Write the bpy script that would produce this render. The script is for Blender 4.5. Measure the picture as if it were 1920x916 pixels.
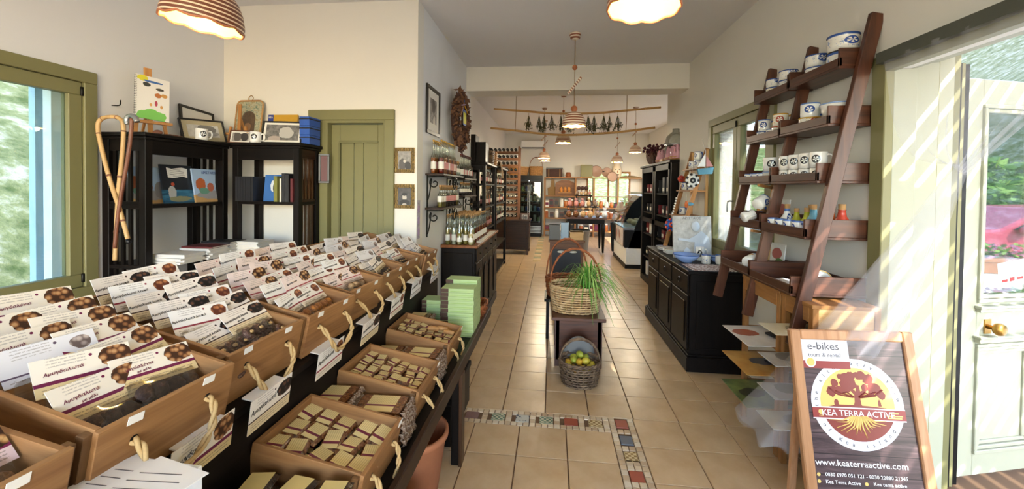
import bpy, bmesh, math, random
from mathutils import Vector, Matrix
random.seed(7)
for o in list(bpy.data.objects): bpy.data.objects.remove(o)
SC = bpy.context.scene
COL = SC.collection
# ---------------------------------------------------------------- camera
F_PX, CX, CY, CAM_H = 740.0, 960.0, 364.92, 1.6
YAW, PITCH, ROLL = math.radians(5.8505), math.radians(1.0), math.radians(0.75)
def cam_basis():
    f = Vector((-math.sin(YAW)*math.cos(PITCH), math.cos(YAW)*math.cos(PITCH), -math.sin(PITCH)))
    r = Vector((math.cos(YAW), math.sin(YAW), 0)); u = r.cross(f)
    return (r*math.cos(ROLL)+u*math.sin(ROLL), u*math.cos(ROLL)-r*math.sin(ROLL), f)
CR, CU, CF = cam_basis()
cam = bpy.data.cameras.new('camera'); camo = bpy.data.objects.new('camera', cam); COL.objects.link(camo)
camo.matrix_world = Matrix(((CR.x, CU.x, -CF.x, 0), (CR.y, CU.y, -CF.y, 0), (CR.z, CU.z, -CF.z, CAM_H), (0, 0, 0, 1)))
cam.sensor_fit = 'HORIZONTAL'; cam.sensor_width = 36; cam.lens = F_PX*36/1920
cam.shift_y = -(458-CY)/1920; cam.clip_start = 0.02; cam.clip_end = 300
SC.camera = camo
def ray(u, v): return CF + CR*((u-CX)/F_PX) - CU*((v-CY)/F_PX)
EYE = Vector((0, 0, CAM_H))
def atx(u, v, x): d = ray(u, v); return EYE + d*(x/d.x)
def aty(u, v, y): d = ray(u, v); return EYE + d*(y/d.y)
def atz(u, v, z): d = ray(u, v); return EYE + d*((z-CAM_H)/d.z)
# ---------------------------------------------------------------- light
W = bpy.data.worlds.new('world'); SC.world = W; W.use_nodes = True
wn = W.node_tree.nodes; wl = W.node_tree.links
sky = wn.new('ShaderNodeTexSky'); sky.sky_type = 'NISHITA'; sky.sun_disc = False
sky.sun_elevation = math.radians(42); sky.sun_rotation = math.radians(150); sky.dust_density = 0.6; sky.air_density = 1.0
wl.new(sky.outputs[0], wn['Background'].inputs[0]); wn['Background'].inputs[1].default_value = 0.60
sun = bpy.data.lights.new('sun', 'SUN'); sun.energy = 3.6; sun.angle = math.radians(0.25); sun.color = (1, .97, .92)
suno = bpy.data.objects.new('sun', sun); COL.objects.link(suno)
SUN_DIR = Vector((-0.42, 0.75, -0.57)).normalized()
suno.rotation_euler = SUN_DIR.to_track_quat('-Z', 'Y').to_euler()
vs = SC.view_settings; vs.view_transform = 'Standard'; vs.look = 'None'; vs.gamma = 1; vs.use_curve_mapping = False
vs.exposure = 1.68
# ---------------------------------------------------------------- mesh helpers
I4 = Matrix.Identity(4)
def T(x, y, z): return Matrix.Translation((x, y, z))
def RX(a): return Matrix.Rotation(math.radians(a), 4, 'X')
def RY(a): return Matrix.Rotation(math.radians(a), 4, 'Y')
def RZ(a): return Matrix.Rotation(math.radians(a), 4, 'Z')
def S(x, y, z): return Matrix.Diagonal((x, y, z, 1))
def frame(o, right, up):
    r = Vector(right).normalized(); u = Vector(up); u = (u-r*u.dot(r)).normalized(); n = r.cross(u)
    return Matrix(((r.x, u.x, n.x, o[0]), (r.y, u.y, n.y, o[1]), (r.z, u.z, n.z, o[2]), (0, 0, 0, 1)))
class MB:
    def __init__(s): s.v = []; s.f = []; s.m = []; s.s = []
    def add(s, vs, fs, mi=0, M=None, sm=False):
        b = len(s.v)
        for p in vs: s.v.append((M @ Vector(p))[:] if M is not None else tuple(p))
        for f in fs: s.f.append(tuple(i+b for i in f)); s.m.append(mi); s.s.append(sm)
        return s
    def box(s, x0, x1, y0, y1, z0, z1, mi=0, M=None):
        return s.add([(x, y, z) for z in (z0, z1) for y in (y0, y1) for x in (x0, x1)],
              [(0, 2, 3, 1), (4, 5, 7, 6), (0, 1, 5, 4), (2, 6, 7, 3), (0, 4, 6, 2), (1, 3, 7, 5)], mi, M)
    def cbox(s, c, d, mi=0, M=None):
        return s.box(c[0]-d[0]/2, c[0]+d[0]/2, c[1]-d[1]/2, c[1]+d[1]/2, c[2]-d[2]/2, c[2]+d[2]/2, mi, M)
    def bar(s, p, q, w, h, mi=0, up=(0, 0, 1), M=None):
        p = Vector(p); q = Vector(q); d = (q-p); L = d.length; d.normalize()
        u = Vector(up); sd = d.cross(u)
        if sd.length < 1e-4: sd = d.cross(Vector((1, 0, 0)))
        sd.normalize(); u = sd.cross(d)
        vs = []
        for k in (0, L):
            for a, b in ((-1, -1), (1, -1), (1, 1), (-1, 1)): vs.append(p+d*k+sd*(a*w/2)+u*(b*h/2))
        return s.add(vs, [(0, 1, 2, 3)[::-1], (4, 5, 6, 7), (0, 1, 5, 4), (1, 2, 6, 5), (2, 3, 7, 6), (3, 0, 4, 7)], mi, M)
    def tube(s, pts, r, n=8, mi=0, closed=False, M=None):
        P = [Vector(p) for p in pts]; k = len(P); rs = r if isinstance(r, (list, tuple)) else [r]*k
        vs = []; prev = None
        for i in range(k):
            a = P[i-1] if (i > 0 or closed) else P[i]; b = P[(i+1) % k] if (i < k-1 or closed) else P[i]
            t = (b-a).normalized() if (b-a).length > 1e-9 else Vector((0, 0, 1))
            if prev is None:
                x = t.orthogonal().normalized()
            else:
                x = prev-t*prev.dot(t); x = x.normalized() if x.length > 1e-6 else t.orthogonal().normalized()
            prev = x; y = t.cross(x)
            for j in range(n):
                an = 2*math.pi*j/n; vs.append(P[i]+(x*math.cos(an)+y*math.sin(an))*rs[i])
        fs = []
        for i in range(k if closed else k-1):
            i2 = (i+1) % k
            for j in range(n): fs.append((i*n+j, i*n+(j+1) % n, i2*n+(j+1) % n, i2*n+j))
        if not closed: fs += [tuple(range(n))[::-1], tuple((k-1)*n+j for j in range(n))]
        return s.add(vs, fs, mi, M, True)
    def lathe(s, prof, n=20, mi=0, M=None, caps=True, sx=1, sy=1):
        vs = []; k = len(prof)
        for r, z in prof:
            for j in range(n):
                an = 2*math.pi*j/n; vs.append((r*math.cos(an)*sx, r*math.sin(an)*sy, z))
        fs = [(i*n+j, i*n+(j+1) % n, (i+1)*n+(j+1) % n, (i+1)*n+j) for i in range(k-1) for j in range(n)]
        s.add(vs, fs, mi, M, True)
        if caps:
            b = len(s.v)-n*k
            if prof[0][0] > 1e-5: s.f.append(tuple(b+j for j in range(n))[::-1]); s.m.append(mi); s.s.append(False)
            if prof[-1][0] > 1e-5: s.f.append(tuple(b+(k-1)*n+j for j in range(n))); s.m.append(mi); s.s.append(False)
        return s
    def ball(s, c, r, n=10, mi=0, M=None, jit=0):
        rx, ry, rz = r if isinstance(r, (tuple, list)) else (r, r, r)
        m = max(4, n*2//3); vs = []
        for i in range(m+1):
            th = math.pi*i/m
            for j in range(n):
                ph = 2*math.pi*j/n; q = 1+(random.uniform(-jit, jit) if jit else 0)
                if i in (0, m): q = 1
                vs.append((c[0]+rx*q*math.sin(th)*math.cos(ph), c[1]+ry*q*math.sin(th)*math.sin(ph), c[2]-rz*q*math.cos(th)))
        fs = [(i*n+j, i*n+(j+1) % n, (i+1)*n+(j+1) % n, (i+1)*n+j) for i in range(m) for j in range(n)]
        return s.add(vs, fs, mi, M, True)
    def prism(s, poly, d0, d1, mi=0, M=None):
        # polygon in local XY, extruded along local Z
        n = len(poly); vs = [(x, y, d0) for x, y in poly]+[(x, y, d1) for x, y in poly]
        fs = [tuple(range(n))[::-1], tuple(range(n, 2*n))]+[(i, (i+1) % n, n+(i+1) % n, n+i) for i in range(n)]
        return s.add(vs, fs, mi, M)
    def grid(s, fn, nu, nv, mi=0, M=None, sm=True):
        vs = [fn(i/nu, j/nv) for j in range(nv+1) for i in range(nu+1)]
        fs = [(j*(nu+1)+i, j*(nu+1)+i+1, (j+1)*(nu+1)+i+1, (j+1)*(nu+1)+i) for j in range(nv) for i in range(nu)]
        return s.add(vs, fs, mi, M, sm)
    def mesh(s, name, mats, bev=0):
        me = bpy.data.meshes.new(name); me.from_pydata([tuple(v) for v in s.v], [], s.f)
        if not isinstance(mats, (list, tuple)): mats = [mats]
        for m in mats: me.materials.append(MAT[m] if isinstance(m, str) else m)
        me.polygons.foreach_set('material_index', s.m); me.polygons.foreach_set('use_smooth', s.s)
        if bev:
            bm = bmesh.new(); bm.from_mesh(me)
            bmesh.ops.bevel(bm, geom=[e for e in bm.edges], offset=bev, segments=1, affect='EDGES', clamp_overlap=True)
            bm.to_mesh(me); bm.free()
        me.update(); return me
    def build(s, name, mats, parent=None, M=None, bev=0):
        return ob(name, s.mesh(name, mats, bev), parent, M)
def ob(name, me, parent=None, M=None):
    o = bpy.data.objects.new(name, me); COL.objects.link(o)
    if parent is not None: o.parent = parent; KIDS.setdefault(parent.name, []).append(o)
    if M is not None: o.matrix_local = M
    return o
def tag(o, label, cat, group=None):
    o['label'] = label; o['category'] = cat
    if group: o['group'] = group
    return o
def thing(name, label, cat, M=None, group=None):
    o = bpy.data.objects.new(name, None); COL.objects.link(o); o.empty_display_size = .05
    if M is not None: o.matrix_local = M if isinstance(M, Matrix) else T(*M)
    return tag(o, label, cat, group)
def struct(o): o['kind'] = 'structure'; return o
def stuff(o): o['kind'] = 'stuff'; return o
KIDS = {}
def dup(root, M, label=None, group=None):
    def cp(o, par):
        c = o.copy(); COL.objects.link(c)
        if par is not None:
            c.parent = par; c.matrix_local = o.matrix_local.copy(); KIDS.setdefault(par.name, []).append(c)
        for ch in list(KIDS.get(o.name, [])): cp(ch, c)
        return c
    r = cp(root, None); r.matrix_local = M
    if label: r['label'] = label
    if group: r['group'] = group
    return r
ORD = ['first', 'second', 'third', 'fourth', 'fifth', 'sixth', 'seventh', 'eighth', 'ninth', 'tenth', 'eleventh', 'twelfth', 'thirteenth', 'fourteenth', 'fifteenth', 'sixteenth', 'seventeenth', 'eighteenth', 'nineteenth', 'twentieth']
TXT = {}
def text(s, size, mat, parent, M, name='lettering', align='CENTER', ext=0.0004, shear=0, spacing=1.0):
    key = (s, size, str(mat), align, shear, ext, spacing)
    if key not in TXT:
        cu = bpy.data.curves.new('lettering', 'FONT'); cu.body = s; cu.size = size; cu.align_x = align; cu.align_y = 'CENTER'
        cu.extrude = ext; cu.shear = shear; cu.resolution_u = 2; cu.space_character = spacing
        o = bpy.data.objects.new('tmp', cu); COL.objects.link(o)
        dg = bpy.context.evaluated_depsgraph_get(); me = bpy.data.meshes.new_from_object(o.evaluated_get(dg))
        bpy.data.objects.remove(o); me.name = 'lettering'; me.materials.clear(); me.materials.append(MAT[mat]); TXT[key] = me
    return ob(name, TXT[key], parent, M)
def spline(pts, n=8, closed=False):
    P = [Vector(p) for p in pts]; k = len(P); out = []
    rng = range(k if closed else k-1)
    for i in rng:
        p0 = P[i-1] if (i > 0 or closed) else P[i]; p1 = P[i]; p2 = P[(i+1) % k]; p3 = P[(i+2) % k] if (i+2 < k or closed) else p2
        for j in range(n):
            t = j/n; out.append(.5*((2*p1)+(p2-p0)*t+(2*p0-5*p1+4*p2-p3)*t*t+(3*p1-p0-3*p2+p3)*t**3))
    if not closed: out.append(P[-1])
    return out
# ---------------------------------------------------------------- materials
MAT = {}
def srgb(h):
    h = h.lstrip('#'); c = [int(h[i:i+2], 16)/255 for i in (0, 2, 4)]
    return tuple((x/12.92 if x <= .04045 else ((x+.055)/1.055)**2.4) for x in c)+(1,)
class NT:
    def __init__(s, name):
        m = bpy.data.materials.new(name); m.use_nodes = True; MAT[name] = m; s.m = m
        s.n = m.node_tree.nodes; s.l = m.node_tree.links; s.b = s.n['Principled BSDF']; s.out = s.n['Material Output']
    def node(s, t, **kw):
        n = s.n.new('ShaderNode'+t)
        for k, v in kw.items(): setattr(n, k, v)
        return n
    def link(s, a, b): s.l.new(a, b)
    def coord(s, kind='Object', scale=(1, 1, 1), loc=(0, 0, 0), rot=(0, 0, 0)):
        tc = s.node('TexCoord'); mp = s.node('Mapping'); s.link(tc.outputs[kind], mp.inputs[0])
        mp.inputs['Scale'].default_value = scale; mp.inputs['Location'].default_value = loc; mp.inputs['Rotation'].default_value = rot
        return mp.outputs[0]
    def noise(s, vec, scale, detail=3, rough=.55, dist=0):
        n = s.node('TexNoise'); n.inputs['Scale'].default_value = scale; n.inputs['Detail'].default_value = detail
        n.inputs['Roughness'].default_value = rough; n.inputs['Distortion'].default_value = dist
        s.link(vec, n.inputs['Vector']); return n.outputs['Fac']
    def ramp(s, fac, stops):
        r = s.node('ValToRGB'); s.link(fac, r.inputs[0]); e = r.color_ramp.elements
        while len(e) < len(stops): e.new(.5)
        for i, (p, c) in enumerate(stops): e[i].position = p; e[i].color = srgb(c) if isinstance(c, str) else c
        return r.outputs[0]
    def mix(s, fac, a, b, mode='MIX'):
        m = s.node('Mix', data_type='RGBA', blend_type=mode)
        for sock, v in ((m.inputs[0], fac), (m.inputs[6], a), (m.inputs[7], b)):
            if hasattr(v, 'node'): s.link(v, sock)
            else: sock.default_value = srgb(v) if isinstance(v, str) else v
        return m.outputs[2]
    def math(s, op, a, b=None, c=None):
        m = s.node('Math', operation=op)
        for i, v in enumerate((a, b, c)):
            if v is None: continue
            if hasattr(v, 'node'): s.link(v, m.inputs[i])
            else: m.inputs[i].default_value = v
        return m.outputs[0]
    def sep(s, vec):
        x = s.node('SeparateXYZ'); s.link(vec, x.inputs[0]); return x.outputs
    def bump(s, h, strength=.2, dist=.01):
        b = s.node('Bump'); b.inputs['Strength'].default_value = strength; b.inputs['Distance'].default_value = dist
        s.link(h, b.inputs['Height']); s.link(b.outputs[0], s.b.inputs['Normal'])
    def col(s, c):
        if hasattr(c, 'node'): s.link(c, s.b.inputs['Base Color'])
        else: s.b.inputs['Base Color'].default_value = srgb(c)
    def pr(s, rough=.5, metal=0, spec=.5, **kw):
        s.b.inputs['Roughness'].default_value = rough; s.b.inputs['Metallic'].default_value = metal
        s.b.inputs['Specular IOR Level'].default_value = spec
        return s
def plain(name, c, rough=.5, metal=0, spec=.5, var=.06, vs=30):
    t = NT(name); t.pr(rough, metal, spec)
    if var:
        n = t.noise(t.coord(), vs, 2); v = t.node('HueSaturation'); v.inputs['Color'].default_value = srgb(c)
        t.link(t.math('MULTIPLY_ADD', n, var*2, 1-var), v.inputs['Value']); t.link(v.outputs[0], t.b.inputs['Base Color'])
    else: t.col(c)
    return t
def wood(name, c1, c2, axis=0, rough=.5, scale=1.0, spec=.4, rnd=.12):
    t = NT(name); sc = [28*scale]*3; sc[axis] = 2.2*scale
    info = t.node('ObjectInfo'); vec = t.coord('Object', tuple(sc))
    ad = t.node('VectorMath', operation='ADD'); t.link(vec, ad.inputs[0]); cb = t.node('CombineXYZ')
    r7 = t.math('MULTIPLY', info.outputs['Random'], 37.0)
    for i in range(3): t.link(r7, cb.inputs[i])
    t.link(cb.outputs[0], ad.inputs[1])
    n = t.noise(ad.outputs[0], 1.0, 5, .6, .6); c = t.ramp(n, [(.32, c1), (.68, c2)])
    hv = t.node('HueSaturation'); t.link(c, hv.inputs['Color'])
    t.link(t.math('MULTIPLY_ADD', info.outputs['Random'], rnd*2, 1-rnd), hv.inputs['Value']); t.col(hv.outputs[0])
    t.bump(n, .15, .003); t.pr(rough, 0, spec); return t
def clear(name, tint='#ffffff', gloss=.12, rough=.03, haze=0.0, hazec='#ffffff'):
    t = NT(name); t.n.remove(t.b)
    tr = t.node('BsdfTransparent'); tr.inputs[0].default_value = srgb(tint)
    gl = t.node('BsdfGlossy'); gl.inputs['Roughness'].default_value = rough
    fr = t.node('Fresnel'); fr.inputs[0].default_value = 1.45
    f = t.math('ADD', fr.outputs[0], gloss-.04); f = t.math('MINIMUM', f, 0.8)
    mx = t.node('MixShader'); t.link(f, mx.inputs[0]); t.link(tr.outputs[0], mx.inputs[1]); t.link(gl.outputs[0], mx.inputs[2])
    o = mx.outputs[0]
    if haze:
        df = t.node('BsdfDiffuse'); df.inputs[0].default_value = srgb(hazec); m2 = t.node('MixShader'); m2.inputs[0].default_value = haze
        t.link(o, m2.inputs[1]); t.link(df.outputs[0], m2.inputs[2]); o = m2.outputs[0]
    t.link(o, t.out.inputs[0]); return t
def emit(name, c, k):
    t = NT(name); t.col(c); t.b.inputs['Emission Color'].default_value = srgb(c); t.b.inputs['Emission Strength'].default_value = k; return t
# plaster, paint
def plaster(name, c):
    t = NT(name); v = t.coord(); n = t.noise(v, 3.0, 4); n2 = t.noise(v, 90, 2)
    h = t.node('HueSaturation'); h.inputs['Color'].default_value = srgb(c); t.link(t.math('MULTIPLY_ADD', n, .05, .975), h.inputs['Value'])
    t.col(h.outputs[0]); t.bump(n2, .05, .004); t.pr(.85, 0, .2); return t
plaster('plaster', '#e6e2d8'); plaster('plaster_ceiling', '#e2e0df'); plaster('plaster_cool', '#e3e3e3')
def paint(name, c, rough=.45): return plain(name, c, rough, 0, .4, .04, 14)
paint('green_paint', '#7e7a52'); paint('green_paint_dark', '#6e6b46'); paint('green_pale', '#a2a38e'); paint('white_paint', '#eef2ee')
paint('sky_blue_paint', '#b9d3de')
# floor tile
t = NT('floor_tile'); v = t.coord(); oi = t.node('ObjectInfo'); n = t.noise(v, 5, 4, .6)
c = t.ramp(n, [(.3, '#b89870'), (.7, '#cbb08a')]); h = t.node('HueSaturation'); t.link(c, h.inputs['Color'])
t.link(t.math('MULTIPLY_ADD', oi.outputs['Random'], .14, .93), h.inputs['Value']); t.col(h.outputs[0]); t.pr(.28, 0, .5); t.bump(t.noise(v, 40, 2), .04, .002)
plain('grout', '#6d5238', .9)
t = NT('floor_far'); v = t.coord('Object', (1, 1, 1), (.335, -3.1, 0)); bk = t.node('TexBrick'); t.link(v, bk.inputs['Vector'])
bk.offset = 0; bk.inputs['Scale'].default_value = 1; bk.inputs['Brick Width'].default_value = .307; bk.inputs['Row Height'].default_value = .307; bk.inputs['Mortar Size'].default_value = .004
for i, cc in ((1, '#bb9f7d'), (2, '#c6ad8e'), (3, '#8a6b4a')): bk.inputs[i].default_value = srgb(cc)
t.col(bk.outputs[0]); t.pr(.28)
t = NT('tessera'); oi = t.node('ObjectInfo'); t.col(t.ramp(oi.outputs['Random'], [(0, '#b79b78'), (.5, '#cdb795'), (1, '#d9c8ab')])); t.pr(.5)
def motif(name, a, b, kind):
    t = NT(name); v = t.coord('Object', (1, 1, 1)); vo = t.node('TexVoronoi' if kind else 'TexChecker')
    vo.inputs['Scale'].default_value = 38 if kind else 60
    t.link(v, vo.inputs['Vector'])
    if kind: t.col(t.ramp(vo.outputs['Distance'], [(.3, a), (.45, b)]))
    else: vo.inputs[1].default_value = srgb(a); vo.inputs[2].default_value = srgb(b); t.col(vo.outputs[0])
    t.pr(.45)
motif('mosaic_green', '#4d6a55', '#b9b79a', 0); motif('mosaic_blue', '#39475c', '#b6b5a8', 1); motif('mosaic_ochre', '#8a6b35', '#cdb98d', 0)
plain('mosaic_red', '#9a4a35', .5); plain('mosaic_slate', '#5c626c', .5); plain('mosaic_plum', '#7d5a52', .5)
# woods
wood('crate_wood', '#7f5631', '#a3774a', 0, .55); wood('crate_wood_end', '#5f4226', '#7d5a36', 2, .6); wood('crate_wood_y', '#7f5631', '#a3774a', 1, .55)
wood('black_wood', '#0d0a09', '#17110f', 1, .45, 1, .16); wood('black_wood_z', '#0d0a09', '#18120f', 2, .45, 1, .16); wood('black_wood_x', '#0d0a09', '#18120f', 0, .45, 1, .16)
wood('dark_oak', '#23140c', '#3a2214', 1, .42, 1, .25); wood('dark_oak_x', '#23140c', '#3a2214', 0, .42, 1, .25); wood('dark_oak_z', '#33200f', '#52331c', 2, .42)
wood('walnut', '#3a2016', '#5b3423', 1, .4, 1, .5); wood('walnut_z', '#3a2016', '#5f3724', 2, .38, 1, .5); wood('walnut_x', '#3f2418', '#643a26', 0, .38, 1, .5)
wood('mid_wood', '#8a5c31', '#a87642', 1, .5); wood('mid_wood_z', '#84572d', '#a5733f', 2, .5); wood('mid_wood_x', '#8a5c31', '#a87642', 0, .5)
wood('pine', '#c99a5e', '#dcb47c', 2, .5); wood('pine_x', '#c99a5e', '#dcb47c', 0, .5); wood('pine_y', '#c08f55', '#d6ab72', 1, .5)
wood('easel_wood', '#a9723c', '#c58f55', 2, .5); wood('red_wood', '#5f3a22', '#7f5230', 2, .45); wood('red_wood_x', '#5f3a22', '#7f5230', 0, .45)
wood('bamboo', '#a57d48', '#c59e66', 0, .5); wood('cane_wood', '#b08a55', '#caa877', 2, .4); wood('cane_dark', '#5d3526', '#8c5b44', 2, .35)
wood('counter_top', '#7a4522', '#9c6032', 1, .3)
# ceramics, paper, food, glass, fibres
plain('ceramic', '#e8e6e0', .18, 0, .6, .02); plain('ceramic_blue', '#2b4f96', .2, 0, .6); plain('ceramic_yellow', '#c79a2c', .2); plain('ceramic_red', '#b8402c', .2)
plain('glaze_lightblue', '#8ea9dc', .2); plain('glaze_teal', '#5c93a8', .2); plain('glaze_orange', '#c9652c', .2); plain('glaze_lime', '#a9a92c', .2)
def mugpat(name, base, ring, mark, second):
    # painted band at rim and foot plus round emblem and floral strokes (local coordinates, mug axis on z, height .09)
    t = NT(name); v = t.coord(); x, y, z = t.sep(v)
    rim = t.math('GREATER_THAN', z, .0815)
    n = t.noise(v, 55, 3, .6, 1.2); strokes = t.math('MULTIPLY', t.math('GREATER_THAN', n, .58), t.math('MULTIPLY', t.math('GREATER_THAN', z, .018), t.math('LESS_THAN', z, .07)))
    c = t.mix(t.math('MULTIPLY', strokes, .85), base, second)
    ax = t.math('ARCTAN2', y, x); 
    u = t.math('MULTIPLY', t.math('ADD', ax, math.pi*.5), .042); w = t.math('SUBTRACT', z, .05)
    rr = t.math('SQRT', t.math('ADD', t.math('MULTIPLY', u, u), t.math('MULTIPLY', w, w)))
    ringm = t.math('COMPARE', rr, .019, .0035); inner = t.math('MULTIPLY', t.math('LESS_THAN', rr, .017), t.math('GREATER_THAN', t.math('SINE', t.math('MULTIPLY', t.math('ARCTAN2', w, u), 5.0)), .1))
    blank = t.math('LESS_THAN', rr, .024); c = t.mix(blank, c, base)
    c = t.mix(t.math('MAXIMUM', ringm, inner), c, mark); c = t.mix(rim, c, ring); t.col(c); t.pr(.18, 0, .6)
mugpat('mug_blue', '#e6e6e2', '#5c7ab8', '#20448c', '#e6e6e2'); mugpat('mug_black', '#e8e7e3', '#e8e7e3', '#1c1d22', '#e8e7e3')
mugpat('mug_floral', '#e3e2dc', '#3d5fa6', '#2c4f9c', '#7791c0'); mugpat('mug_ochre', '#e4dfd0', '#b88a2a', '#a2402c', '#c69a3c')
plain('paper', '#e9e6df', .7, 0, .2, .03); plain('paper_cream', '#e2d3b0', .7); plain('paper_cool', '#dfe3ea', .7); plain('paper_pink', '#e2cdc8', .7)
plain('ink_black', '#1c1a1c', .6, var=0); plain('ink_grey', '#5a5658', .6, var=0); plain('ink_maroon', '#6d1a3c', .6, var=0); plain('ink_blue', '#2b3c86', .6, var=0); plain('ink_red', '#9c2f2a', .6, var=0)
plain('ink_white', '#efece8', .6, var=0); plain('ink_gold', '#d8b25c', .6, var=0)
def card(name, base, stripe, low, pic1, pic2, picdark, z1, z2, w, h, blob):
    # printed header card: picture at upper right, fine text rows, stripe, lower text block. x across [-w/2,w/2], z up [0,h]
    t = NT(name); v = t.coord(); x, y, z = t.sep(v); oi = t.node('ObjectInfo')
    rows = t.math('GREATER_THAN', t.math('SINE', t.math('MULTIPLY', z, 2*math.pi/.0075)), .35)
    nz = t.noise(t.coord('Object', (240, 1, 134)), 1, 1); rows = t.math('MULTIPLY', rows, t.math('GREATER_THAN', nz, .42))
    lowm = t.math('LESS_THAN', z, z1); c = t.mix(lowm, base, low)
    inb = t.math('MULTIPLY', t.math('GREATER_THAN', z, .006), t.math('LESS_THAN', t.math('ABSOLUTE', x), w*.44))
    c = t.mix(t.math('MULTIPLY', t.math('MULTIPLY', rows, t.math('LESS_THAN', z, z1-.005)), t.math('MULTIPLY', inb, .6)), c, '#7d6a55')
    upt = t.math('MULTIPLY', t.math('GREATER_THAN', z, z2+(h-z2)*.55), t.math('MULTIPLY', t.math('LESS_THAN', x, w*.02), t.math('GREATER_THAN', x, -w*.36)))
    c = t.mix(t.math('MULTIPLY', t.math('MULTIPLY', rows, upt), .5), c, '#8a8078')
    st = t.math('MULTIPLY', t.math('GREATER_THAN', z, z1), t.math('LESS_THAN', z, z2)); c = t.mix(st, c, stripe)
    # emblem dot
    ex = t.math('SUBTRACT', x, w*.07); ez = t.math('SUBTRACT', z, h*.86)
    c = t.mix(t.math('LESS_THAN', t.math('ADD', t.math('MULTIPLY', ex, ex), t.math('MULTIPLY', ez, ez)), .0035**2), c, stripe)
    # picture
    px = t.math('DIVIDE', t.math('SUBTRACT', x, w*.33), blob[0]); pz = t.math('DIVIDE', t.math('SUBTRACT', z, h*.70), blob[1])
    dd = t.math('ADD', t.math('MULTIPLY', px, px), t.math('MULTIPLY', pz, pz)); wob = t.noise(v, 45, 2); dd = t.math('ADD', dd, t.math('MULTIPLY_ADD', wob, 1.2, -.6))
    vo = t.node('TexVoronoi'); vo.inputs['Scale'].default_value = 62; t.link(v, vo.inputs['Vector'])
    pc = t.ramp(vo.outputs['Distance'], [(.22, pic2), (.42, pic1), (.6, picdark)])
    c = t.mix(t.math('LESS_THAN', dd, 1.0), c, pc)
    back = t.math('GREATER_THAN', y, .0009); c = t.mix(back, c, base)
    t.col(c); t.pr(.55, 0, .3)
CW, CH = .185, .092
card('card_almond', '#ebe2d2', '#6d1c44', '#dcc593', '#8a5a36', '#bf9264', '#3f2416', .026, .035, CW, CH, (.036, .027))
card('card_choco', '#e9e0d6', '#3c2422', '#dcc8a2', '#2a2326', '#6e4a36', '#15100f', .03, .034, CW, CH, (.04, .022))
card('card_nut', '#ece8e2', '#8c2f3a', '#e3d6c4', '#7c4b30', '#b4764c', '#5b2a1c', .026, .032, CW, CH, (.026, .022))
card('card_pink', '#ead8d0', '#a33a46', '#e2cdc4', '#8a5a34', '#c9a474', '#33190f', .026, .031, CW, CH, (.04, .026))
card('card_plain', '#e4e2e4', '#5b4a5c', '#d8d4d6', '#9a8a84', '#c4b4aa', '#6a5a55', .02, .024, CW, CH, (.022, .018))
card('card_cookie', '#e9d6d2', '#7a2350', '#e0c9cb', '#9a6a40', '#c9a06c', '#3c2216', .03, .038, CW, CH, (.05, .034))
# packet labels: cream with maroon band
t = NT('packet_label'); v = t.coord(); x, y, z = t.sep(v)
c = t.mix(t.math('COMPARE', x, -.016, .006), '#dcc98f', '#6d1a36')
rows = t.math('GREATER_THAN', t.math('SINE', t.math('MULTIPLY', y, 900)), .3)
c = t.mix(t.math('MULTIPLY', t.math('MULTIPLY', rows, t.math('GREATER_THAN', x, -.004)), .35), c, '#7d6232'); t.col(c); t.pr(.5)
plain('packet_label_plain', '#cdb878', .5)
t = NT('packet_film'); v = t.coord(); n = t.noise(v, 60, 4, .6, .8); t.col(t.ramp(n, [(.35, '#4a2a18'), (.55, '#7d4d2c'), (.75, '#b08a62')])); t.pr(.16, 0, .7); t.bump(t.noise(v, 120, 2), .5, .004)
t = NT('packet_film_dark'); v = t.coord(); n = t.noise(v, 60, 4, .6, .8); t.col(t.ramp(n, [(.35, '#1c1412'), (.6, '#33231c'), (.8, '#6a5b50')])); t.pr(.14, 0, .7); t.bump(t.noise(v, 120, 2), .5, .004)
t = NT('film_ends'); v = t.coord(); n = t.noise(v, 130, 3, .7, 1.0); t.col(t.ramp(n, [(.35, '#5f4230'), (.5, '#9a7c66'), (.68, '#d8cdc0')])); t.pr(.12, .25, .7); t.bump(n, .9, .006)
clear('film', '#fafaf8', .07, .12); clear('pane', '#f6faf8', .06, .01); clear('bottle_glass', '#eef2ea', .14, .03); clear('demijohn_glass', '#b8d0c4', .16, .03)
clear('cabinet_glass', '#c8d4d4', .14, .02); clear('jar_glass', '#dfe4e0', .24, .03, .06)
def food(name, a, b, c, sc=60, rough=.45):
    t = NT(name); v = t.coord(); n = t.noise(v, sc, 4, .65); t.col(t.ramp(n, [(.3, a), (.52, b), (.72, c)])); t.bump(n, .7, .006); t.pr(rough, 0, .5)
food('choco_cookie', '#241610', '#3f2a1e', '#6a4e3c', 80, .7); food('granola', '#5b3d24', '#8c6238', '#b48a58', 90); food('white_cookie', '#9a6c44', '#cdaa7c', '#e4d0aa')
food('amber_cookie', '#8a4a14', '#c27a2a', '#dea04c'); food('sesame_ring', '#3a2018', '#5b3828', '#b09a84', 140); food('almond', '#a87a48', '#d6b47c', '#e6cfa0')
plain('rope', '#c2a473', .9, 0, .2, .15, 200); plain('jute_dark', '#8a6e48', .9)
def wick(name, a, b):
    t = NT(name); oi = t.node('ObjectInfo'); v = t.coord(); n = t.noise(v, 22, 3); t.col(t.ramp(n, [(.3, a), (.7, b)])); t.pr(.6, 0, .3); t.bump(t.noise(v, 160, 2), .3, .003)
wick('wicker', '#b48f62', '#d9bc90'); wick('wicker_dark', '#4a372b', '#8a7258'); wick('wicker_red', '#7a3f20', '#a8643a'); wick('wicker_tan', '#a8794a', '#c99a64')
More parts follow.
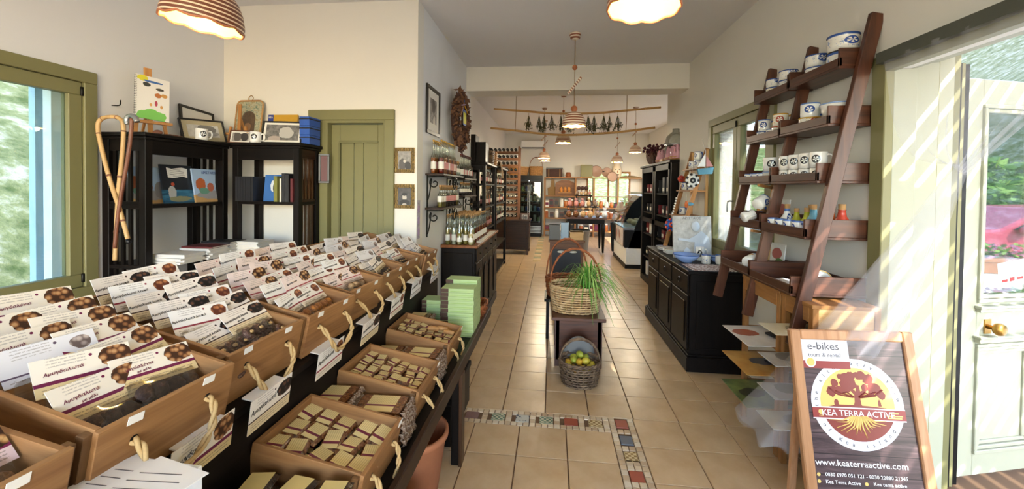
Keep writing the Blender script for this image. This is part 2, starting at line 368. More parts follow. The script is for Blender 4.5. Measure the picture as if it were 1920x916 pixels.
plain('iron', '#15140f', .4, .6, .5); plain('black_metal', '#17171a', .35, .4); plain('steel', '#a8aaac', .3, .9); plain('galvanised', '#9a958a', .4, .7); plain('brass', '#a8803c', .35, .8)
plain('black_plastic', '#0c0c0e', .4, 0, .25); plain('white_plastic', '#f2f2ee', .4); plain('old_copper', '#9a7a68', .5, .2); plain('curtain_dark', '#4c4e44', .6); plain('dark_red', '#7a1c22', .4); plain('grey_box', '#6a6a68', .6); plain('blue_box', '#a9c0d4', .6)
plain('terracotta', '#a86a48', .8); plain('lemon', '#c9b43a', .45, 0, .5, .12, 40); plain('lemon_ripe', '#d4a632', .45, 0, .5, .12, 40); plain('lemon_green', '#9aa034', .45)
plain('leaf_green', '#4f8a2c', .5, 0, .4, .2, 40); plain('leaf_pale', '#8fb05a', .5, 0, .4, .2, 40); plain('herb', '#4d4f38', .9, 0, .2, .25, 60); plain('dried_flower', '#4a2430', .9, 0, .2, .25); plain('wreath_brown', '#75543f', .8, 0, .2, .3, 60); plain('wreath_dark', '#4c3832', .8, 0, .2, .3, 60)
plain('pink_film', '#d9a4b4', .25, 0, .6, .15, 40); plain('cork', '#b48a58', .8); plain('gold_foil', '#c49a44', .35, .5); plain('label_white', '#e2ded2', .6); plain('label_pink', '#c98a86', .6)
for n_, c_ in (('liq_amber', '#b4642a'), ('liq_red', '#7d2416'), ('liq_pale', '#c9b98a'), ('liq_olive', '#8a7d3c'), ('liq_dark', '#22100f'), ('liq_clear', '#b9bcae')): plain(n_, c_, .08, 0, .7, .03)
plain('wine_glass_dark', '#0f1210', .1, 0, .7); plain('green_box', '#a9c088', .6, 0, .3, .04); plain('green_box_edge', '#96ac78', .6); plain('box_brown', '#4a3226', .5)
# lampshade glaze: striped terracotta outside, glowing inside
t = NT('lamp_stripe'); v = t.coord(); x, y, z = t.sep(v); w = t.math('SINE', t.math('MULTIPLY_ADD', z, 2*math.pi/.019, t.math('MULTIPLY', t.noise(v, 6, 2), 1.6)))
c = t.ramp(w, [(.30, '#6b3a24'), (.42, '#b98c6c'), (.55, '#ddc4a6')]); t.col(c); t.pr(.45)
t = NT('lamp_stripe_light'); v = t.coord(); x, y, z = t.sep(v); w = t.math('SINE', t.math('MULTIPLY_ADD', z, 2*math.pi/.027, t.math('MULTIPLY', t.noise(v, 6, 2), 1.6)))
c = t.ramp(w, [(.02, '#8a5034'), (.12, '#d9c3a6'), (.55, '#e6d8c2')]); t.col(c); t.pr(.45)
plain('lamp_lining', '#f6e070', .5); plain('lamp_rim', '#b06a44', .5); plain('lamp_bead', '#a8643c', .5); plain('lamp_cream', '#e0cfb6', .5); emit('bulb', '#fff0c0', 14)
# ---------------------------------------------------------------- structure
XL, XD, XR = -3.012, -1.18, 1.72          # left wall, inner wall beside the green door, right wall
YD, YB0, YB1, YK = 3.347, 5.27, 5.55, 13.7  # green door wall, beam front/back, back wall
ZC, ZC2, ZB = 3.22, 3.48, 2.9
XL3, XR2, XR3, YR2 = -1.65, 2.05, 3.2, 7.42
YF = -2.6
def wallx(x0, x1, y0, y1, z1, holes):   # wall slab between x0..x1 with (ya, yb, za, zb) openings
    m = MB(); ys = y0
    for ya, yb, za, zb in sorted(holes):
        m.box(x0, x1, ys, ya, 0, z1)
        if za > 0: m.box(x0, x1, ya, yb, 0, za)
        m.box(x0, x1, ya, yb, zb, z1); ys = yb
    m.box(x0, x1, ys, y1, 0, z1); return m
def wally(y0, y1, x0, x1, z1, holes):
    m = MB(); xs = x0
    for xa, xb, za, zb in sorted(holes):
        m.box(xs, xa, y0, y1, 0, z1)
        if za > 0: m.box(xa, xb, y0, y1, 0, za)
        m.box(xa, xb, y0, y1, zb, z1); xs = xb
    m.box(xs, x1, y0, y1, 0, z1); return m
WIN1 = (1.0, 2.275, .895, 2.27); WIN2 = (3.30, 4.52, .975, 2.32); DOOR = (.95, 2.235, 0, 2.24)
struct(wallx(XL-.32, XL, YF, YD+.15, ZC, [WIN1]).build('wall_left', 'plaster_cool'))
struct(wally(YD, YD+.15, XL, XD, ZC, [(-2.10, -1.455, 0, 2.19)]).build('wall_door', 'plaster'))
struct(MB().box(XD-.15, XD, YD+.15, YB1, 0, ZC).build('wall_inner_left', 'plaster_cool'))
_wr = wallx(XR, XR+.1, YF, YB1, ZC, [WIN2, DOOR])
_w2 = wallx(XR+.1, XR+.34, YF, YB1, ZC, [(3.22, 4.6, .93, 2.36), (.85, 2.34, 0, 2.34)]); _wr.add(_w2.v, _w2.f)
struct(_wr.build('wall_right', 'plaster'))
struct(MB().box(XD, XR, YB0, YB1, ZB, ZC).build('trim_1', 'plaster'))
struct(wally(YB1, YB1+.05, XL3-.2, XD, ZC2, []).build('wall_return_left', 'plaster'))
struct(MB().box(XR, XR2+.2, YB1, YB1+.05, 0, ZC2).box(XD, XR, YB1, YB1+.05, ZB, ZC2).build('wall_return_right', 'plaster'))
struct(MB().box(XL3-.2, XL3, YB1+.05, YK, 0, ZC2).build('wall_back_left', 'plaster'))
struct(MB().box(XR2, XR2+.2, YB1+.05, YR2, 0, ZC2).box(XR2+.2, XR3, YR2-.2, YR2, 0, ZC2).build('wall_back_right', 'plaster'))
BW = [(1.15, 2.62, .98, 2.2)]
struct(wally(YK, YK+.3, XL3-.2, XR3+.2, ZC2, BW).build('wall_back', 'plaster'))
struct(wallx(XR3, XR3+.3, YR2, YK, ZC2, [(8.2, 12.6, 1.0, 2.4)]).build('wall_far_right', 'plaster'))
struct(wally(YF-.2, YF, XL-.3, XR+.34, ZC, [(-2.7, 1.5, .35, 2.75)]).build('wall_front', 'plaster'))
struct(MB().box(XL-.3, XR+.34, YF-.2, YB1, ZC, ZC+.12).build('ceiling', 'plaster_ceiling'))
struct(MB().box(XL3-.2, XR3+.2, YB1+.05, YK+.2, ZC2, ZC2+.12).build('ceiling_back', 'plaster_ceiling'))
# floor: slab, tiles, mosaic border
floor = struct(MB().box(XL-.3, XR3+.3, YF-.2, YK+.3, -.12, -.008, 0).build('floor', 'grout'))
far = MB().box(XL, XR3, 8.319, YK, -.008, 0).box(XL, -1.256, YF, YD, -.008, 0).box(-1.256, XR, YF, .87, -.008, 0).box(XL3, -1.256, YD, 8.319, -.008, 0).box(XR, XR3, YB1, 8.319, -.008, 0).build('paving', 'floor_far', floor); stuff(far)
TS = .307
tile_cache = {}
def tile(x0, x1, y0, y1, matn='floor_tile', name='tile', g=.003):
    k = (round(x1-x0, 3), round(y1-y0, 3), matn)
    if k not in tile_cache:
        w, d = (x1-x0)/2-g/1, (y1-y0)/2-g
        tile_cache[k] = MB().add([(-w, -d, -.008), (w, -d, -.008), (w, d, -.008), (-w, d, -.008), (-w+.002, -d+.002, 0), (w-.002, -d+.002, 0), (w-.002, d-.002, 0), (-w+.002, d-.002, 0)],
            [(4, 5, 6, 7), (0, 1, 5, 4), (1, 2, 6, 5), (2, 3, 7, 6), (3, 0, 4, 7)]).mesh(name, matn)
    return ob(name, tile_cache[k], floor, T((x0+x1)/2, (y0+y1)/2, 0))
MX0, MX1, MY0, MY1 = .41, .577, 2.63, 2.80     # mosaic border
xs = [-1.256+TS*i for i in range(10)]; xs[-1] = XR
ys = [2.80+TS*i for i in range(19)]
for j in range(18):
    for i in range(9): tile(xs[i], xs[i+1], ys[j], ys[j+1])
xo = [MX1, .886, 1.193, 1.5, XR]; yo = [.87, 1.272, 1.579, 1.886, 2.193, 2.50, 2.80]
for j in range(6):
    for i in range(4): tile(xo[i], xo[i+1], yo[j], yo[j+1])
xi = [-1.256, -.809, -.502, -.195, .112, MX0]; yi = [.87, 1.405, 1.712, 2.019, 2.326, MY0]
for j in range(5):
    for i in range(5): tile(xi[i], xi[i+1], yi[j], yi[j+1])
sq = ['mosaic_plum', 'mosaic_green', 'mosaic_blue', 'mosaic_green', 'mosaic_red', 'mosaic_ochre', 'mosaic_red']
def mosaic_h(xa, xb, y0, y1, sqx):
    ps = (y1-y0)/4
    n = round((xb-xa)/ps); d = (xb-xa)/n
    for j in range(4):
        for i in range(n):
            cx = xa+(i+.5)*d; cy = y0+(j+.5)*ps
            if any(abs(cx-q) < .056 for q in sqx) and 0 < j < 3: continue
            tile(xa+i*d, xa+(i+1)*d, y0+j*ps, y0+(j+1)*ps, 'tessera', 'mosaic_piece', .0016)
xm = [-.54, -.355, -.185, -.02, .15, .315]
mosaic_h(-.68, MX0, MY0, MY1, xm)
for x, k in zip(xm, sq): tile(x-.048, x+.048, MY0+.043, MY1-.043, k, 'mosaic_square', .001)
tile(-1.256, -.68, MY0, MY1)
ps = (MX1-MX0)/4; sqy = [2.735, 2.56, 2.40, 2.235, 2.07]
kinds = ['mosaic_red', 'mosaic_slate', 'mosaic_ochre', 'mosaic_red', 'mosaic_green']
for j in range(18):
    for i in range(4):
        cx = MX0+(i+.5)*ps; cy = MY1-(j+.5)*.043
        if any(abs(cy-q) < .047 for q in sqy) and 0 < i < 3: continue
        tile(MX0+i*ps, MX0+(i+1)*ps, cy-.0215, cy+.0215, 'tessera', 'mosaic_piece', .0016)
for y, k in zip(sqy, kinds): tile(MX0+.043, MX1-.043, y-.046, y+.046, k, 'mosaic_square', .001)
tile(MX0, MX1, .87, MY1-18*.043)
for j in range(22):   # far border running down the back room
    tile(-.42, -.24, 8.6+j*.2, 8.6+j*.2+.19, ['mosaic_ochre', 'tessera', 'mosaic_green'][j % 3], 'mosaic_square', .004).location.z = .002
# ---------------------------------------------------------------- windows
def window(name, wall, x, y0, y1, z0, z1, side, fr, sashes, pm, fm='green_paint'):
    # frame in the wall plane x; side = +1 when the room lies at +x of the wall
    o = struct(bpy.data.objects.new(name, None)); COL.objects.link(o)
    a, b = (x-.06, x+.022) if side > 0 else (x-.022, x+.06)
    f = .075
    MB().box(a, b, y0-.045, y1+.045, z1-f+.045, z1+.045).box(a, b, y0-.045, y1+.045, z0-.045, z0+f-.045).build('frame_rail', fm, o, None, .004)
    MB().box(a, b, y0-.045, y0+f-.045, z0+f-.045, z1-f+.045).box(a, b, y1-f+.045, y1+.045, z0+f-.045, z1-f+.045).build('frame_post', fm, o, None, .004)
    ya, yb, za, zb = y0+f-.045, y1-f+.045, z0+f-.045, z1-f+.045; n = sashes; w = (yb-ya)/n
    for i in range(n):
        s0, s1 = ya+i*w+.003, ya+(i+1)*w-.003; g = .085
        sx0, sx1 = (x-.05, x+.008) if side > 0 else (x-.008, x+.05)
        s = MB().box(sx0, sx1, s0, s1, za+.003, za+g).box(sx0, sx1, s0, s1, zb-g, zb-.003).box(sx0, sx1, s0, s0+g*.85, za+g, zb-g).box(sx0, sx1, s1-g*.85, s1, za+g, zb-g).build('sash', fm, o, None, .004)
        xm_ = (sx0+sx1)/2
        MB().box(xm_-.004, xm_+.004, s0+g*.85, s1-g*.85, za+g, zb-g).build('pane', pm, s)
        hx = (x+.012) if side > 0 else (x-.012)
        for hz in (za+.06, zb-.06): MB().lathe([(.007, -.028), (.009, -.026), (.009, .026), (.007, .028)], 8, 0, T(hx, s1-.004 if side > 0 else s0+.004, hz)).build('hinge', 'iron', s)
        if side < 0: MB().tube(spline([(x-.01, s0+.04, 1.5), (x-.05, s0+.04, 1.5), (x-.06, s0+.04, 1.47), (x-.06, s0+.04, 1.4)], 4), .007, 6).build('handle', 'steel', s)
    return o
window('window_1', None, XL, *WIN1, 1, .1, 1, 'pane')
window('window_2', None, XR, *WIN2, -1, .1, 2, 'pane', 'green_paint')
# outer shutters and reveal of the left window
so = struct(bpy.data.objects.new('window_shutter', None)); COL.objects.link(so)
MB().box(XL-.30, XL-.255, 2.185, 2.27, .90, 2.26).build('shutter_leaf', 'sky_blue_paint', so); MB().box(XL-.22, XL-.16, 2.2, 2.272, .90, 2.265).build('shutter_stop', 'white_paint', so)
MB().box(XL-.36, XL-.06, 1.0, 2.275, .87, .897).build('outer_sill', 'white_paint', so)
w3 = struct(bpy.data.objects.new('window_3', None)); COL.objects.link(w3)
xa, xb, za, zb = BW[0]; f = .06
MB().box(xa, xb, YK, YK+.06, zb-f, zb).box(xa, xb, YK, YK+.06, za, za+f).box(xa, xa+f, YK, YK+.06, za+f, zb-f).box(xb-f, xb, YK, YK+.06, za+f, zb-f).box(1.86, 1.92, YK, YK+.06, za+f, zb-f).build('frame', 'mid_wood_z', w3)
for p, q in ((xa+f, 1.86), (1.92, xb-f)): MB().box(p, q, YK+.02, YK+.03, za+f, zb-f).build('pane', 'pane', w3)
# ---------------------------------------------------------------- green door
d1 = struct(bpy.data.objects.new('door_1', None)); COL.objects.link(d1)
y = YD
MB().box(-2.175, -2.085, y-.028, y+.001, 0, 2.18).box(-1.47, -1.38, y-.028, y+.001, 0, 2.18).box(-2.175, -1.38, y-.028, y+.001, 2.18, 2.27).build('architrave', 'green_paint', d1, None, .004)
MB().box(-2.10, -2.0, y-.012, y+.12, 0, 2.16).box(-1.485, -1.455, y-.012, y+.12, 0, 2.16).box(-2.10, -1.455, y-.012, y+.12, 2.155, 2.19).build('jamb', 'green_paint', d1, None, .003)
lf = MB().box(-2.0, -1.915, y+.05, y+.085, .01, 2.15).box(-1.56, -1.487, y+.05, y+.085, .01, 2.15).box(-1.915, -1.56, y+.05, y+.085, 2.0, 2.15).box(-1.915, -1.56, y+.05, y+.085, .01, .2).build('leaf', 'green_paint', d1, None, .004)
for a, b in ((-1.915, -1.79), (-1.79, -1.70), (-1.70, -1.56)): MB().box(a+.002, b-.002, y+.062, y+.078, .2, 2.0).build('plank', 'green_paint', lf, None, .003)
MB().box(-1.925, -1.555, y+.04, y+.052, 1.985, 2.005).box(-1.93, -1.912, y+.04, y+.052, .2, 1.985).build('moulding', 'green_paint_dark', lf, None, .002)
# ---------------------------------------------------------------- entrance door with deep jambs
d2 = struct(bpy.data.objects.new('door_2', None)); COL.objects.link(d2)
x = XR
MB().box(x-.025, x+.02, 2.225, 2.315, 0, 2.315).box(x-.025, x+.02, .87, .96, 0, 2.315).build('architrave', 'green_paint', d2, None, .004)
MB().box(x-.03, x+.02, .96, 2.225, 2.225, 2.315).build('architrave_head', 'green_paint', d2, None, .004)
for a, b, yy in ((x+.02, x+.135, 2.232), (x+.15, x+.27, 2.272), (x+.29, x+.39, 2.325)):
    MB().box(a, b, yy, yy+.03, 0, yy+.01).build('jamb_board', 'green_pale', d2, None, .004)
    MB().box(a, b, .85, yy+.03, yy+.01, yy+.04).build('jamb_head', 'green_pale', d2, None, .004)
MB().box(x+.135, x+.15, 2.255, 2.3, 0, 2.28).build('jamb_step', 'green_paint_dark', d2); MB().box(x+.27, x+.29, 2.295, 2.34, 0, 2.33).build('jamb_step', 'green_paint', d2)  # first step in darker green paints in the shaded gap between boards
MB().box(x+.395, x+.425, 2.335, 2.40, 0, 2.335).build('frame_rebate', 'green_paint_dark', d2); MB().box(x+.425, x+.455, 2.36, 2.40, 0, 2.3).build('dark_gap_strip', 'black_plastic', d2); MB().box(x+.455, x+.475, 2.365, 2.40, 0, 2.3).build('frame_rebate', 'green_paint', d2); MB().box(x+.475, x+.515, 2.385, 2.41, 0, 2.3).build('dark_gap_strip', 'black_plastic', d2)  # black strips and darker rebate paint in the shaded gap beside the leaf
MB().box(x+.40, x+.42, 2.34, 2.36, .86, .98).box(x+.40, x+.42, 2.34, 2.36, 1.93, 2.05).build('hinge_plate', 'steel', d2)
MB().box(x+.34, x+.40, .6, 2.235, 0, .018).build('threshold', 'steel', d2)
P0 = Vector((2.238, 2.41, 0)); dl = Vector((.595, .159, 0)).normalized()
LM = Matrix(((dl.x, -dl.y, 0, P0.x), (dl.y, dl.x, 0, P0.y), (0, 0, 1, 0), (0, 0, 0, 1)))   # leaf frame: x along, -y towards the viewer
leaf = struct(bpy.data.objects.new('door_3', None)); COL.objects.link(leaf); leaf.matrix_local = LM
LW = .66
MB().box(0, .13, 0, .045, .02, 2.235).box(LW-.11, LW, 0, .045, .02, 2.235).build('stile', 'green_pale', leaf, None, .004)
MB().box(.13, LW-.11, 0, .045, .02, .15).box(.13, LW-.11, 0, .045, .76, 1.0).box(.13, LW-.11, 0, .045, 2.09, 2.235).build('rail', 'green_pale', leaf, None, .004)
MB().box(.13, LW-.11, .015, .035, .15, .76).build('panel', 'green_pale', leaf)
pm = MB()
for k, (i0, dd) in enumerate(((0, -.014), (.022, -.006), (.044, .004))):
    a, b, c, e = .125+i0, LW-.105-i0, .145+i0, .765-i0
    pm.box(a, b, dd, dd+.02, c, c+.02).box(a, b, dd, dd+.02, e-.02, e).box(a, a+.02, dd, dd+.02, c+.02, e-.02).box(b-.02, b, dd, dd+.02, c+.02, e-.02)
pm.build('panel_moulding', 'green_pale', leaf, None, .003)
gm = MB()
for k, (i0, dd) in enumerate(((0, -.014), (.022, -.004))):
    a, b, c, e = .125+i0, LW-.105-i0, .995+i0, 2.095-i0
    gm.box(a, b, dd, dd+.02, c, c+.02).box(a, b, dd, dd+.02, e-.02, e).box(a, a+.02, dd, dd+.02, c+.02, e-.02).box(b-.02, b, dd, dd+.02, c+.02, e-.02)
gm.build('glass_moulding', 'green_pale', leaf, None, .003)
MB().box(.12, LW-.1, -.026, 0, .945, .965).box(.11, LW-.09, -.034, 0, .965, .98).build('ledge', 'green_pale', leaf, None, .003)
MB().box(.115, LW-.095, -.03, 0, .775, .80).box(.105, LW-.085, -.038, 0, .80, .812).build('ledge', 'green_pale', leaf, None, .003)
MB().box(.16, LW-.14, .018, .024, 1.03, 2.06).build('pane', 'pane', leaf)
kn = MB().lathe([(.012, 0), (.012, .03), (.03, .04), (.036, .055), (.03, .07), (.012, .075), (0, .075)], 14, 0, T(.20, 0, .86) @ RX(90)).build('knob', 'brass', leaf)
MB().box(.18, .225, -.006, 0, .82, .90).build('knob_plate', 'brass', leaf)
# papers taped to the glass
nt = tag(MB().box(0, .2, 0, .002, 0, .14).build('taped_notice', 'paper', None, LM @ T(.25, -.02, 1.075) @ RY(-8)), 'white notice taped to the glass of the open entrance door', 'notice')
mk = MB(); mk.box(.02, .06, -.001, 0, .03, .045); mk.box(.075, .11, -.001, 0, .028, .05); mk.box(.125, .17, -.001, 0, .03, .045); mk.build('print_mark', 'ink_red', nt)
# ---------------------------------------------------------------- outside
def ground(name, c1, c2, c3, sc):
    t = NT(name); v = t.coord(); n = t.noise(v, sc, 5, .65); t.col(t.ramp(n, [(.32, c1), (.5, c2), (.66, c3)])); t.pr(.95, 0, .1); t.bump(n, .6, .1)
ground('hillside', '#3a4526', '#5f6244', '#8a887a', 2.6); ground('patio_stone', '#b5b0a4', '#cfcabf', '#dedad2', 2.5); ground('foliage_mat', '#4a5a30', '#77854c', '#a3aa78', 4)
ground('lawn', '#46662a', '#667f3e', '#85975e', 6); ground('tarmac', '#8c8d90', '#a3a4a6', '#b4b4b4', 3); ground('gravel', '#a89f90', '#c4bcae', '#dcd6ca', 20)
hill = struct(MB().grid(lambda a, b: (-4.2-16*a, -14+34*b, -.3+6.2*a*a+5*a+.5*math.sin(9*b+5*a)+.25*math.sin(31*b)*math.sin(17*a)), 30, 40).build('hillside', 'hillside'))
struct(MB().box(-6.5, XL-.36, -9, 12, -.5, -.1).build('lawn', 'lawn'))
struct(MB().box(XR+.35, 9, -9, 7.2, -.2, -.02).build('patio', 'patio_stone'))
struct(MB().box(9, 26, -14, 30, -.25, -.06).build('road', 'tarmac'))
struct(MB().grid(lambda a, b: (15+30*a, -18+60*b, -.3+24*a+.8*math.sin(11*b+4*a)), 24, 36).build('hillside_far', 'hillside'))
struct(MB().grid(lambda a, b: (-14+40*a, 17+20*b, -1+6*b+.5*math.sin(9*a)), 24, 16).build('hillside_back', 'foliage_mat'))
# a bright low garden wall, shrubs and flower boxes beyond the entrance
def bush(name, label, c, r, n, mats, seed, group=None):
    random.seed(seed); m = MB()
    for i in range(n):
        th = random.uniform(0, 2*math.pi); ph = math.acos(random.uniform(-.3, 1)); q = random.uniform(.55, 1)
        p = Vector((r[0]*q*math.sin(ph)*math.cos(th), r[1]*q*math.sin(ph)*math.sin(th), r[2]*(.45+.55*q*math.cos(ph))))
        a = Vector((random.uniform(-1, 1), random.uniform(-1, 1), random.uniform(-.4, 1))).normalized(); b = a.orthogonal().normalized(); s_ = random.uniform(.05, .11)*max(r)
        m.add([p-a*s_, p+b*s_*.45, p+a*s_, p-b*s_*.45], [(0, 1, 2, 3)], random.randrange(len(mats)))
    root = thing(name, label, 'shrub', c, group)
    m.build('foliage', mats, root); MB().tube([(0, 0, -.05), (0, 0, r[2]*.6)], r[0]*.06, 6).build('stem', 'cane_dark', root)
    return root
plain('leaf_a', '#5d7d36', .7, 0, .2, .2); plain('leaf_b', '#86a052', .7, 0, .2, .2); plain('leaf_c', '#43602a', .7, 0, .2, .2); plain('blossom', '#d98aa4', .7); plain('leaf_rust', '#8c4a42', .8, 0, .2, .2)
L3 = ['leaf_a', 'leaf_b', 'leaf_c']
for i, (px, yy, zz, s_, lab) in enumerate(((60, 4.5, 1.0, 1.3, 'pale scrub bush on the slope outside the left window, lower'), (25, 4.8, .6, 1.0, 'grey green bush at the foot of the slope outside left window'))):
    p = atz(px, 470+i*40, .2); bush('scrub_bush', lab, (p.x-1.2, p.y, -.1), (s_, s_, s_*.7), 420, ['leaf_b', 'leaf_a', 'hillside'], 40+i)
bush('garden_shrub', 'round rust coloured shrub seen through the entrance door glass', (5.6, 5.35, -.04), (.4, .4, .55), 420, ['leaf_rust', 'leaf_rust', 'leaf_a'], 3)
for i, (cx, cy, r, h) in enumerate(((14.5, 8.6, 1.6, 2.4), (13.0, 12.2, 1.7, 2.2), (15.5, 16.5, 2.0, 3.2))):
    bush('roadside_tree', ['broad green tree beyond the pink car, nearest of three', 'broad green tree beyond the pink car, middle of three', 'tall green tree beyond the pink car, farthest of three'][i], (cx, cy, -.06), (r, r, h), 700, L3, 60+i, 'trees beyond the car')
gw = tag(MB().box(4.6, 8.6, 6.3, 6.7, -.02, .45).build('garden_wall', 'patio_stone'), 'low pale stone wall across the patio outside the entrance', 'wall')
fb = thing('flower_box', 'terracotta flower box with pink blossoms on the low garden wall', 'planter', (6.5, 6.5, .45))
MB().box(-.45, .45, -.13, .13, 0, .2).box(-.47, .47, -.15, .15, .16, .22).build('trough', 'terracotta', fb, None, .01)
random.seed(5); m = MB()
for i in range(260):
    p = Vector((random.uniform(-.44, .44), random.uniform(-.13, .13), .22+random.uniform(0, .2))); a = Vector((random.uniform(-1, 1), random.uniform(-1, 1), random.uniform(-.2, 1))).normalized(); b = a.orthogonal().normalized(); s_ = .035
    m.add([p-a*s_, p+b*s_*.7, p+a*s_, p-b*s_*.7], [(0, 1, 2, 3)], 2 if i % 5 < 2 else i % 2)
m.build('blossoms', ['leaf_a', 'leaf_b', 'blossom'], fb)
# pink red car
cr = thing('car', 'pinkish red hatchback car parked outside, seen through the door glass', 'car', T(9.4, 8.6, -.06) @ RZ(-8))
plain('car_paint', '#c8516a', .25, 0, .7, .02); plain('car_glass', '#3a4a55', .06, 0, .8); plain('tyre', '#1a1a1b', .8)
side = [(-2.0, .35), (-2.02, .75), (-1.9, .95), (-1.25, 1.02), (-.65, 1.42), (.55, 1.46), (1.35, 1.12), (1.9, .98), (2.02, .7), (2.0, .35)]
MB().prism(side, -.82, .82, 0, RX(90)).build('body', 'car_paint', cr, None, .04)
for sg in (-1, 1):
    MB().prism([(-1.08, 1.03), (-.6, 1.35), (-.05, 1.37), (-.05, 1.03)], 0, .01, 0, T(0, sg*.826, 0) @ RX(90)).build('side_window', 'car_glass', cr)
    MB().prism([(.02, 1.03), (.02, 1.37), (.5, 1.39), (1.15, 1.08), (1.1, 1.03)], 0, .01, 0, T(0, sg*.826, 0) @ RX(90)).build('side_window', 'car_glass', cr)
    MB().ball((-.95, sg*.93, 1.02), (.1, .12, .09), 10).build('mirror', 'car_paint', cr)
    for xx in (-1.25, 1.25): MB().lathe([(.12, -.1), (.3, -.1), (.33, -.06), (.33, .06), (.3, .1), (.12, .1)], 20, 0, T(xx, sg*.78, .33) @ RX(90)).build('wheel', 'tyre', cr)
# pergola over the entrance: striped shade
pg = thing('pergola', 'slatted timber pergola over the entrance patio outside', 'pergola', (0, 0, 0))
SLT = MB().box(0, .078, -3.4, 2.2, 0, .012).mesh('slat', 'pine_y')
for i in range(31): ob('slat', SLT, pg, T(2.07+i*.12, 0, 2.98))
for yy in (-3.2, -1.2, .4): MB().box(2.07, 5.8, yy, yy+.1, 2.84, 2.98).build('beam', 'pine_x', pg)
for yy in (-3.2, .4): MB().box(5.4, 5.5, yy, yy+.1, -.02, 2.84).build('post', 'pine', pg)
# ================================================================ left display stand
st = thing('display_stand', 'black two tier display stand holding wooden crates on the left', 'display stand', (0, 0, 0))
Y0S, Y1S = .2, 3.28
MB().box(-.93, -.525, Y0S, Y1S, .545, .575).build('lower_shelf', 'black_wood', st, None, .003)
MB().box(-.525, -.50, Y0S, Y1S, .53, .605).build('front_rail', 'dark_oak', st, None, .003)
MB().box(-.955, -.93, Y0S, Y1S-.12, .575, .925).build('riser_board', 'black_wood', st, None, .003)
UT = 12.0; ca, sa = math.cos(math.radians(UT)), math.sin(math.radians(UT))
MB().box(-.01, .66, Y0S, Y1S-.12, -.03, -.002).build('upper_shelf', 'black_wood', st, Matrix(((-ca, 0, sa, -.925), (0, 1, 0, 0), (sa, 0, ca, .935), (0, 0, 0, 1))))
for yy in (.3, 2.2): MB().box(-.56, -.515, yy, yy+.05, 0, .545).build('leg', 'black_wood_z', st, None, .003)
MB().box(-.515, -.495, 2.19, 2.262, 0, .53).build('leg_facing', 'dark_oak_z', st, None, .002)
for yy in (.25, 3.1): MB().box(-1.56, -1.51, yy, yy+.05, 0, 1.02).build('back_leg', 'black_wood_z', st)
MB().box(-.97, -.94, Y0S, Y1S-.12, 0, .545).build('back_panel', 'black_wood', st)
def strand(pts, r, mat, name, parent, tw=26):
    m = MB(); P = spline(pts, 12); n = len(P)
    for ph in (0, math.pi):
        q = []
        for i, p in enumerate(P):
            t_ = (P[min(i+1, n-1)]-P[max(i-1, 0)]).normalized(); x_ = t_.cross(Vector((0.3, .2, 1))).normalized(); y_ = t_.cross(x_)
            a = ph+i*tw/n; q.append(p+(x_*math.cos(a)+y_*math.sin(a))*r*.55)
        m.tube(q, r*.62, 5)
    return m.build(name, mat, parent)
def crate_meshes(W_, D, h, rope, slack=.075):
    t_ = .013; g = {}
    fr = MB().box(-W_/2, W_/2, 0, t_, 0, h, 0)
    g['front_board'] = [(fr.mesh('front_board', 'crate_wood', .0015), I4)]
    sd = MB().box(-t_/2, t_/2, t_, D, 0, h).mesh('side_board', 'crate_wood_y', .0015)
    g['side_board'] = [(sd, T(-W_/2+t_/2+.004, 0, 0)), (sd, T(W_/2-t_/2-.004, 0, 0))]
    g['back_board'] = [(MB().box(-W_/2+.012, W_/2-.012, D-t_, D, 0, h).mesh('back_board', 'crate_wood'), T(0, -.0005, 0))]
    g['base_board'] = [(MB().box(-W_/2+.018, W_/2-.018, t_, D-t_, 0, .008).mesh('base_board', 'crate_wood'), T(0, 0, .002))]
    cs = MB().box(-.013, .013, 0, .02, .004, h-.006).mesh('corner_strip', 'crate_wood_end', .001)
    g['corner_strip'] = [(cs, T(-W_/2-.0, -.0085 if False else .014, 0)), (cs, T(W_/2, .014, 0))]
    return g
def make_crate(name, label, cat, group, M, W_, D, h, seed, stickers=((-.28, 1), (.26, 1)), ropes=True):
    random.seed(seed); c = thing(name, label, cat, M, group)
    key = (round(W_, 3), round(D, 3), round(h, 3))
    if key not in CRATE: CRATE[key] = crate_meshes(W_, D, h, True)
    for k, lst in CRATE[key].items():
        for me, mm in lst: ob(k, me, c, mm)
    if ropes:
        s0 = random.uniform(.04, .06); a = W_*.27; z0 = h*.62
        hole = MB().lathe([(.0, 0), (.009, .0)], 10, 0, RX(90)).mesh('rope_hole', 'ink_black')
        for sx in (-a, a): ob('rope_hole', hole, c, T(sx, -.0006, z0+.004))
        d = random.uniform(-.02, .02)
        strand([(-a, .004, z0), (-a, -.02, z0-.005), (-a*.85+d, -s0, z0-.05), (-a*.35+d, -s0-.005, z0-.1), (a*.35+d, -s0-.005, z0-.1), (a*.85+d, -s0, z0-.05), (a, -.02, z0-.005), (a, .004, z0)], .0085, 'rope', 'rope_handle', c)
    for fx, _ in stickers: MB().box(-.016, .016, -.0012, 0, -.019, 0).build('price_label', 'paper', c, T(fx*W_, -.0002, h) @ RY(random.uniform(-5, 5)))
    return c
CRATE = {}
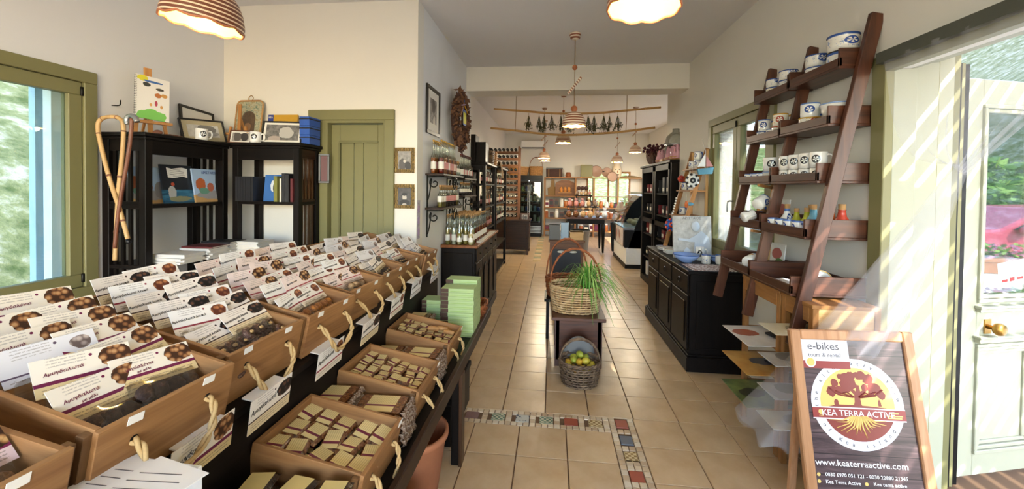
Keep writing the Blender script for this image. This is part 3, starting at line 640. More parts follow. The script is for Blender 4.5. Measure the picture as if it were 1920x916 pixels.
# header cards and bags -----------------------------------------------------------
CARD_M = {}
def card_mesh(mat, w=CW, h=CH):
    if (mat, w, h) not in CARD_M: CARD_M[(mat, w, h)] = MB().box(-w/2, w/2, 0, .0018, 0, h).mesh('header_card', mat)
    return CARD_M[(mat, w, h)]
def pouch_mesh(w, h, d, seed):
    random.seed(seed); m = MB()
    for sg in (-1, 1):
        m.grid(lambda a, b: ((a-.5)*w*(.94+.06*math.sin(b*math.pi)), sg*d*.5*(max(0, math.sin(a*math.pi))**.5)*(max(0, math.sin(min(1, b*1.05)*math.pi))**.55)+random.uniform(-.003, .003), -h+b*(h+.012)), 10, 8)
    return m.mesh('film', 'film')
POUCH = [pouch_mesh(.165, .125, .055, i) for i in range(3)]
POUCH2 = [pouch_mesh(.16, .045, .016, i+5) for i in range(2)]
def cookie_set(kind):
    out = []
    if kind == 'choco':
        for i in range(9): out.append((MB().ball((0, 0, 0), (.024, .011, .022), 9, 0, None, .12).mesh('cookie', 'choco_cookie'), T(-.056+.038*(i % 4)+random.uniform(-.005, .005), random.uniform(-.012, .006), -.028-.034*(i//4)) @ RY(random.uniform(0, 90))))
    if kind == 'granola':
        for i in range(8): out.append((MB().ball((0, 0, 0), (.03, .018, .026), 9, 0, None, .16).mesh('cookie', 'granola'), T(-.05+.034*(i % 4), random.uniform(-.015, .005), -.035-.045*(i//4)) @ RY(random.uniform(0, 90))))
    if kind == 'ring':
        rg = MB(); rg.tube([(.017*math.cos(a*math.pi/8), 0, .017*math.sin(a*math.pi/8)) for a in range(16)], .0105, 7, 0, True); rm = rg.mesh('cookie', 'sesame_ring'); al = MB().ball((0, -.011, 0), (.012, .005, .007), 8).mesh('almond', 'almond')
        for i in range(7): out.append((rm, T(-.05+.05*(i % 3)+.02*(i//3 % 2), random.uniform(-.012, .004), -.022-.04*(i//3)) @ RZ(random.uniform(-20, 20)), al))
    if kind == 'amber':
        for i in range(9): out.append((MB().ball((0, 0, 0), (.021, .016, .02), 9, 0, None, .08).mesh('cookie', 'amber_cookie'), T(-.056+.038*(i % 4), random.uniform(-.012, .006), -.028-.036*(i//4))))
    if kind == 'white':
        for i in range(12): out.append((MB().ball((0, 0, 0), (.019, .013, .017), 8, 0, None, .08).mesh('cookie', 'white_cookie'), T(-.056+.037*(i % 4), random.uniform(-.012, .006), -.022-.034*(i//4))))
    if kind == 'dark':
        for i in range(8): out.append((MB().ball((0, 0, 0), (.02, .013, .019), 8, 0, None, .1).mesh('cookie', 'choco_cookie'), T(-.056+.037*(i % 4), random.uniform(-.012, .006), -.028-.036*(i//4)), ALM))
    return out
ALM = MB().ball((0, -.012, 0), (.008, .004, .006), 8).mesh('almond', 'almond')
COOK = {}
HAND = ['Αμυγδαλωτά', 'Σιμιγδαλένια', 'Αμυγδαλωτά λευκά', 'Αμυγδαλωτά']
def make_bag(label, M, cmat, kind, words, group, front):
    b = thing('cookie_bag', label, 'cookie bag', M, group)
    hc = ob('header_card', card_mesh(cmat), b)
    if words:
        text(words, .0115, 'ink_maroon' if cmat in ('card_almond', 'card_cookie') else 'ink_black', hc, frame((-.04, -.0006, .054), (1, .0, .06), (0, 0, 1)), shear=.25)
        if front: text('με μέλι', .0095, 'ink_maroon' if cmat in ('card_almond', 'card_cookie') else 'ink_black', hc, frame((-.03, -.0006, .041), (1, .0, .06), (0, 0, 1)), shear=.25)
    ob('film', random.choice(POUCH if front else POUCH2), b, T(0, .0, .002))
    if kind:
        if kind not in COOK: COOK[kind] = cookie_set(kind)
        for c in COOK[kind]:
            k = ob('cookie', c[0], b, c[1])
            if len(c) > 2: ob('almond', c[2], k)
    return b
UP = [('nearest', .32, .65), ('second', .69, 1.015), ('third', 1.05, 1.375), ('fourth', 1.40, 1.725), ('fifth', 1.755, 2.08), ('sixth', 2.11, 2.43), ('seventh', 2.46, 2.76), ('farthest', 2.79, 3.09)]
UX = [-.89, -.885, -.92, -.90, -.925, -.93, -.945, -.91]
UYAW = [0, -2.5, -2.5, -2, -2.5, -2, -1, 1]
UH, UD = .165, .60
plans = [  # (front card, other cards, front kind)
    ('card_cookie', ['card_cookie', 'card_almond'], 'granola'), ('card_almond', ['card_almond', 'card_almond', 'card_plain'], 'choco'),
    ('card_choco', ['card_choco', 'card_nut', 'card_choco'], 'ring'), ('card_nut', ['card_pink', 'card_pink', 'card_nut'], 'amber'),
    ('card_pink', ['card_nut', 'card_nut', 'card_pink'], 'white'), ('card_choco', ['card_pink', 'card_choco', 'card_plain'], 'dark'),
    ('card_nut', ['card_choco', 'card_plain', 'card_pink'], 'dark'), ('card_plain', ['card_plain', 'card_plain', 'card_choco'], 'dark')]
KN = {'card_cookie': 'pastry picture', 'card_almond': 'almond picture', 'card_choco': 'dark cookie picture', 'card_nut': 'nut drawing', 'card_pink': 'pinkish', 'card_plain': 'plain greyish'}
UCM = []
for ci, (nm, a, b) in enumerate(UP):
    Wc = b-a
    M = T(UX[ci]-.034, (a+b)/2, .939) @ RZ(90+UYAW[ci]) @ RX(UT)
    UCM.append((M, Wc))
    make_crate('wooden_crate', f'{nm} open wooden crate on the upper tier, filled with carded cookie bags' if ci else 'nearest open wooden crate on the upper tier, at the lower left corner', 'crate', 'crates on the upper tier', M, Wc, UD, UH, 100+ci)
    random.seed(300+ci); fc, oc, fk = plans[ci]
    rows = 6 if ci < 5 else 5
    for r in range(rows):
        for col in range(2):
            if ci == 7 and r > 3: continue
            first = r == 0
            cm = fc if r == 0 else oc[(r*2+col+ci) % len(oc)]
            if ci == 1 and r > 2: cm = 'card_almond'
            lean = 52-r*2+random.uniform(-6, 6); yw = random.uniform(-7, 7)+(ci in (2, 1))*(-4)
            px_ = (-.5+col)*(Wc-CW-.025)*.98+random.uniform(-.006, .006)
            py_ = (.105 if ci else .07)+r*.078+random.uniform(-.008, .008)+col*.006; pz = (.128 if ci < 3 else .12)+.02*(r > 0)+.004*r+random.uniform(0, .012)+col*.009
            if r > 0 and ci >= 3: lean += random.uniform(-16, 6)
            BM = M @ T(px_, py_, pz) @ RZ(yw) @ RX(-lean) @ RY(random.uniform(-5, 5)) @ S(.94, 1, .94)
            kd = fk if r == 0 else None
            wd = HAND[1 if ci == 1 and col == 1 else (2 if cm in ('card_nut', 'card_choco') else 0)] if (cm != 'card_plain' or r == 0) else None
            side_ = ['near', 'far'][col]
            make_bag(f'cookie bag with {KN[cm]} card, {ORD[r]} row, {side_} side, {nm} upper crate', BM, cm, kd, wd, 'cookie bags in the upper crates', r == 0)
random.seed(345)
for k in range(3):   # bags lying flat at the front of the nearest crate
    make_bag(f'clear bag of granola clusters lying flat in the nearest upper crate, {ORD[k]} from the aisle', UCM[0][0] @ T(.07-.01*k, .10+.07*k, .075+.02*k) @ RZ(6*k-5) @ RX(-78), 'card_plain', 'granola', None, 'cookie bags in the upper crates', True)
# signs on the riser below the upper crates
for k, (u0, v0, u1, v1, cm) in enumerate(((505, 752, 0, 0, 'card_choco'), (617, 668, 0, 0, 'card_nut'), (693, 614, 0, 0, 'card_choco'), (743, 570, 0, 0, 'card_nut'), (779, 537, 0, 0, 'card_plain'), (814, 512, 0, 0, 'card_plain'), (378, 838, 0, 0, 'card_almond'))):
    p = atx(u0, v0, -.90)
    M = T(p.x, p.y, p.z-.055) @ RZ(90) @ RX(9) @ RY(-2) @ S(1.0, 1, 1.18)
    s_ = ob('shelf_sign', card_mesh(cm), None, M)
    tag(s_, f'printed sign hung on the black riser under the {["third","fourth","fifth","sixth","seventh","farthest","second"][k]} upper crate', 'sign', 'signs on the riser')
    text('Αμυγδαλωτά', .017, 'ink_black', s_, frame((-.035, -.0006, .058), (1, 0, .05), (0, 0, 1)), shear=.25)
    MB().box(-.07, .07, .0018, .05, .08, .0835).build('fold', 'paper', s_)
# leaflets box at the very front
lb = thing('leaflet_stack', 'stack of white leaflets standing upright at the front left edge', 'leaflets', T(-.80, .655, .575) @ RZ(-3))
MB().box(-.10, .06, -.10, .11, 0, .425).build('leaflet_block', 'paper_cool', lb, None, .002)
for i in range(2):
    sh = MB().box(-.075, .075, -.10, .10, 0, .0012).build('leaflet', 'paper', lb, T(-.06+i*.07, 0, .427+.003*i) @ RZ(-14+i*4) @ RX(0))
    for j in range(5): MB().box(-.06, .03+.02*(j % 2), -.002, 0, 0, .0004).build('printed_line', 'ink_grey', sh, T(0, .07-.022*j, .0012) @ RZ(16))
# lower crates and packets --------------------------------------------------------
LT = 11.0; LH, LD = .145, .375
def packet_meshes(w, d, h, film, lab):
    m = MB(); random.seed(11)
    def fn(sg):
        def f(a, b):
            x, y = (a-.5)*2, (b-.5)*2
            return (x*w*.6, y*d*.58, sg*h*.5*(1-abs(x)**6)**.5*(1-abs(y)**6)**.5+random.uniform(-.0008, .0008))
        return f
    m.grid(fn(1), 10, 8); m.grid(fn(-1), 8, 6)
    return m.mesh('wrapper', film), MB().box(-w/2, w/2, -d*.42, d*.42, 0, .0012).mesh('label', lab)
PK = {'a': packet_meshes(.084, .063, .026, 'packet_film', 'packet_label'), 'b': packet_meshes(.064, .046, .024, 'packet_film', 'packet_label'), 'c': packet_meshes(.10, .06, .024, 'packet_film_dark', 'packet_label_plain'), 'd': packet_meshes(.084, .063, .026, 'packet_film_dark', 'packet_label')}
PKH = {'a': .026, 'b': .024, 'c': .024, 'd': .026}
def packet(k, label, M, group):
    p = thing('sweet_packet', label, 'sweet packet', M, group)
    ob('wrapper', PK[k][0], p); ob('label_sticker', PK[k][1], p, T(0, 0, PKH[k]*.5)); return p
LOW = [('nearest', .775, 1.085), ('second', 1.13, 1.44), ('third', 1.63, 1.94), ('farthest', 2.14, 2.45)]
for ci, (nm, a, b) in enumerate(LOW):
    Wc = b-a; M = T(-.583, (a+b)/2, .578) @ RZ(90) @ RX(LT)
    if ci: make_crate('shallow_crate', f'{nm} shallow wooden crate of wrapped sweets on the lower tier', 'crate', 'crates on the lower tier', M, Wc, LD, LH, 200+ci, ((.44, 1),))
    random.seed(400+ci); n = 0
    spec = {0: ('c', 2, 3, .145, .12), 1: ('a', 3, 5, .091, .071), 2: ('b', 4, 6, .066, .057), 3: ('b', 4, 6, .066, .057)}[ci]
    k, nx, ny, sx, sy = spec
    for lay in range(2 if ci else 6):
        for j in range(ny):
            for i in range(nx):
                if lay == 0 and 0 < i < nx-1 and ci > 1: continue
                x_ = (i-(nx-1)/2)*sx+random.uniform(-.006, .006)+(lay*.008); y_ = .05+j*sy+random.uniform(-.006, .006)
                z_ = (.055 if ci else .062)+.03*lay+random.uniform(0, .006)+.012*(j/ny)
                PM = M @ T(x_, y_, z_) @ RZ(random.uniform(-14, 14)+(90 if ci > 1 and random.random() < .25 else 0)) @ RX(random.uniform(-8, 8)) @ RY(random.uniform(-8, 8))
                if ci == 0: PM = T(-.62-j*.115+random.uniform(-.01, .01), .875+i*.155+random.uniform(-.008, .008), .588+.027*lay) @ RZ(90+random.uniform(-10, 10)) @ S(1.15, 1.35, 1.0)
                kk = 'd' if (ci == 1 and lay == 0) else k
                packet(kk, f'{"upper" if lay else "lower"} layer sweet packet, row {ORD[j]} from aisle, {ORD[i]} from left, {nm} lower crate' if ci else f'dark wrapped sweet pack, {ORD[lay]} layer, {ORD[j]} row, {["near", "far"][i]} pile at the front of stand', PM, 'wrapped sweets in the lower crates'); n += 1
    if ci == 3:
        for q in range(3):
            PM = M @ T(.055+.03*(q % 2), .06+.05*q, .125) @ RZ(90+q*12)
            m = MB().tube([(-.035, 0, 0), (-.03, 0, 0), (.03, 0, 0), (.035, 0, 0)], [.004, .013, .013, .004], 10).build('nut_roll', 'wicker_tan', None, PM)
            tag(m, f'brown nut roll lying on sweets in farthest lower crate, {ORD[q]} from the aisle', 'nut roll', 'nut rolls')
# stacks of sesame bars between the crates
def bar_pack_meshes(w, d, h, film):
    m = MB(); random.seed(21); n = 10
    m.grid(lambda a, b: ((a-.5)*w, (b-.5)*d, h/2+random.uniform(-.001, .001)), n, 4); m.box(-w/2, w/2, -d/2, d/2, -h/2, h/2-.001)
    e = MB()
    e.grid(lambda a, b: ((a-.5)*w*1.04, -d/2-.004-.016*abs(math.sin(a*31))*(.6+.4*random.random())-.012*math.sin(b*math.pi), (b-.5)*h*1.1), 22, 6)
    return m.mesh('wrapper', film), MB().box(-w*.46, w*.46, -d*.32, d*.3, 0, .001).mesh('label', 'packet_label'), e.mesh('crimped_end', 'film_ends')
BP = bar_pack_meshes(.13, .19, .026, 'packet_film')
def bar_pack(label, M, group='sesame bars stacked between lower crates'):
    p = thing('sesame_bar', label, 'sesame bar', M, group)
    ob('wrapper', BP[0], p); ob('crimped_end', BP[2], p); ob('label_sticker', BP[1], p, T(0, 0, .0135))
for si, (xf, yc, n, nm, w_) in enumerate(((-.585, 1.535, 5, 'front stack between second and third lower crates', 1), (-.81, 1.53, 6, 'rear stack between second and third lower crates', 1.1), (-.59, 2.04, 5, 'front stack between third and farthest lower crates', .95), (-.80, 2.04, 5, 'rear stack between third and farthest lower crates', .95), (-.80, 2.545, 6, 'stack behind the farthest lower crate', .95))):
    random.seed(500+si)
    for k in range(n):
        M = T(xf-.095+random.uniform(-.006, .006), yc+random.uniform(-.004, .004), .5925+k*.0275) @ RZ(90+random.uniform(-3, 3)) @ S(w_*.98, 1, 1)
        bar_pack(f'wrapped sesame bar, {"top" if k == n-1 else ORD[k]+" from bottom"} of {nm}', M)
# green biscuit boxes
gb = MB().box(-.115, .115, -.065, .065, 0, .0268).mesh('box_body', 'green_box', .0015); ge = MB().box(-.116, -.062, -.0665, .0665, .001, .0262).mesh('box_band', 'box_brown')
gd = MB().lathe([(0, 0), (.005, 0)], 8, 0, RX(90)).mesh('seal', 'label_white'); gl = MB().box(-.05, .11, -.0662, -.065, .008, .011).mesh('printed_line', 'leaf_pale')
GB0 = None
for si, (x_, y_, n, nm, sc) in enumerate(((-.638, 2.70, 12, 'front right stack', 1), (-.642, 2.85, 13, 'rear right stack', 1), (-.835, 2.78, 8, 'short left stack', .66))):
    random.seed(600+si)
    for k in range(n):
        M = T(x_+random.uniform(-.002, .002), y_+random.uniform(-.002, .002), .576+k*.0275) @ RZ(random.uniform(-1, 1)) @ S(sc, 1, 1)
        lab = f'pale green biscuit box, {"top" if k == n-1 else ORD[k]+" from bottom"} of the {nm} on display stand'
        if GB0 is None:
            GB0 = thing('biscuit_box', lab, 'box', M, 'green biscuit boxes'); ob('box_body', gb, GB0); ob('box_band', ge, GB0); ob('seal', gd, GB0, T(-.072, -.067, .0135)); ob('printed_line', gl, GB0)
        else: dup(GB0, M, lab)
# wicker baskets ------------------------------------------------------------------
def sup(a, rx, ry, p):
    c, s_ = math.cos(a), math.sin(a); return rx*math.copysign(abs(c)**(2/p), c), ry*math.copysign(abs(s_)**(2/p), s_)
def basket(name, label, M, rx, ry, h, flare, mats, rows=8, stakes=22, pw=2.0, rr=.009, handle=None, sag=None, cat='basket', lip=1.3):
    b = thing(name, label, cat, M); n = stakes*2; wm, rm = mats
    def rad(z): return 1+(flare-1)*z
    w = MB()
    for k in range(rows):
        z = (k+.5)/rows; f = rad(z)
        pts = []
        for i in range(n):
            a = 2*math.pi*i/n; q = f+(.016/max(rx, ry)*.45)*(1 if (i+k) % 2 else -1); x_, y_ = sup(a, rx*q, ry*q, pw); dz = sag(a)*z if sag else 0
            pts.append((x_, y_, z*h+dz))
        w.tube(pts, rr*.8 if rr*2*rows > h*.9 else h/rows*.52, 5, 0, True)
    w.build('weave', wm, b)
    sk = MB()
    for i in range(stakes):
        a = 2*math.pi*i*2/n; p0 = sup(a, rx, ry, pw); p1 = sup(a, rx*flare, ry*flare, pw); sk.tube([(p0[0], p0[1], .004), (p1[0], p1[1], h*.98+(sag(a) if sag else 0))], rr*.5, 4)
    sk.build('stakes', wm, b)
    rim = MB(); ph = 0
    for o_ in (0, math.pi):
        pts = []
        for i in range(n*2):
            a = 2*math.pi*i/(n*2); x_, y_ = sup(a, rx*flare, ry*flare, pw); tw_ = a*stakes*.5+o_
            pts.append((x_+math.cos(a)*math.cos(tw_)*rr*.6, y_+math.sin(a)*math.cos(tw_)*rr*.6, h+math.sin(tw_)*rr*.6+(sag(a) if sag else 0)))
        rim.tube(pts, rr*lip*.75, 5, 0, True)
    rim.build('rim', rm, b)
    MB().lathe([(0, .004), (1, .004), (1, .012), (0, .012)], 24, 0, S(rx*.98, ry*.98, 1)).build('base', wm, b)
    if handle:
        hh, ax, hr, hm = handle; pts = []
        for i in range(25):
            t_ = math.pi*i/24; d = math.cos(t_)
            p = (d*rx*flare*1.0, 0, h*.75+(hh-h*.75)*math.sin(t_)**.8) if ax == 'x' else (0, d*ry*flare, h*.75+(hh-h*.75)*math.sin(t_)**.8)
            pts.append(p)
        m = MB()
        for o_ in (0, 2.1, 4.2):
            m.tube([(p[0]+(0 if ax == 'x' else math.cos(o_+i*.9)*hr*.6), p[1]+(math.cos(o_+i*.9)*hr*.6 if ax == 'x' else 0), p[2]+math.sin(o_+i*.9)*hr*.6) for i, p in enumerate(pts)], hr*.62, 5)
        m.build('handle', hm, b)
    return b
basket('wicker_tray', 'shallow reddish wicker tray beyond the green boxes on display stand', T(-.68, 3.09, .576), .15, .13, .10, 1.1, ('wicker_red', 'wicker_red'), 5, 18, 4, .009)
random.seed(9)
for i in range(8):
    o = MB().tube([(-.045, 0, 0), (-.04, 0, 0), (.04, 0, 0), (.045, 0, 0)], [.004, .012, .012, .004], 8).build('breadstick', 'wicker_tan', None, T(-.76+.022*i, 3.05+.07*(i % 2), .625+.022*(i % 3)) @ RZ(random.uniform(60, 110)))
    tag(o, f'short brown breadstick in the reddish wicker tray, {ORD[i]} from the left', 'breadstick', 'breadsticks in the tray')
# things stored under the stand
pot = thing('terracotta_bucket', 'terracotta coloured bucket on the floor under the display stand', 'bucket', (-.70, 1.98, 0))
MB().lathe([(.10, 0), (.125, .02), (.165, .30), (.178, .305), (.178, .33), (.165, .335), (.155, .32), (.115, .03), (0, .025)], 28).build('shell', 'terracotta', pot)
MB().tube([(.168*math.cos(a), .168*math.sin(a), .315-.10*math.sin(a)) for a in [math.pi*i/16 for i in range(17)]], .005, 6).build('handle', 'terracotta', pot)
tag(MB().tube([(-.72, 1.99, .035), (-.60, 1.96, .50)], .011, 8).build('wooden_stick', 'pine'), 'thin wooden stick standing in the terracotta bucket', 'stick')
basket('storage_basket', 'dark wicker basket on the floor under the stand near camera', T(-.72, 1.50, 0), .16, .18, .22, 1.15, ('wicker_dark', 'wicker_dark'), 8, 20, 2.4)
tag(MB().box(-.92, -.6, 2.35, 2.9, 0, .3).box(-.93, -.59, 2.34, 2.91, .26, .3).build('storage_crate', 'black_wood', None, None, .004), 'black storage crate on the floor under the display stand', 'crate')
# ================================================================ bookcases on the left
def slat_side(m, x0, x1, y0, y1, z0, z1, n, axis):
    for i in range(n):
        f_ = (i+.5)/n
        if axis == 'x': xx = x0+(x1-x0)*f_; m.box(xx-.011, xx+.011, y0, y1, z0, z1)
        else: yy = y0+(y1-y0)*f_; m.box(x0, x1, yy-.011, yy+.011, z0, z1)
def bookcase(label, x0, x1, y0, y1, zt, shelves, sides, front):
    b = thing('bookcase', label, 'bookcase', (x0, y0, 0)); X, Y = x1-x0, y1-y0; p = .05
    for px_ in (0, X-p):
        for py_ in (0, Y-p): MB().box(px_, px_+p, py_, py_+p, 0, zt-.03).build('post', 'black_wood_z', b, None, .003)
    MB().box(-.03, X+.03, -.03, Y+.02 if front == 'x' else Y, zt-.025, zt).box(-.015, X+.015, -.015, Y, zt-.045, zt-.025).build('top_board', 'black_wood', b, None, .004)
    for z in shelves: MB().box(.004, X-.004, .004, Y-.004, z-.025, z).build('shelf', 'black_wood', b, None, .002)
    if front == 'x': MB().box(X-.03, X-.005, p, Y-p, zt-.14, zt-.045).build('front_apron', 'black_wood', b)
    else: MB().box(p, X-p, .005, .03, zt-.14, zt-.045).build('front_apron', 'black_wood_x', b)
    for sd in sides:
        rng = [(shelves[i]+.0, (shelves[i+1]-.03 if i+1 < len(shelves) else zt-.12)) for i in range(len(shelves))]
        for a, c in rng:
            for i in range(4):
                f_ = (i+.5)/4
                if sd == 'near': MB().box(p+(X-2*p)*f_-.011, p+(X-2*p)*f_+.011, .015, .03, a, c).build('slat', 'black_wood_z', b)
                if sd == 'right': MB().box(X-.03, X-.015, p+(Y-2*p)*f_-.011, p+(Y-2*p)*f_+.011, a, c).build('slat', 'dark_oak_z', b)
                if sd == 'far': MB().box(p+(X-2*p)*f_-.011, p+(X-2*p)*f_+.011, Y-.03, Y-.015, a, c).build('slat', 'black_wood_z', b)
        if sd == 'near': [MB().box(p, X-p, .008, .035, q0, q1).build('side_rail', 'black_wood_x', b) for q0, q1 in ((zt-.12, zt-.045), (shelves[-1]-.03, shelves[-1]+.02))]
        if sd == 'right': [MB().box(X-.035, X-.008, p, Y-p, q0, q1).build('side_rail', 'dark_oak', b) for q0, q1 in ((zt-.12, zt-.045), (shelves[-1]-.03, shelves[-1]+.02))]
    return b
BX1, BZ = -2.68, 1.935
bookcase('black slatted bookcase along the left wall beside the window', -3.005, BX1, 2.35, 3.02, BZ, (.15, .62, 1.05, 1.455), ('near', 'far'), 'x')
bookcase('black slatted bookcase in the corner beside the green door', -2.66, -2.07, 3.04, 3.33, BZ+.01, (.15, .62, 1.07, 1.46), ('right',), 'y')
# books --------------------------------------------------------------------------
def cover(name, base, fn):
    t = NT(name); v = t.coord(); x, y, z = t.sep(v); c = fn(t, v, x, y, z); t.col(c); t.pr(.35)
def blob(t, x, z, cx, cz, rx, rz, wob=None):
    a = t.math('DIVIDE', t.math('SUBTRACT', x, cx), rx); b = t.math('DIVIDE', t.math('SUBTRACT', z, cz), rz); d = t.math('ADD', t.math('MULTIPLY', a, a), t.math('MULTIPLY', b, b))
    if wob is not None: d = t.math('ADD', d, t.math('MULTIPLY_ADD', wob, 1.4, -.7))
    return t.math('LESS_THAN', d, 1.0)
def c_arist(t, v, x, y, z):
    n = t.noise(v, 30, 3); c = t.mix(t.math('LESS_THAN', z, .06), '#a9c4e4', '#c8a06a')
    c = t.mix(blob(t, x, z, .02, .06, .15, .035, n), c, '#9a9a9e'); c = t.mix(blob(t, x, z, .09, .095, .05, .06, n), c, '#8a8a8c'); c = t.mix(blob(t, x, z, -.085, .14, .045, .05, n), c, '#b8643c')
    c = t.mix(blob(t, x, z, -.06, .09, .05, .025, n), c, '#6a9a86'); c = t.mix(blob(t, x, z, .0, .12, .03, .035, n), c, '#b86a54'); return c
def c_pirate(t, v, x, y, z):
    n = t.noise(v, 30, 3); c = t.mix(t.math('LESS_THAN', z, .10), '#22262e', t.ramp(t.noise(t.coord('Object', (6, 1, 40)), 1, 2), [(.4, '#1c4a6a'), (.6, '#3d7a9a')])); 
    c = t.mix(blob(t, x, z, -.055, .075, .03, .055, n), c, '#b0b4b8'); c = t.mix(blob(t, x, z, .0, .03, .09, .02, n), c, '#8a8a6a'); c = t.mix(blob(t, x, z, -.045, .14, .014, .014), c, '#b04a34'); return c
cover('cover_sky', '', c_arist); cover('cover_pirate', '', c_pirate)
def c_blue(t, v, x, y, z):
    n = t.noise(v, 40, 3); c = t.mix(blob(t, x, z, 0, .13, .03, .05, n), '#3c6aa8', '#cfd6dc'); return t.mix(blob(t, x, z, .005, .12, .012, .04), c, '#2c3038')
cover('cover_blue', '', c_blue)
plain('cover_olive', '#7a7a3c', .5); plain('cover_black', '#1c1c20', .45); plain('cover_maroon', '#5b1f22', .5); plain('page_edge', '#dcd6c8', .8); plain('cover_white', '#d6d4d0', .5)
def book(label, M, w, h, t_, cov, group=None, flat=False):
    # standing: x across the cover, -y the front cover, z up
    b = thing('book', label, 'book', M, group)
    MB().box(-w/2+.002, w/2-.004, .0025, t_-.0025, .003, h-.003).build('pages', 'page_edge', b)
    fc = MB().box(-w/2, w/2, 0, .0025, 0, h).box(-w/2, w/2, t_-.0025, t_, 0, h).box(-w/2, -w/2+.002, .0025, t_-.0025, 0, h).build('cover', cov, b)
    return b, fc
sh1 = 1.456
def onx(u, v, x): p = atx(u, v, x); return p.y, p.z
y1, _ = onx(400, 345, -2.74); b, f_ = book('light blue picture book with a grey giant, right on left bookcase', T(-2.745, y1-.0, sh1) @ RZ(90) @ RX(-9), .30, .265, .012, 'cover_sky')
text('ΑΡΙΣΤΑΙΟΣ', .026, 'ink_blue', f_, frame((0, -.0006, .235), (1, 0, 0), (0, 0, 1)))
y2, _ = onx(341, 345, -2.76); b, f_ = book('dark picture book with a pirate and banner, middle of left bookcase', T(-2.765, y2, sh1) @ RZ(90) @ RX(-9), .25, .285, .012, 'cover_pirate')
bn = MB().prism([(-.075, .19), (-.08, .265), (-.04, .255), (0, .262), (.04, .268), (.085, .26), (.078, .19), (.04, .2), (0, .192), (-.04, .186)], 0, .0008, 0, RX(90)).build('banner', 'paper', f_)
[MB().box(-w_, w_, -.0006, 0, -.0012, .0012).build('printed_line', 'ink_grey', bn, T(0, -.0008, z_) @ RY(4)) for w_, z_ in ((.03, .25), (.055, .238), (.05, .224), (.06, .211), (.035, .2))]
y3, _ = onx(296, 345, -2.80); b, f_ = book('light blue picture book partly hidden behind the bookcase post', T(-2.80, y3-.05, sh1) @ RZ(90) @ RX(-9), .23, .26, .012, 'cover_sky')
random.seed(31)
mag = [(-2.83, 2.52, 5, 'white'), (-2.82, 2.72, 7, 'maroon'), (-2.83, 2.90, 8, 'white')]
for si, (x_, y_, n, kk) in enumerate(mag):
    for k in range(n):
        top = k == n-1
        o, _ = book(f'magazine, {"top" if top else ORD[k]+" from bottom"} of the {["near","middle","far"][si]} pile, left bookcase lower shelf', T(x_+random.uniform(-.006, .006), y_+.0, 1.0505+k*.0125) @ RZ(90+random.uniform(-3, 3)) @ T(0, -.1, 0) @ RX(90) @ S(1, -1, 1) @ T(0, -.012, 0), .17, .24, .012, 'cover_maroon' if top and kk == 'maroon' else ('cover_black' if top and si == 2 else 'cover_white'), 'magazines in the left bookcase')
sh2 = 1.461
b, f_ = book('bright blue book with a white figure, leaning in corner bookcase', T(-2.345, 3.10, sh2) @ RX(-7), .17, .225, .022, 'cover_blue')
for k in range(7): book(f'black paperback spine outwards in corner bookcase, {ORD[k]} from the left', T(-2.60+.023*k, 3.10, sh2) @ RZ(90), .15, .205, .021, 'cover_black', 'black paperbacks')
for k, (cv, hh, tt) in enumerate((('cover_olive', .21, .03), ('page_edge', .19, .012), ('cover_black', .235, .028), ('cover_black', .225, .03), ('cover_maroon', .19, .02))):
    book(['olive hardback to the right of the bright blue book', 'thin pale booklet beside the olive hardback', 'tall black book, third right of the bright blue book', 'tall black book, fourth right of the bright blue book', 'maroon book against the post of the corner bookcase'][k], T(-2.245+.034*k, 3.10, sh2) @ RZ(90) @ RX(0), .16, hh, tt, cv)
for k in range(6): book(f'pale magazine in the corner bookcase pile, {ORD[k]} from bottom', T(-2.42, 3.07, 1.071+k*.0125) @ RX(90) @ S(1, -1, 1) @ T(0, -.012, 0) @ RY(random.uniform(-4, 4)), .24, .18, .012, 'cover_white', 'pale magazines in the corner bookcase')
# ---------------------------------------------------------------- frames and pictures
def photo(name, dark, light, sc, blobs=()):
    t = NT(name); v = t.coord(); x, y, z = t.sep(v); n = t.noise(v, sc, 4, .65); c = t.ramp(n, [(.3, dark), (.7, light)])
    for (cx, cz, rx, rz, cc) in blobs: c = t.mix(blob(t, x, z, cx, cz, rx, rz, t.noise(v, sc*.7, 2)), c, cc)
    t.col(c); t.pr(.3)
photo('photo_house', '#b8b6b0', '#d8d6d0', 20, [(.02, .11, .07, .04, '#7c7a76'), (.02, .075, .09, .02, '#9a9894')])
photo('photo_animal', '#4a4846', '#8a8680', 30, [(.03, .10, .06, .05, '#b4b0a8'), (-.06, .04, .05, .03, '#a89a90')])
photo('photo_street', '#4a4644', '#a8a29a', 25, [(0, .28, .05, .07, '#3a3634'), (.02, .12, .03, .07, '#c8c0b4')])
photo('photo_portrait', '#3a3838', '#5a5654', 35, [(.0, .095, .02, .026, '#c4bcb0'), (0, .125, .022, .014, '#1a1818'), (0, .05, .045, .028, '#242222'), (0, .035, .02, .012, '#b4aca2')])
photo('photo_group', '#7a7672', '#aca69e', 35, [(-.02, .07, .03, .05, '#55504c'), (.03, .06, .025, .04, '#3a3634'), (.0, .1, .012, .012, '#d0c8be')])
photo('photo_icon', '#4a3a2a', '#6a5640', 30, [(0, .13, .03, .035, '#8c6a4c'), (0, .06, .05, .04, '#2a2420')])
plain('frame_black', '#181614', .35); plain('frame_brown', '#5b3420', .4); plain('matboard', '#e2ded4', .8, 0, .2, .02); plain('matboard_tan', '#b8ac8c', .8)
t = NT('gilt'); v = t.coord(); vo = t.node('TexWave'); vo.inputs['Scale'].default_value = 30; vo.inputs['Distortion'].default_value = 6; t.link(v, vo.inputs['Vector']); t.col(t.ramp(vo.outputs['Fac'], [(.3, '#3a2c1a'), (.6, '#b8985c')])); t.pr(.35, .4); t.bump(vo.outputs['Fac'], .8, .006)
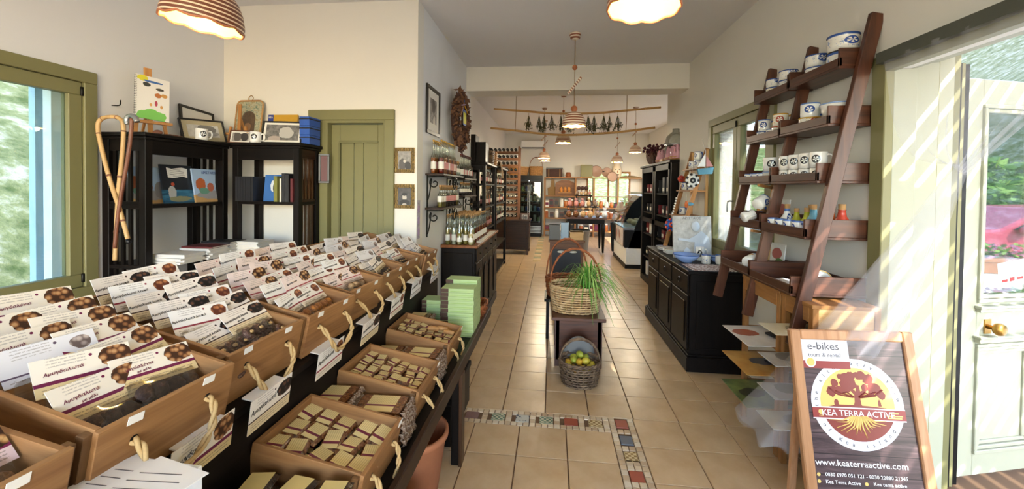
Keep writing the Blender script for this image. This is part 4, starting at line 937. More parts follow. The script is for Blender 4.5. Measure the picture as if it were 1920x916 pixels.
def pframe(label, M, w, h, fw, fmat, mat, mw, pic, name='picture_frame', cat='picture frame', strut=True, d=.018):
    o = thing(name, label, cat, M)
    MB().box(-w/2, w/2, 0, d, 0, fw).box(-w/2, w/2, 0, d, h-fw, h).box(-w/2, -w/2+fw, 0, d, fw, h-fw).box(w/2-fw, w/2, 0, d, fw, h-fw).build('frame', fmat, o, None, .002)
    MB().box(-w/2+fw, w/2-fw, .008, .014, fw, h-fw).build('mat_board', mat, o)
    if pic: MB().box(-w/2+fw+mw, w/2-fw-mw, .0065, .008, fw+mw, h-fw-mw).build('print', pic, o)
    return o
FY = RZ(90)
pframe('large black framed photograph high on the white inner wall', T(XD+.02, 3.77, 2.105) @ FY, .42, .455, .035, 'frame_black', 'matboard', .075, 'photo_street')
pframe('thin black frame on the inner wall, half hidden by the wreath', T(XD+.016, 5.02, 2.15) @ FY, .40, .49, .014, 'frame_black', 'paper_cool', .05, None)
pframe('upper of two small gilt framed portraits beside the green door', T(-1.288, YD-.019, 1.72), .178, .218, .03, 'gilt', 'matboard', .001, 'photo_group')
pframe('lower of two small gilt framed portraits beside the green door', T(-1.286, YD-.019, 1.408), .178, .212, .03, 'gilt', 'matboard', .001, 'photo_portrait')
tb = BZ+.001
def stand_x(u, v, x, lean, dz=0): p = atx(u, v, x); return T(p.x, p.y, tb+dz) @ RZ(90) @ RX(-lean)
pframe('black framed house photograph with tan mat on the left bookcase', stand_x(388, 235, -2.80, 14) @ RZ(-16), .33, .195, .013, 'frame_black', 'matboard_tan', .035, 'photo_house')
pframe('dark frame tilted behind the house photograph on the left bookcase', T(-2.93, atx(372, 200, -2.95).y, tb) @ RZ(90) @ RX(-10) @ RY(5), .32, .30, .02, 'frame_black', 'matboard', .04, None)
p = aty(535, 240, 3.16)
pframe('large black framed animal photograph leaning on the corner bookcase', T(p.x, 3.10, BZ+.012) @ RZ(10) @ RX(-14), .33, .20, .013, 'frame_black', 'matboard', .018, 'photo_animal')
p = aty(462, 250, 3.12)
pframe('small brown framed photograph tilted beneath the ornate icon', T(p.x-.02, 3.065, BZ+.012) @ RZ(18) @ RX(-20), .17, .12, .01, 'frame_brown', 'matboard', .012, 'photo_group')
# ornate icon with ring, on a small easel
ic = thing('icon_plaque', 'ornate rounded icon plaque with painted border on the corner bookcase', 'plaque', T(aty(461, 215, 3.25).x, 3.25, BZ+.012) @ RX(-8) @ S(1.1, 1, 1.25))
def rrect(w, h, r, n=5):
    out = []
    for cx, cz, a0 in ((w/2-r, h-r, 0), (-w/2+r, h-r, 90), (-w/2+r, r, 180), (w/2-r, r, 270)):
        for i in range(n+1): a = math.radians(a0+90*i/n); out.append((cx+r*math.cos(a), cz+r*math.sin(a)))
    return out
t = NT('icon_paint'); v = t.coord(); n = t.noise(v, 28, 4, .7, 1.5); t.col(t.ramp(n, [(.35, '#4a6a58'), (.5, '#b8b49a'), (.62, '#8a7a4a'), (.75, '#d2ccb8')])); t.pr(.3)
MB().prism(rrect(.235, .33, .035), -.012, 0, 0, RX(90)).build('plaque_body', 'icon_paint', ic)
bd = [(x_, -.002, z_) for x_, z_ in rrect(.228, .323, .035)]; bd = [(a, b_, c_+.0035) for a, b_, c_ in bd]
MB().tube(bd, .006, 6, 0, True).build('border', 'wicker_tan', ic)
MB().prism(rrect(.115, .19, .055), 0, .003, 0, T(0, -.001, .06) @ RX(90)).build('portrait', 'photo_icon', ic)
MB().tube([(.02*math.cos(a*.3927), 0, .345+.02*math.sin(a*.3927)) for a in range(16)], .003, 5, 0, True).build('hanging_ring', 'brass', ic)
def easel(label, M, s_):
    e = thing('small_easel', label, 'easel', M)
    MB().bar((0, 0, 0), (0, .02, .30*s_), .022*s_, .012*s_, 0, (0, 1, 0)).build('mast', 'easel_wood', e)
    for sg in (-1, 1): MB().bar((sg*.075*s_, -.01, 0), (sg*.06*s_, .0, .13*s_), .016*s_, .012*s_, 0, (0, 1, 0)).build('leg', 'easel_wood', e)
    MB().bar((-.10*s_, -.016, .075*s_), (.10*s_, -.016, .075*s_), .03*s_, .016*s_).build('ledge', 'easel_wood', e)
    MB().bar((0, .02, .2*s_), (0, .11*s_, 0), .014*s_, .01*s_, 0, (1, 0, 0)).build('rear_leg', 'easel_wood', e)
    return e
easel('small wooden easel standing in front of the ornate icon', T(aty(449, 230, 3.16).x, 3.15, BZ+.012), 1.15)
# child's drawing on an easel with spiral pad
nb_M = T(-2.80, atx(282, 190, -2.80).y, tb) @ RZ(70)
es = easel('light wooden easel holding the spiral drawing pad', nb_M, 1.15)
MB().box(-.02, .02, 0, .014, .40, .47).build('mast_top', 'easel_wood', es, RX(-4))
nbk = thing('drawing_pad', 'spiral drawing pad with a childlike bee painting on easel', 'drawing pad', nb_M @ T(0, -.028, .105) @ RX(-8) @ RY(4))
def c_draw(t, v, x, y, z):
    n = t.noise(v, 40, 3); c = t.mix(blob(t, x, z, 0, .02, .085, .05, t.noise(v, 20, 2)), '#e6e2da', '#7cbf5c')
    for (a, b_, rx, rz, cc) in ((-.055, .285, .03, .022, '#d8cf3c'), (.0, .27, .055, .008, '#3f6aa8'), (-.035, .245, .022, .015, '#3a3c36'), (.04, .225, .025, .009, '#4a4638'), (.03, .18, .018, .017, '#b8703c'), (.065, .185, .018, .014, '#c89450'), (.02, .12, .008, .02, '#b84a5c'), (-.01, .105, .007, .012, '#d09a5a'), (.05, .1, .008, .012, '#d09a5a')):
        c = t.mix(blob(t, x, z, a, b_, rx, rz, n), c, cc)
    return c
cover('child_drawing', '', c_draw)
MB().box(-.095, .095, 0, .006, 0, .305).build('page', 'child_drawing', nbk)
sp = MB()
for i in range(24): sp.tube([(-.093+.007*math.cos(a), .003+.007*math.sin(a), .012+i*.0122) for a in [2*math.pi*k/8 for k in range(8)]], .0012, 4, 0, True)
sp.build('spiral_binding', 'black_metal', nbk)
tag(MB().ball((0, 0, .018), (.032, .024, .019), 12, 0, None, .05).build('brown_stone', 'cane_dark', None, T(-2.76, 2.505, tb)), 'dark brown stone on the bookcase beside the drawing pad', 'stone')
random.seed(77); tw = MB()
for i in range(6): tw.tube(spline([(random.uniform(-.07, 0), random.uniform(-.02, .02), .006), (random.uniform(-.02, .03), random.uniform(-.03, .03), .014), (random.uniform(.03, .09), random.uniform(-.02, .02), .007)], 4), .003, 5)
tag(tw.build('twig_bundle', 'cane_dark', None, T(-2.73, 2.585, tb) @ RZ(80)), 'small bundle of twigs on the left bookcase', 'twigs')
# ---------------------------------------------------------------- mugs
def mug_parts(r, h, mat, hmat, bulge=1.0):
    pr = [(r*.86, 0), (r*.95, .004), (r, h*.25), (r*bulge, h*.5), (r, h*.97), (r*.985, h), (r*.93, h*.985), (r*.92, h*.3), (r*.85, .008), (0, .007)]
    m = MB().lathe([(0, .001)]+pr, 24)
    hd = MB().tube(spline([(r*.96, 0, h*.80), (r*1.42, 0, h*.82), (r*1.62, 0, h*.55), (r*1.4, 0, h*.26), (r*.95, 0, h*.2)], 5), r*.15, 7)
    return m.mesh('cup', mat), hd.mesh('handle', hmat)
MUG = {k: mug_parts(.042, .09, k, h_, b_) for k, h_, b_ in (('mug_blue', 'ceramic_blue', 1), ('mug_black', 'ceramic', 1), ('mug_floral', 'ceramic_blue', 1), ('mug_ochre', 'ceramic_yellow', 1))}
def mug(label, M, kind='mug_blue', group=None, name='mug'):
    o = thing(name, label, 'mug', M, group); ob('cup', MUG[kind][0], o); ob('handle', MUG[kind][1], o); return o
mug('white mug with black emblem on left bookcase before the house photograph', T(-2.715, atx(378, 245, -2.715).y, tb) @ RZ(60), 'mug_black')
p = aty(481, 255, 3.07); mug('white mug with black emblem on the corner bookcase under the icon', T(p.x, 3.06, BZ+.012) @ RZ(20), 'mug_black')
# yellow and blue KEA book, blue boxes
bk, f_ = book('yellow and blue illustrated book standing behind the animal photograph', T(aty(525, 230, 3.27).x, 3.29, BZ+.012) @ RX(-4), .28, .28, .015, 'ceramic_yellow')
MB().box(-.14, -.09, -.001, 0, 0, .28).build('blue_band', 'ink_blue', f_); text('KEA', .022, 'ink_white', f_, frame((-.115, -.0018, .255), (1, 0, 0), (0, 0, 1)))
MB().prism([(.025*(1 if i % 2 else .45)*math.sin(i*math.pi/8), .16+.025*(1 if i % 2 else .45)*math.cos(i*math.pi/8)) for i in range(16)], 0, .0006, 0, T(-.115, -.0012, .03) @ RX(90)).build('star', 'ink_white', f_)
plain('cobalt', '#2c56a8', .4)
for k in range(3):
    o = thing('gift_box', f'cobalt blue gift box at the bookcase edge, {["lowest", "middle", "topmost"][k]} of three', 'box', T(-2.09, 3.22, BZ+.012+k*.078) @ RZ(2-k), 'cobalt boxes')
    MB().box(-.045, .045, -.08, .08, 0, .076).build('box_body', 'cobalt', o, None, .002); MB().box(-.046, .046, -.081, .081, .052, .062).build('ribbon', 'ink_black', o)
pframe('narrow dark frame hanging between corner bookcase and green door', T(-2.02, YD-.032, 1.62) @ RZ(20), .09, .26, .018, 'frame_black', 'cover_maroon', .01, None)
tag(MB().tube(spline([(XL, 2.42, 2.13), (XL+.06, 2.42, 2.13), (XL+.066, 2.42, 2.165)], 3), .004, 6).build('wall_hook', 'iron'), 'small black iron hook on the left wall above the canes', 'hook')
tag(MB().tube([(XL, 2.93, 2.09), (XL+.015, 2.93, 2.09)], .007, 8).build('wall_screw', 'iron'), 'small dark screw in the left wall above the bookcase', 'screw')
# walking canes leaning on the bookcase end
def px_path(pts, y): return [aty(u, v, y) for u, v in pts]
cn = thing('bamboo_cane', 'pale bamboo cane bent into a loop, hung on the bookcase', 'walking cane', (0, 0, 0))
P = px_path([(246, 447), (231, 395), (212, 340), (196, 282), (187, 240), (192, 224), (208, 219), (225, 222), (232, 238), (229, 290), (222, 350), (217, 420), (213, 488)], 2.29)
for i in range(len(P)): P[i].y += -.02+.03*(i/len(P))
sp_ = spline(P, 6); MB().tube(sp_, .0125, 8).build('shaft', 'cane_wood', cn)
for i in range(4, len(sp_)-3, 9): MB().tube([sp_[i], sp_[i+1]*.3+sp_[i]*.7], .0145, 8).build('node_ring', 'cane_dark', cn)
MB().tube([sp_[0], sp_[0]+(sp_[0]-sp_[1]).normalized()*.03], .014, 8).build('ferrule', 'black_metal', cn)
cn = thing('carved_cane', 'slim reddish walking cane with a silvery knobbed handle', 'walking cane', (0, 0, 0))
P = px_path([(247, 222), (245, 255), (239, 300), (230, 350), (222, 400), (215, 465)], 2.26)
MB().tube(spline(P, 5), [.011]*26, 8).build('shaft', 'cane_dark', cn)
q = P[0]; MB().tube(spline([q+Vector((-.03, 0, -.035)), q+Vector((-.035, 0, -.005)), q+Vector((-.012, 0, .018)), q+Vector((.02, 0, .01)), q+Vector((.038, 0, -.02))], 5), .015, 8).build('handle', 'steel', cn)
# ---------------------------------------------------------------- wreath, leaflets on inner wall
wr = thing('wreath', 'dried brown leaf wreath hanging on the white inner wall', 'wreath', T(XD+.035, 4.60, 2.38))
random.seed(55); m = MB()
for i in range(650):
    a = random.uniform(0, 2*math.pi); rr_ = random.gauss(.235, .045); p = Vector((random.uniform(.03, .10), rr_*math.cos(a)*1.12, rr_*math.sin(a)*1.12)); d = Vector((random.uniform(-.2, 1), random.uniform(-1, 1), random.uniform(-1, 1))).normalized(); b_ = d.orthogonal().normalized(); s_ = random.uniform(.025, .05)
    m.add([p-d*s_, p+b_*s_*.5, p+d*s_, p-b_*s_*.5], [(0, 1, 2, 3)], random.choice((0, 0, 1)))
stuff(m.build('leaves', ['wreath_brown', 'wreath_dark'], wr))
MB().tube([(.03, .235*1.12*math.cos(a*math.pi/12), .235*1.12*math.sin(a*math.pi/12)) for a in range(24)], .03, 7, 0, True).build('ring', 'wreath_dark', wr)
plain('note_yellow', '#d4cf2c', .6); plain('lilac', '#b79ac4', .6)
MB().box(.10, .103, -.07, .07, -.03, .10).build('yellow_note', 'note_yellow', wr)
MB().box(.098, .10, -.08, .08, -.05, .13).build('blue_card', 'cobalt', wr)
for k, (a, b_, mt) in enumerate((((-.2, .02), (-.02, .24), 'wicker_tan'), ((-.16, .16), (.02, .2), 'lilac'), ((.0, .18), (.16, .12), 'ceramic_yellow'), ((-.1, .1), (-.02, .26), 'cobalt'))):
    MB().tube([(.10, a[0], a[1]), (.10, b_[0], b_[1])], .008, 5).build('ribbon', mt, wr)
bd = thing('notice_sheet', 'lilac and white printed sheets pinned at the inner wall corner', 'notice', T(XD+.002, 3.43, 1.14) @ RZ(90))
photo('sheet_print', '#7a6a8a', '#d8d2da', 22)
MB().box(-.07, .0, 0, .002, 0, .34).build('sheet', 'sheet_print', bd); MB().box(-.012, .065, .001, .003, 0, .33).build('sheet', 'paper', bd)
for k in range(3): MB().box(-.055, -.012, -.0015, 0, .03+.1*k, .09+.1*k).build('printed_block', 'lilac', bd)
# ================================================================ bottle counter
def bottle_meshes(kind):
    if kind == 'flask': pr = [(.030, 0), (.034, .004), (.034, .13), (.028, .15), (.012, .175), (.0105, .255), (.0125, .258), (.0125, .268)]; lz = .13
    elif kind == 'tall': pr = [(.033, 0), (.036, .004), (.036, .14), (.03, .175), (.014, .215), (.012, .27), (.015, .272), (.015, .285)]; lz = .15
    elif kind == 'cone': pr = [(.040, 0), (.042, .006), (.036, .07), (.018, .16), (.013, .2), (.012, .27), (.015, .273), (.015, .285)]; lz = .11
    elif kind == 'mini': pr = [(.019, 0), (.021, .003), (.021, .075), (.016, .09), (.008, .105), (.0075, .135), (.0095, .136), (.0095, .142)]; lz = .078
    elif kind == 'wine': pr = [(.035, 0), (.038, .004), (.038, .18), (.03, .21), (.015, .24), (.0145, .29), (.0165, .292), (.0165, .302)]; lz = .18
    g = MB().lathe([(0, .002)]+pr, 14)
    inn = [(max(.001, r-.0025), z+.003) for r, z in pr if z <= lz]; inn.append((inn[-1][0]*.96, lz+.002))
    L = MB().lathe([(0, .004)]+inn+[(0, lz+.002)], 12, 0, None, False)
    top = pr[-1]; C = MB().lathe([(top[0]*.75, top[1]-.02), (top[0]*.8, top[1]), (top[0]*1.02, top[1]+.001), (top[0]*1.02, top[1]+.016), (0, top[1]+.016)], 10)
    lr = pr[1][0]+.0006
    z0, z1 = (.03, .03+(.05 if kind != 'mini' else .03)); 
    if kind == 'cone': la = MB().lathe([(.0405, .03), (.0375, .07)], 14, 0, None, False)
    else: la = MB().lathe([(lr, z0+.01), (lr, z1+.02)], 14, 0, None, False)
    return g, L, C, la
BMS = {}
def bottle(label, M, kind, liq, cap='cork', lab='label_white', glass='bottle_glass', group=None):
    key = (kind, liq, cap, lab, glass)
    if key not in BMS:
        g, L, C, la = bottle_meshes(kind); BMS[key] = (g.mesh('glass', glass), L.mesh('liquid', liq), C.mesh('stopper', cap), la.mesh('label', lab))
    o = thing('bottle', label, 'bottle', M, group); k = BMS[key]
    ob('glass', k[0], o); ob('liquid', k[1], o); ob('stopper', k[2], o); ob('label_band', k[3], o); return o
ct = thing('bottle_counter', 'black cabinet counter with brown top carrying liqueur bottles', 'cabinet', (0, 0, 0))
CY0, CY1 = 4.12, 5.69
MB().box(XD+.002, -.775, CY0-.03, CY1, .955, .985).build('top', 'counter_top', ct, None, .004)
MB().box(XD+.004, -.81, CY0, CY1-.004, .08, .955).build('body', 'black_wood', ct, None, .003)
MB().box(XD+.004, -.79, CY0-.012, CY1-.003, 0, .1).build('plinth', 'black_wood', ct, None, .004)
for k in range(4):
    a = CY0+.03+k*.385
    dr = MB().box(-.81, -.795, a, a+.36, .80, .935).build('drawer', 'black_wood', ct, None, .003); MB().ball((-.787, a+.18, .868), .012, 8).build('knob', 'iron', dr)
    dr = MB().box(-.81, -.797, a, a+.36, .12, .78).build('door', 'black_wood', ct, None, .003)
    MB().prism([(.05, .07), (.31, .07), (.31, .5), (.27, .56), (.18, .585), (.09, .56), (.05, .5)], 0, .012, 0, T(-.797, a, .12) @ RZ(90) @ RX(90)).build('raised_panel', 'black_wood_z', dr, None, .004)
MB().box(XD+.03, -.83, CY0-.008, CY0, .15, .9).build('end_panel', 'black_wood_z', ct, None, .004)
random.seed(91); n = 0
liqs = [('liq_pale', 'label_white'), ('liq_olive', 'label_white'), ('liq_pale', 'label_pink'), ('liq_clear', 'label_white'), ('liq_olive', 'label_white')]
for j in range(11):
    for i in range(5):
        x_ = -1.115+.0635*i+random.uniform(-.002, .002); y_ = 4.155+j*.085+random.uniform(-.006, .006)
        red = i == 4 and j > 1 or (i == 3 and j > 3)
        lq, lb_ = ('liq_amber' if j % 2 else 'liq_red', 'label_white') if red else random.choice(liqs)
        bottle(f'{"red" if red else "pale"} liqueur bottle on the counter, {ORD[j]} row back, {ORD[i]} from wall', T(x_, y_, .985) @ S(.72, .72, 1.08), random.choice(('tall', 'tall', 'cone')) if not red else 'tall', lq, 'cork', lb_, 'bottle_glass', 'liqueur bottles on the counter'); n += 1
MB2 = thing('demijohn', 'large pale green glass demijohn on the counter under the rack', 'demijohn', (-1.09, 5.24, .985)); MB().lathe([(0, .002), (.06, 0), (.075, .02), (.075, .13), (.05, .2), (.02, .26), (.018, .36), (.022, .365), (.022, .38)], 20).build('glass', 'demijohn_glass', MB2); MB().lathe([(.017, .37), (.02, .40), (0, .40)], 10).build('stopper', 'cork', MB2)
tag(MB().box(-.86, -.79, 4.35, 5.5, .985, .992).build('table_runner', 'paper'), 'white paper runner along the counter front edge', 'runner')
# wrought iron wall racks
def rack(label, ya, yb, zs, dep):
    r = thing('wall_rack', label, 'wall shelf', (XD, ya, 0)); L = yb-ya
    for z in zs: MB().box(.004, dep, 0, L, z-.018, z).build('shelf_board', 'dark_oak', r, None, .002)
    for yy in (.06, L-.06):
        MB().box(.001, .012, yy-.006, yy+.006, zs[-1]-.28, zs[0]).build('upright', 'iron', r)
        for z in zs:
            pts = []
            for i in range(26):
                a = i/25*2.2*math.pi; rr_ = .05*(1-i/32); pts.append((.075+rr_*math.cos(a+2.2), yy, z-.09+rr_*math.sin(a+2.2)))
            pts = [(.012, yy, z-.25), (.03, yy, z-.18)]+pts
            MB().tube(spline(pts, 2), .006, 5).build('scroll', 'iron', r)
            MB().tube([(.012, yy, z-.03), (dep-.01, yy, z-.026)], .006, 5).build('bracket_arm', 'iron', r)
    if True:
        for z in zs:
            pts = [(dep-.015, .08+.5*L*.0+L*.5+math.cos(a*.5)*.1*(1-a/20), z-.1+math.sin(a*.5)*.085*(1-a/20)) for a in range(15)]
            MB().tube(spline(pts, 2), .006, 5).build('front_scroll', 'iron', r)
    return r
rack('near black iron scroll wall rack of bottles beside the door corner', 3.56, 4.38, (1.725, 1.405), .18)
rack('far black iron scroll wall rack of dark bottles above the counter', 4.5, 5.2, (1.71, 1.50), .17)
for k in range(10):
    for d_ in range(2):
        bottle(f'amber liqueur bottle on the near rack top shelf, {ORD[k]} along, {["front", "rear"][d_]} row', T(XD+.135-.075*d_, 3.63+.055*k, 1.726) @ S(.78, .78, 1.12), 'flask', 'liq_amber' if (k+d_) % 3 else 'liq_red', 'gold_foil', 'label_pink' if k % 4 else 'label_white', 'bottle_glass', 'amber bottles on the near rack')
for k in range(4): bottle(f'tiny clear bottle at the far end of near rack top shelf, {ORD[k]} along', T(XD+.13, 4.20+.047*k, 1.726), 'mini', 'liq_clear', 'cork', 'label_white', 'bottle_glass', 'tiny clear bottles')
for k in range(12):
    pale = k < 3 or k > 9
    bottle(f'{"pale" if pale else "dark"} small bottle on the near rack lower shelf, {ORD[k]} along', T(XD+.13, 3.62+.058*k, 1.406) @ S(1.25, 1.25, 1.35), 'mini', 'liq_olive' if pale else 'liq_dark', 'cork', 'label_white' if pale else 'label_pink', 'bottle_glass', 'small bottles on the near rack')
for k in range(8): bottle(f'dark wine coloured bottle on the far rack top shelf, {ORD[k]} along', T(XD+.10, 4.58+.075*k, 1.711), 'flask', 'liq_dark', 'cover_maroon', 'label_pink' if k % 2 else 'label_white', 'bottle_glass', 'dark bottles on the far rack')
for k in range(8): bottle(f'tiny dark bottle on the far rack lower shelf, {ORD[k]} along', T(XD+.10, 4.58+.075*k, 1.501), 'mini', 'liq_dark', 'cork', 'label_white', 'bottle_glass', 'tiny dark bottles on the far rack')
# ================================================================ black hutches on the left, wine rack
def hutch(label, x0, x1, y0, y1, zt, zs, slats=True):
    b = thing('tall_hutch', label, 'cabinet', (x0, y0, 0)); X, Y = x1-x0, y1-y0; p = .05
    for a in (0, X-p):
        for c in (0, Y-p): MB().box(a, a+p, c, c+p, 0, zt-.03).build('post', 'black_wood_z', b, None, .003)
    MB().box(-.01, X+.03, -.02, Y+.02, zt-.03, zt).build('top_board', 'black_wood', b, None, .004)
    for z in zs: MB().box(.005, X-.005, .005, Y-.005, z-.025, z).build('shelf', 'black_wood', b)
    MB().box(.002, .012, p, Y-p, .05, zt-.03).build('back_panel', 'black_wood', b)
    n = 5
    for i in range(n):
        f_ = p+(X-2*p)*(i+.5)/n; MB().box(f_-.014, f_+.014, .012, .026, .05, zt-.1).build('slat', 'black_wood_z', b)
    MB().box(p, X-p, .008, .03, zt-.11, zt-.03).build('side_rail', 'black_wood_x', b)
    return b
hutch('near black slatted hutch beyond the bottle counter', -1.62, -.98, 5.72, 6.72, 1.97, (.1, .55, .98, 1.32, 1.66))
hutch('far black slatted hutch between near hutch and wine rack', -1.62, -.97, 6.80, 8.3, 1.98, (.1, .55, .98, 1.32, 1.66))
random.seed(61)
for h_, (ya, yb, nm) in enumerate(((5.80, 6.65, 'near'), (6.9, 8.2, 'far'))):
    for si, z in enumerate((.98, 1.32, 1.66)):
        nb = 6
        for k in range(nb):
            bottle(f'{nm} hutch bottle on its {["lower", "middle", "upper"][si]} shelf, {ORD[k]} from the front', T(-1.05, ya+(yb-ya)*(k+.5)/nb, z+.001), 'tall' if si < 2 else 'flask', random.choice(('liq_amber', 'liq_dark', 'liq_red', 'liq_dark')), 'cork', random.choice(('label_white', 'label_pink')), 'bottle_glass', 'bottles in the black hutches')
bt = thing('black_wall_cabinet', 'small stepped black cabinet standing on the near hutch', 'cabinet', (-1.2, 5.80, 1.971))
MB().box(-.06, .05, 0, .30, 0, .42).build('tall_block', 'black_wood', bt, None, .006); MB().box(.05, .20, .02, .32, 0, .31).build('low_block', 'black_wood', bt, None, .006); MB().box(-.045, .035, -.006, 0, .05, .36).build('panel', 'black_wood_z', bt)
basket('storage_basket', 'dark square basket on the near black hutch', T(-1.10, 6.30, 1.971), .13, .14, .2, 1.1, ('wicker_dark', 'wicker_dark'), 7, 16, 4)
basket('storage_basket', 'tan square basket on the near black hutch end', T(-1.08, 6.60, 1.971), .12, .10, .22, 1.05, ('wicker_tan', 'wicker_tan'), 7, 16, 4)
tag(MB().grid(lambda a, b: (-.98+.10*a+.02*math.sin(6*b), 6.85+.35*b, 1.985+.16*math.sin(a*2.4)*(1-.5*b)-.32*a*a), 8, 8).build('linen_bag', 'jute_dark'), 'tan linen cloth bag hanging over the far hutch edge', 'bag')
ch = thing('wine_chest', 'dark wooden chest with short legs below the wine rack', 'chest', (-1.61, 9.40, 0))
MB().box(0, 1.06, 0, .68, .12, .80).build('body', 'dark_oak', ch, None, .006); MB().box(-.0, 1.09, -.02, .7, .80, .83).build('top', 'dark_oak_x', ch, None, .004)
for a in (0.01, .99):
    for c in (.01, .62): MB().box(a, a+.06, c, c+.06, 0, .12).build('leg', 'dark_oak_z', ch)
MB().box(.06, 1.0, -.008, 0, .2, .74).build('front_panel', 'dark_oak_x', ch, None, .004)
wrk = thing('wine_rack', 'tall wooden wine rack of stacked bottles on the dark chest', 'wine rack', (-1.62, 9.62, .831))
RW, RH, NR, NCOL = .82, 1.78, 11, 7
for a in (0, RW-.05):
    for c in (0, .28): MB().box(a, a+.05, c, c+.03, 0, RH).build('post', 'red_wood', wrk)
dz = RH/NR
for r in range(NR):
    for c in (0, .285): MB().box(.05, RW-.05, c, c+.02, r*dz, r*dz+.045).build('rail', 'red_wood_x', wrk)
wb = MB().lathe([(0, .0), (.033, .0), (.036, .006), (.036, .18), (.03, .21), (.015, .24), (.015, .30), (0, .30)], 12, 0, RX(90)).mesh('wine_bottle', 'wine_glass_dark'); wf = MB().lathe([(0, .31), (.0165, .309), (.0165, .25), (.0155, .25)], 10, 0, RX(90)).mesh('foil', 'gold_foil'); wf2 = MB().lathe([(0, .31), (.0165, .309), (.0165, .25), (.0155, .25)], 10, 0, RX(90)).mesh('foil', 'label_white')
random.seed(41)
for r in range(NR):
    for c in range(NCOL):
        flip = r > 3
        M = T(-1.62+.06+(RW-.12)*(c+.5)/NCOL, 9.60 if flip else 9.94, .831+r*dz+.083) @ RZ(180 if flip else 0)
        o = thing('wine_bottle', f'wine bottle lying in the wooden rack, {ORD[r]} row from bottom, {ORD[c]} from left', 'bottle', M, 'wine bottles in the rack'); ob('glass', wb, o); ob('foil', wf if random.random() < .4 else wf2, o)
pb = thing('photo_box', 'small box with a photograph on the chest beside wine rack', 'box', (-.66, 9.5, .831)); MB().box(-.09, .09, 0, .1, 0, .15).build('box_body', 'walnut', pb); MB().box(-.07, .07, -.003, 0, .02, .13).build('print', 'photo_group', pb)
tag(MB().box(-.12, .10, 0, .16, 0, .12).box(-.13, .11, -.01, .17, .12, .14).build('wooden_casket', 'walnut', None, T(-.67, 9.72, .831), .004), 'small brown wooden casket on the chest behind the photo box', 'casket')
# ================================================================ back room: fridge, shelves, table
ac = thing('air_conditioner', 'white wall air conditioner high on the back wall', 'air conditioner', (-.68, YK-.24, 2.92))
MB().box(-.42, .42, 0, .239, .03, .30).build('casing', 'white_plastic', ac, None, .02); MB().box(-.38, .38, -.004, .03, .03, .075).build('louvre', 'grey_box', ac)  # grey louvre colour stands in for shade in the outlet gap
fr = thing('display_fridge', 'black two door glass fridge at the back wall', 'fridge', (-1.2, 13.0, 0))
FW, FH = .86, 2.02
MB().box(0, FW, .05, .62, .08, FH).build('cabinet', 'black_plastic', fr); MB().box(0, FW, 0, .05, FH-.16, FH).build('header', 'black_plastic', fr, None, .004); MB().box(0, FW, 0, .62, 0, .08).build('plinth', 'black_plastic', fr)
for k in range(5): MB().box(.03, FW-.03, -.008, .05, .12+.05*k, .15+.05*k).build('grille_bar', 'steel', fr)
for k in range(2):
    a = .01+k*(FW/2); b = a+FW/2-.02
    d_ = MB().box(a, a+.04, -.03, 0, .42, FH-.17).box(b-.04, b, -.03, 0, .42, FH-.17).box(a+.04, b-.04, -.03, 0, .42, .47).box(a+.04, b-.04, -.03, 0, FH-.22, FH-.17).build('door', 'black_plastic', fr)
    MB().box(a+.04, b-.04, -.02, -.014, .47, FH-.22).build('pane', 'cabinet_glass', d_); MB().box(b-.03 if k == 0 else a+.01, b-.01 if k == 0 else a+.03, -.06, -.03, .7, 1.7).build('handle', 'steel', d_)
emit('fridge_lamp', '#dfeaff', 3.0)
MB().box(.03, FW-.03, .0, .04, FH-.19, FH-.175).build('lamp_strip', 'fridge_lamp', fr)
for zi in range(4): MB().box(.02, FW-.02, .0, .048, .5+.33*zi, .515+.33*zi).build('wire_shelf', 'steel', fr)
random.seed(3)
for zi in range(4):
    for k in range(6):
        mt = random.choice(('label_white', 'blue_box', 'liq_pale', 'green_box', 'cobalt', 'label_white'))
        tag(MB().box(-.045, .045, 0, .035, 0, random.uniform(.1, .22)).build('chilled_carton', mt, None, T(-1.2+.09+.135*k, 13.005, .516+.33*zi), .004), f'chilled carton on {ORD[zi]} fridge shelf from bottom, {ORD[k]} from left', 'carton', 'cartons in the fridge')
basket('straw_bag', 'straw handbag basket standing on top of the fridge', T(-.56, 13.3, 2.021), .20, .12, .3, 1.1, ('wicker_tan', 'wicker_tan'), 8, 16, 2.5, .011, (.62, 'x', .012, 'wicker_red'))
basket('round_basket', 'wide round basket lying above the fridge beside the wine rack', T(-1.15, 13.25, 2.021), .28, .22, .28, 1.25, ('wicker_tan', 'wicker'), 7, 18, 2, .012)
# wooden wall shelving along the back wall
ws = thing('product_shelving', 'light wooden shelving of products along the back wall', 'shelving', (-.28, 13.25, 0))
SW = 3.35
for a in (0, 1.02, 1.62, 2.4, SW-.05): MB().box(a, a+.05, 0, .4, 0, 1.98).build('post', 'mid_wood_z', ws)
for z in (.2, .62, .98, 1.36, 1.98): MB().box(.0, SW, .005, .4, z-.03, z).build('shelf', 'mid_wood_x', ws)
random.seed(23); n = 0
jar = MB().lathe([(0, 0), (.04, 0), (.045, .01), (.045, .09), (.036, .105), (0, .105)], 10).mesh('jar_body', 'liq_amber'); jarl = MB().lathe([(.0, .0), (.04, 0), (.04, .022), (0, .022)], 10).mesh('lid', 'label_white'); jar2 = MB().lathe([(0, 0), (.04, 0), (.045, .01), (.045, .09), (.036, .105), (0, .105)], 10).mesh('jar_body', 'wicker_red'); jar3 = MB().lathe([(0, 0), (.04, 0), (.045, .01), (.045, .09), (.036, .105), (0, .105)], 10).mesh('jar_body', 'label_white')
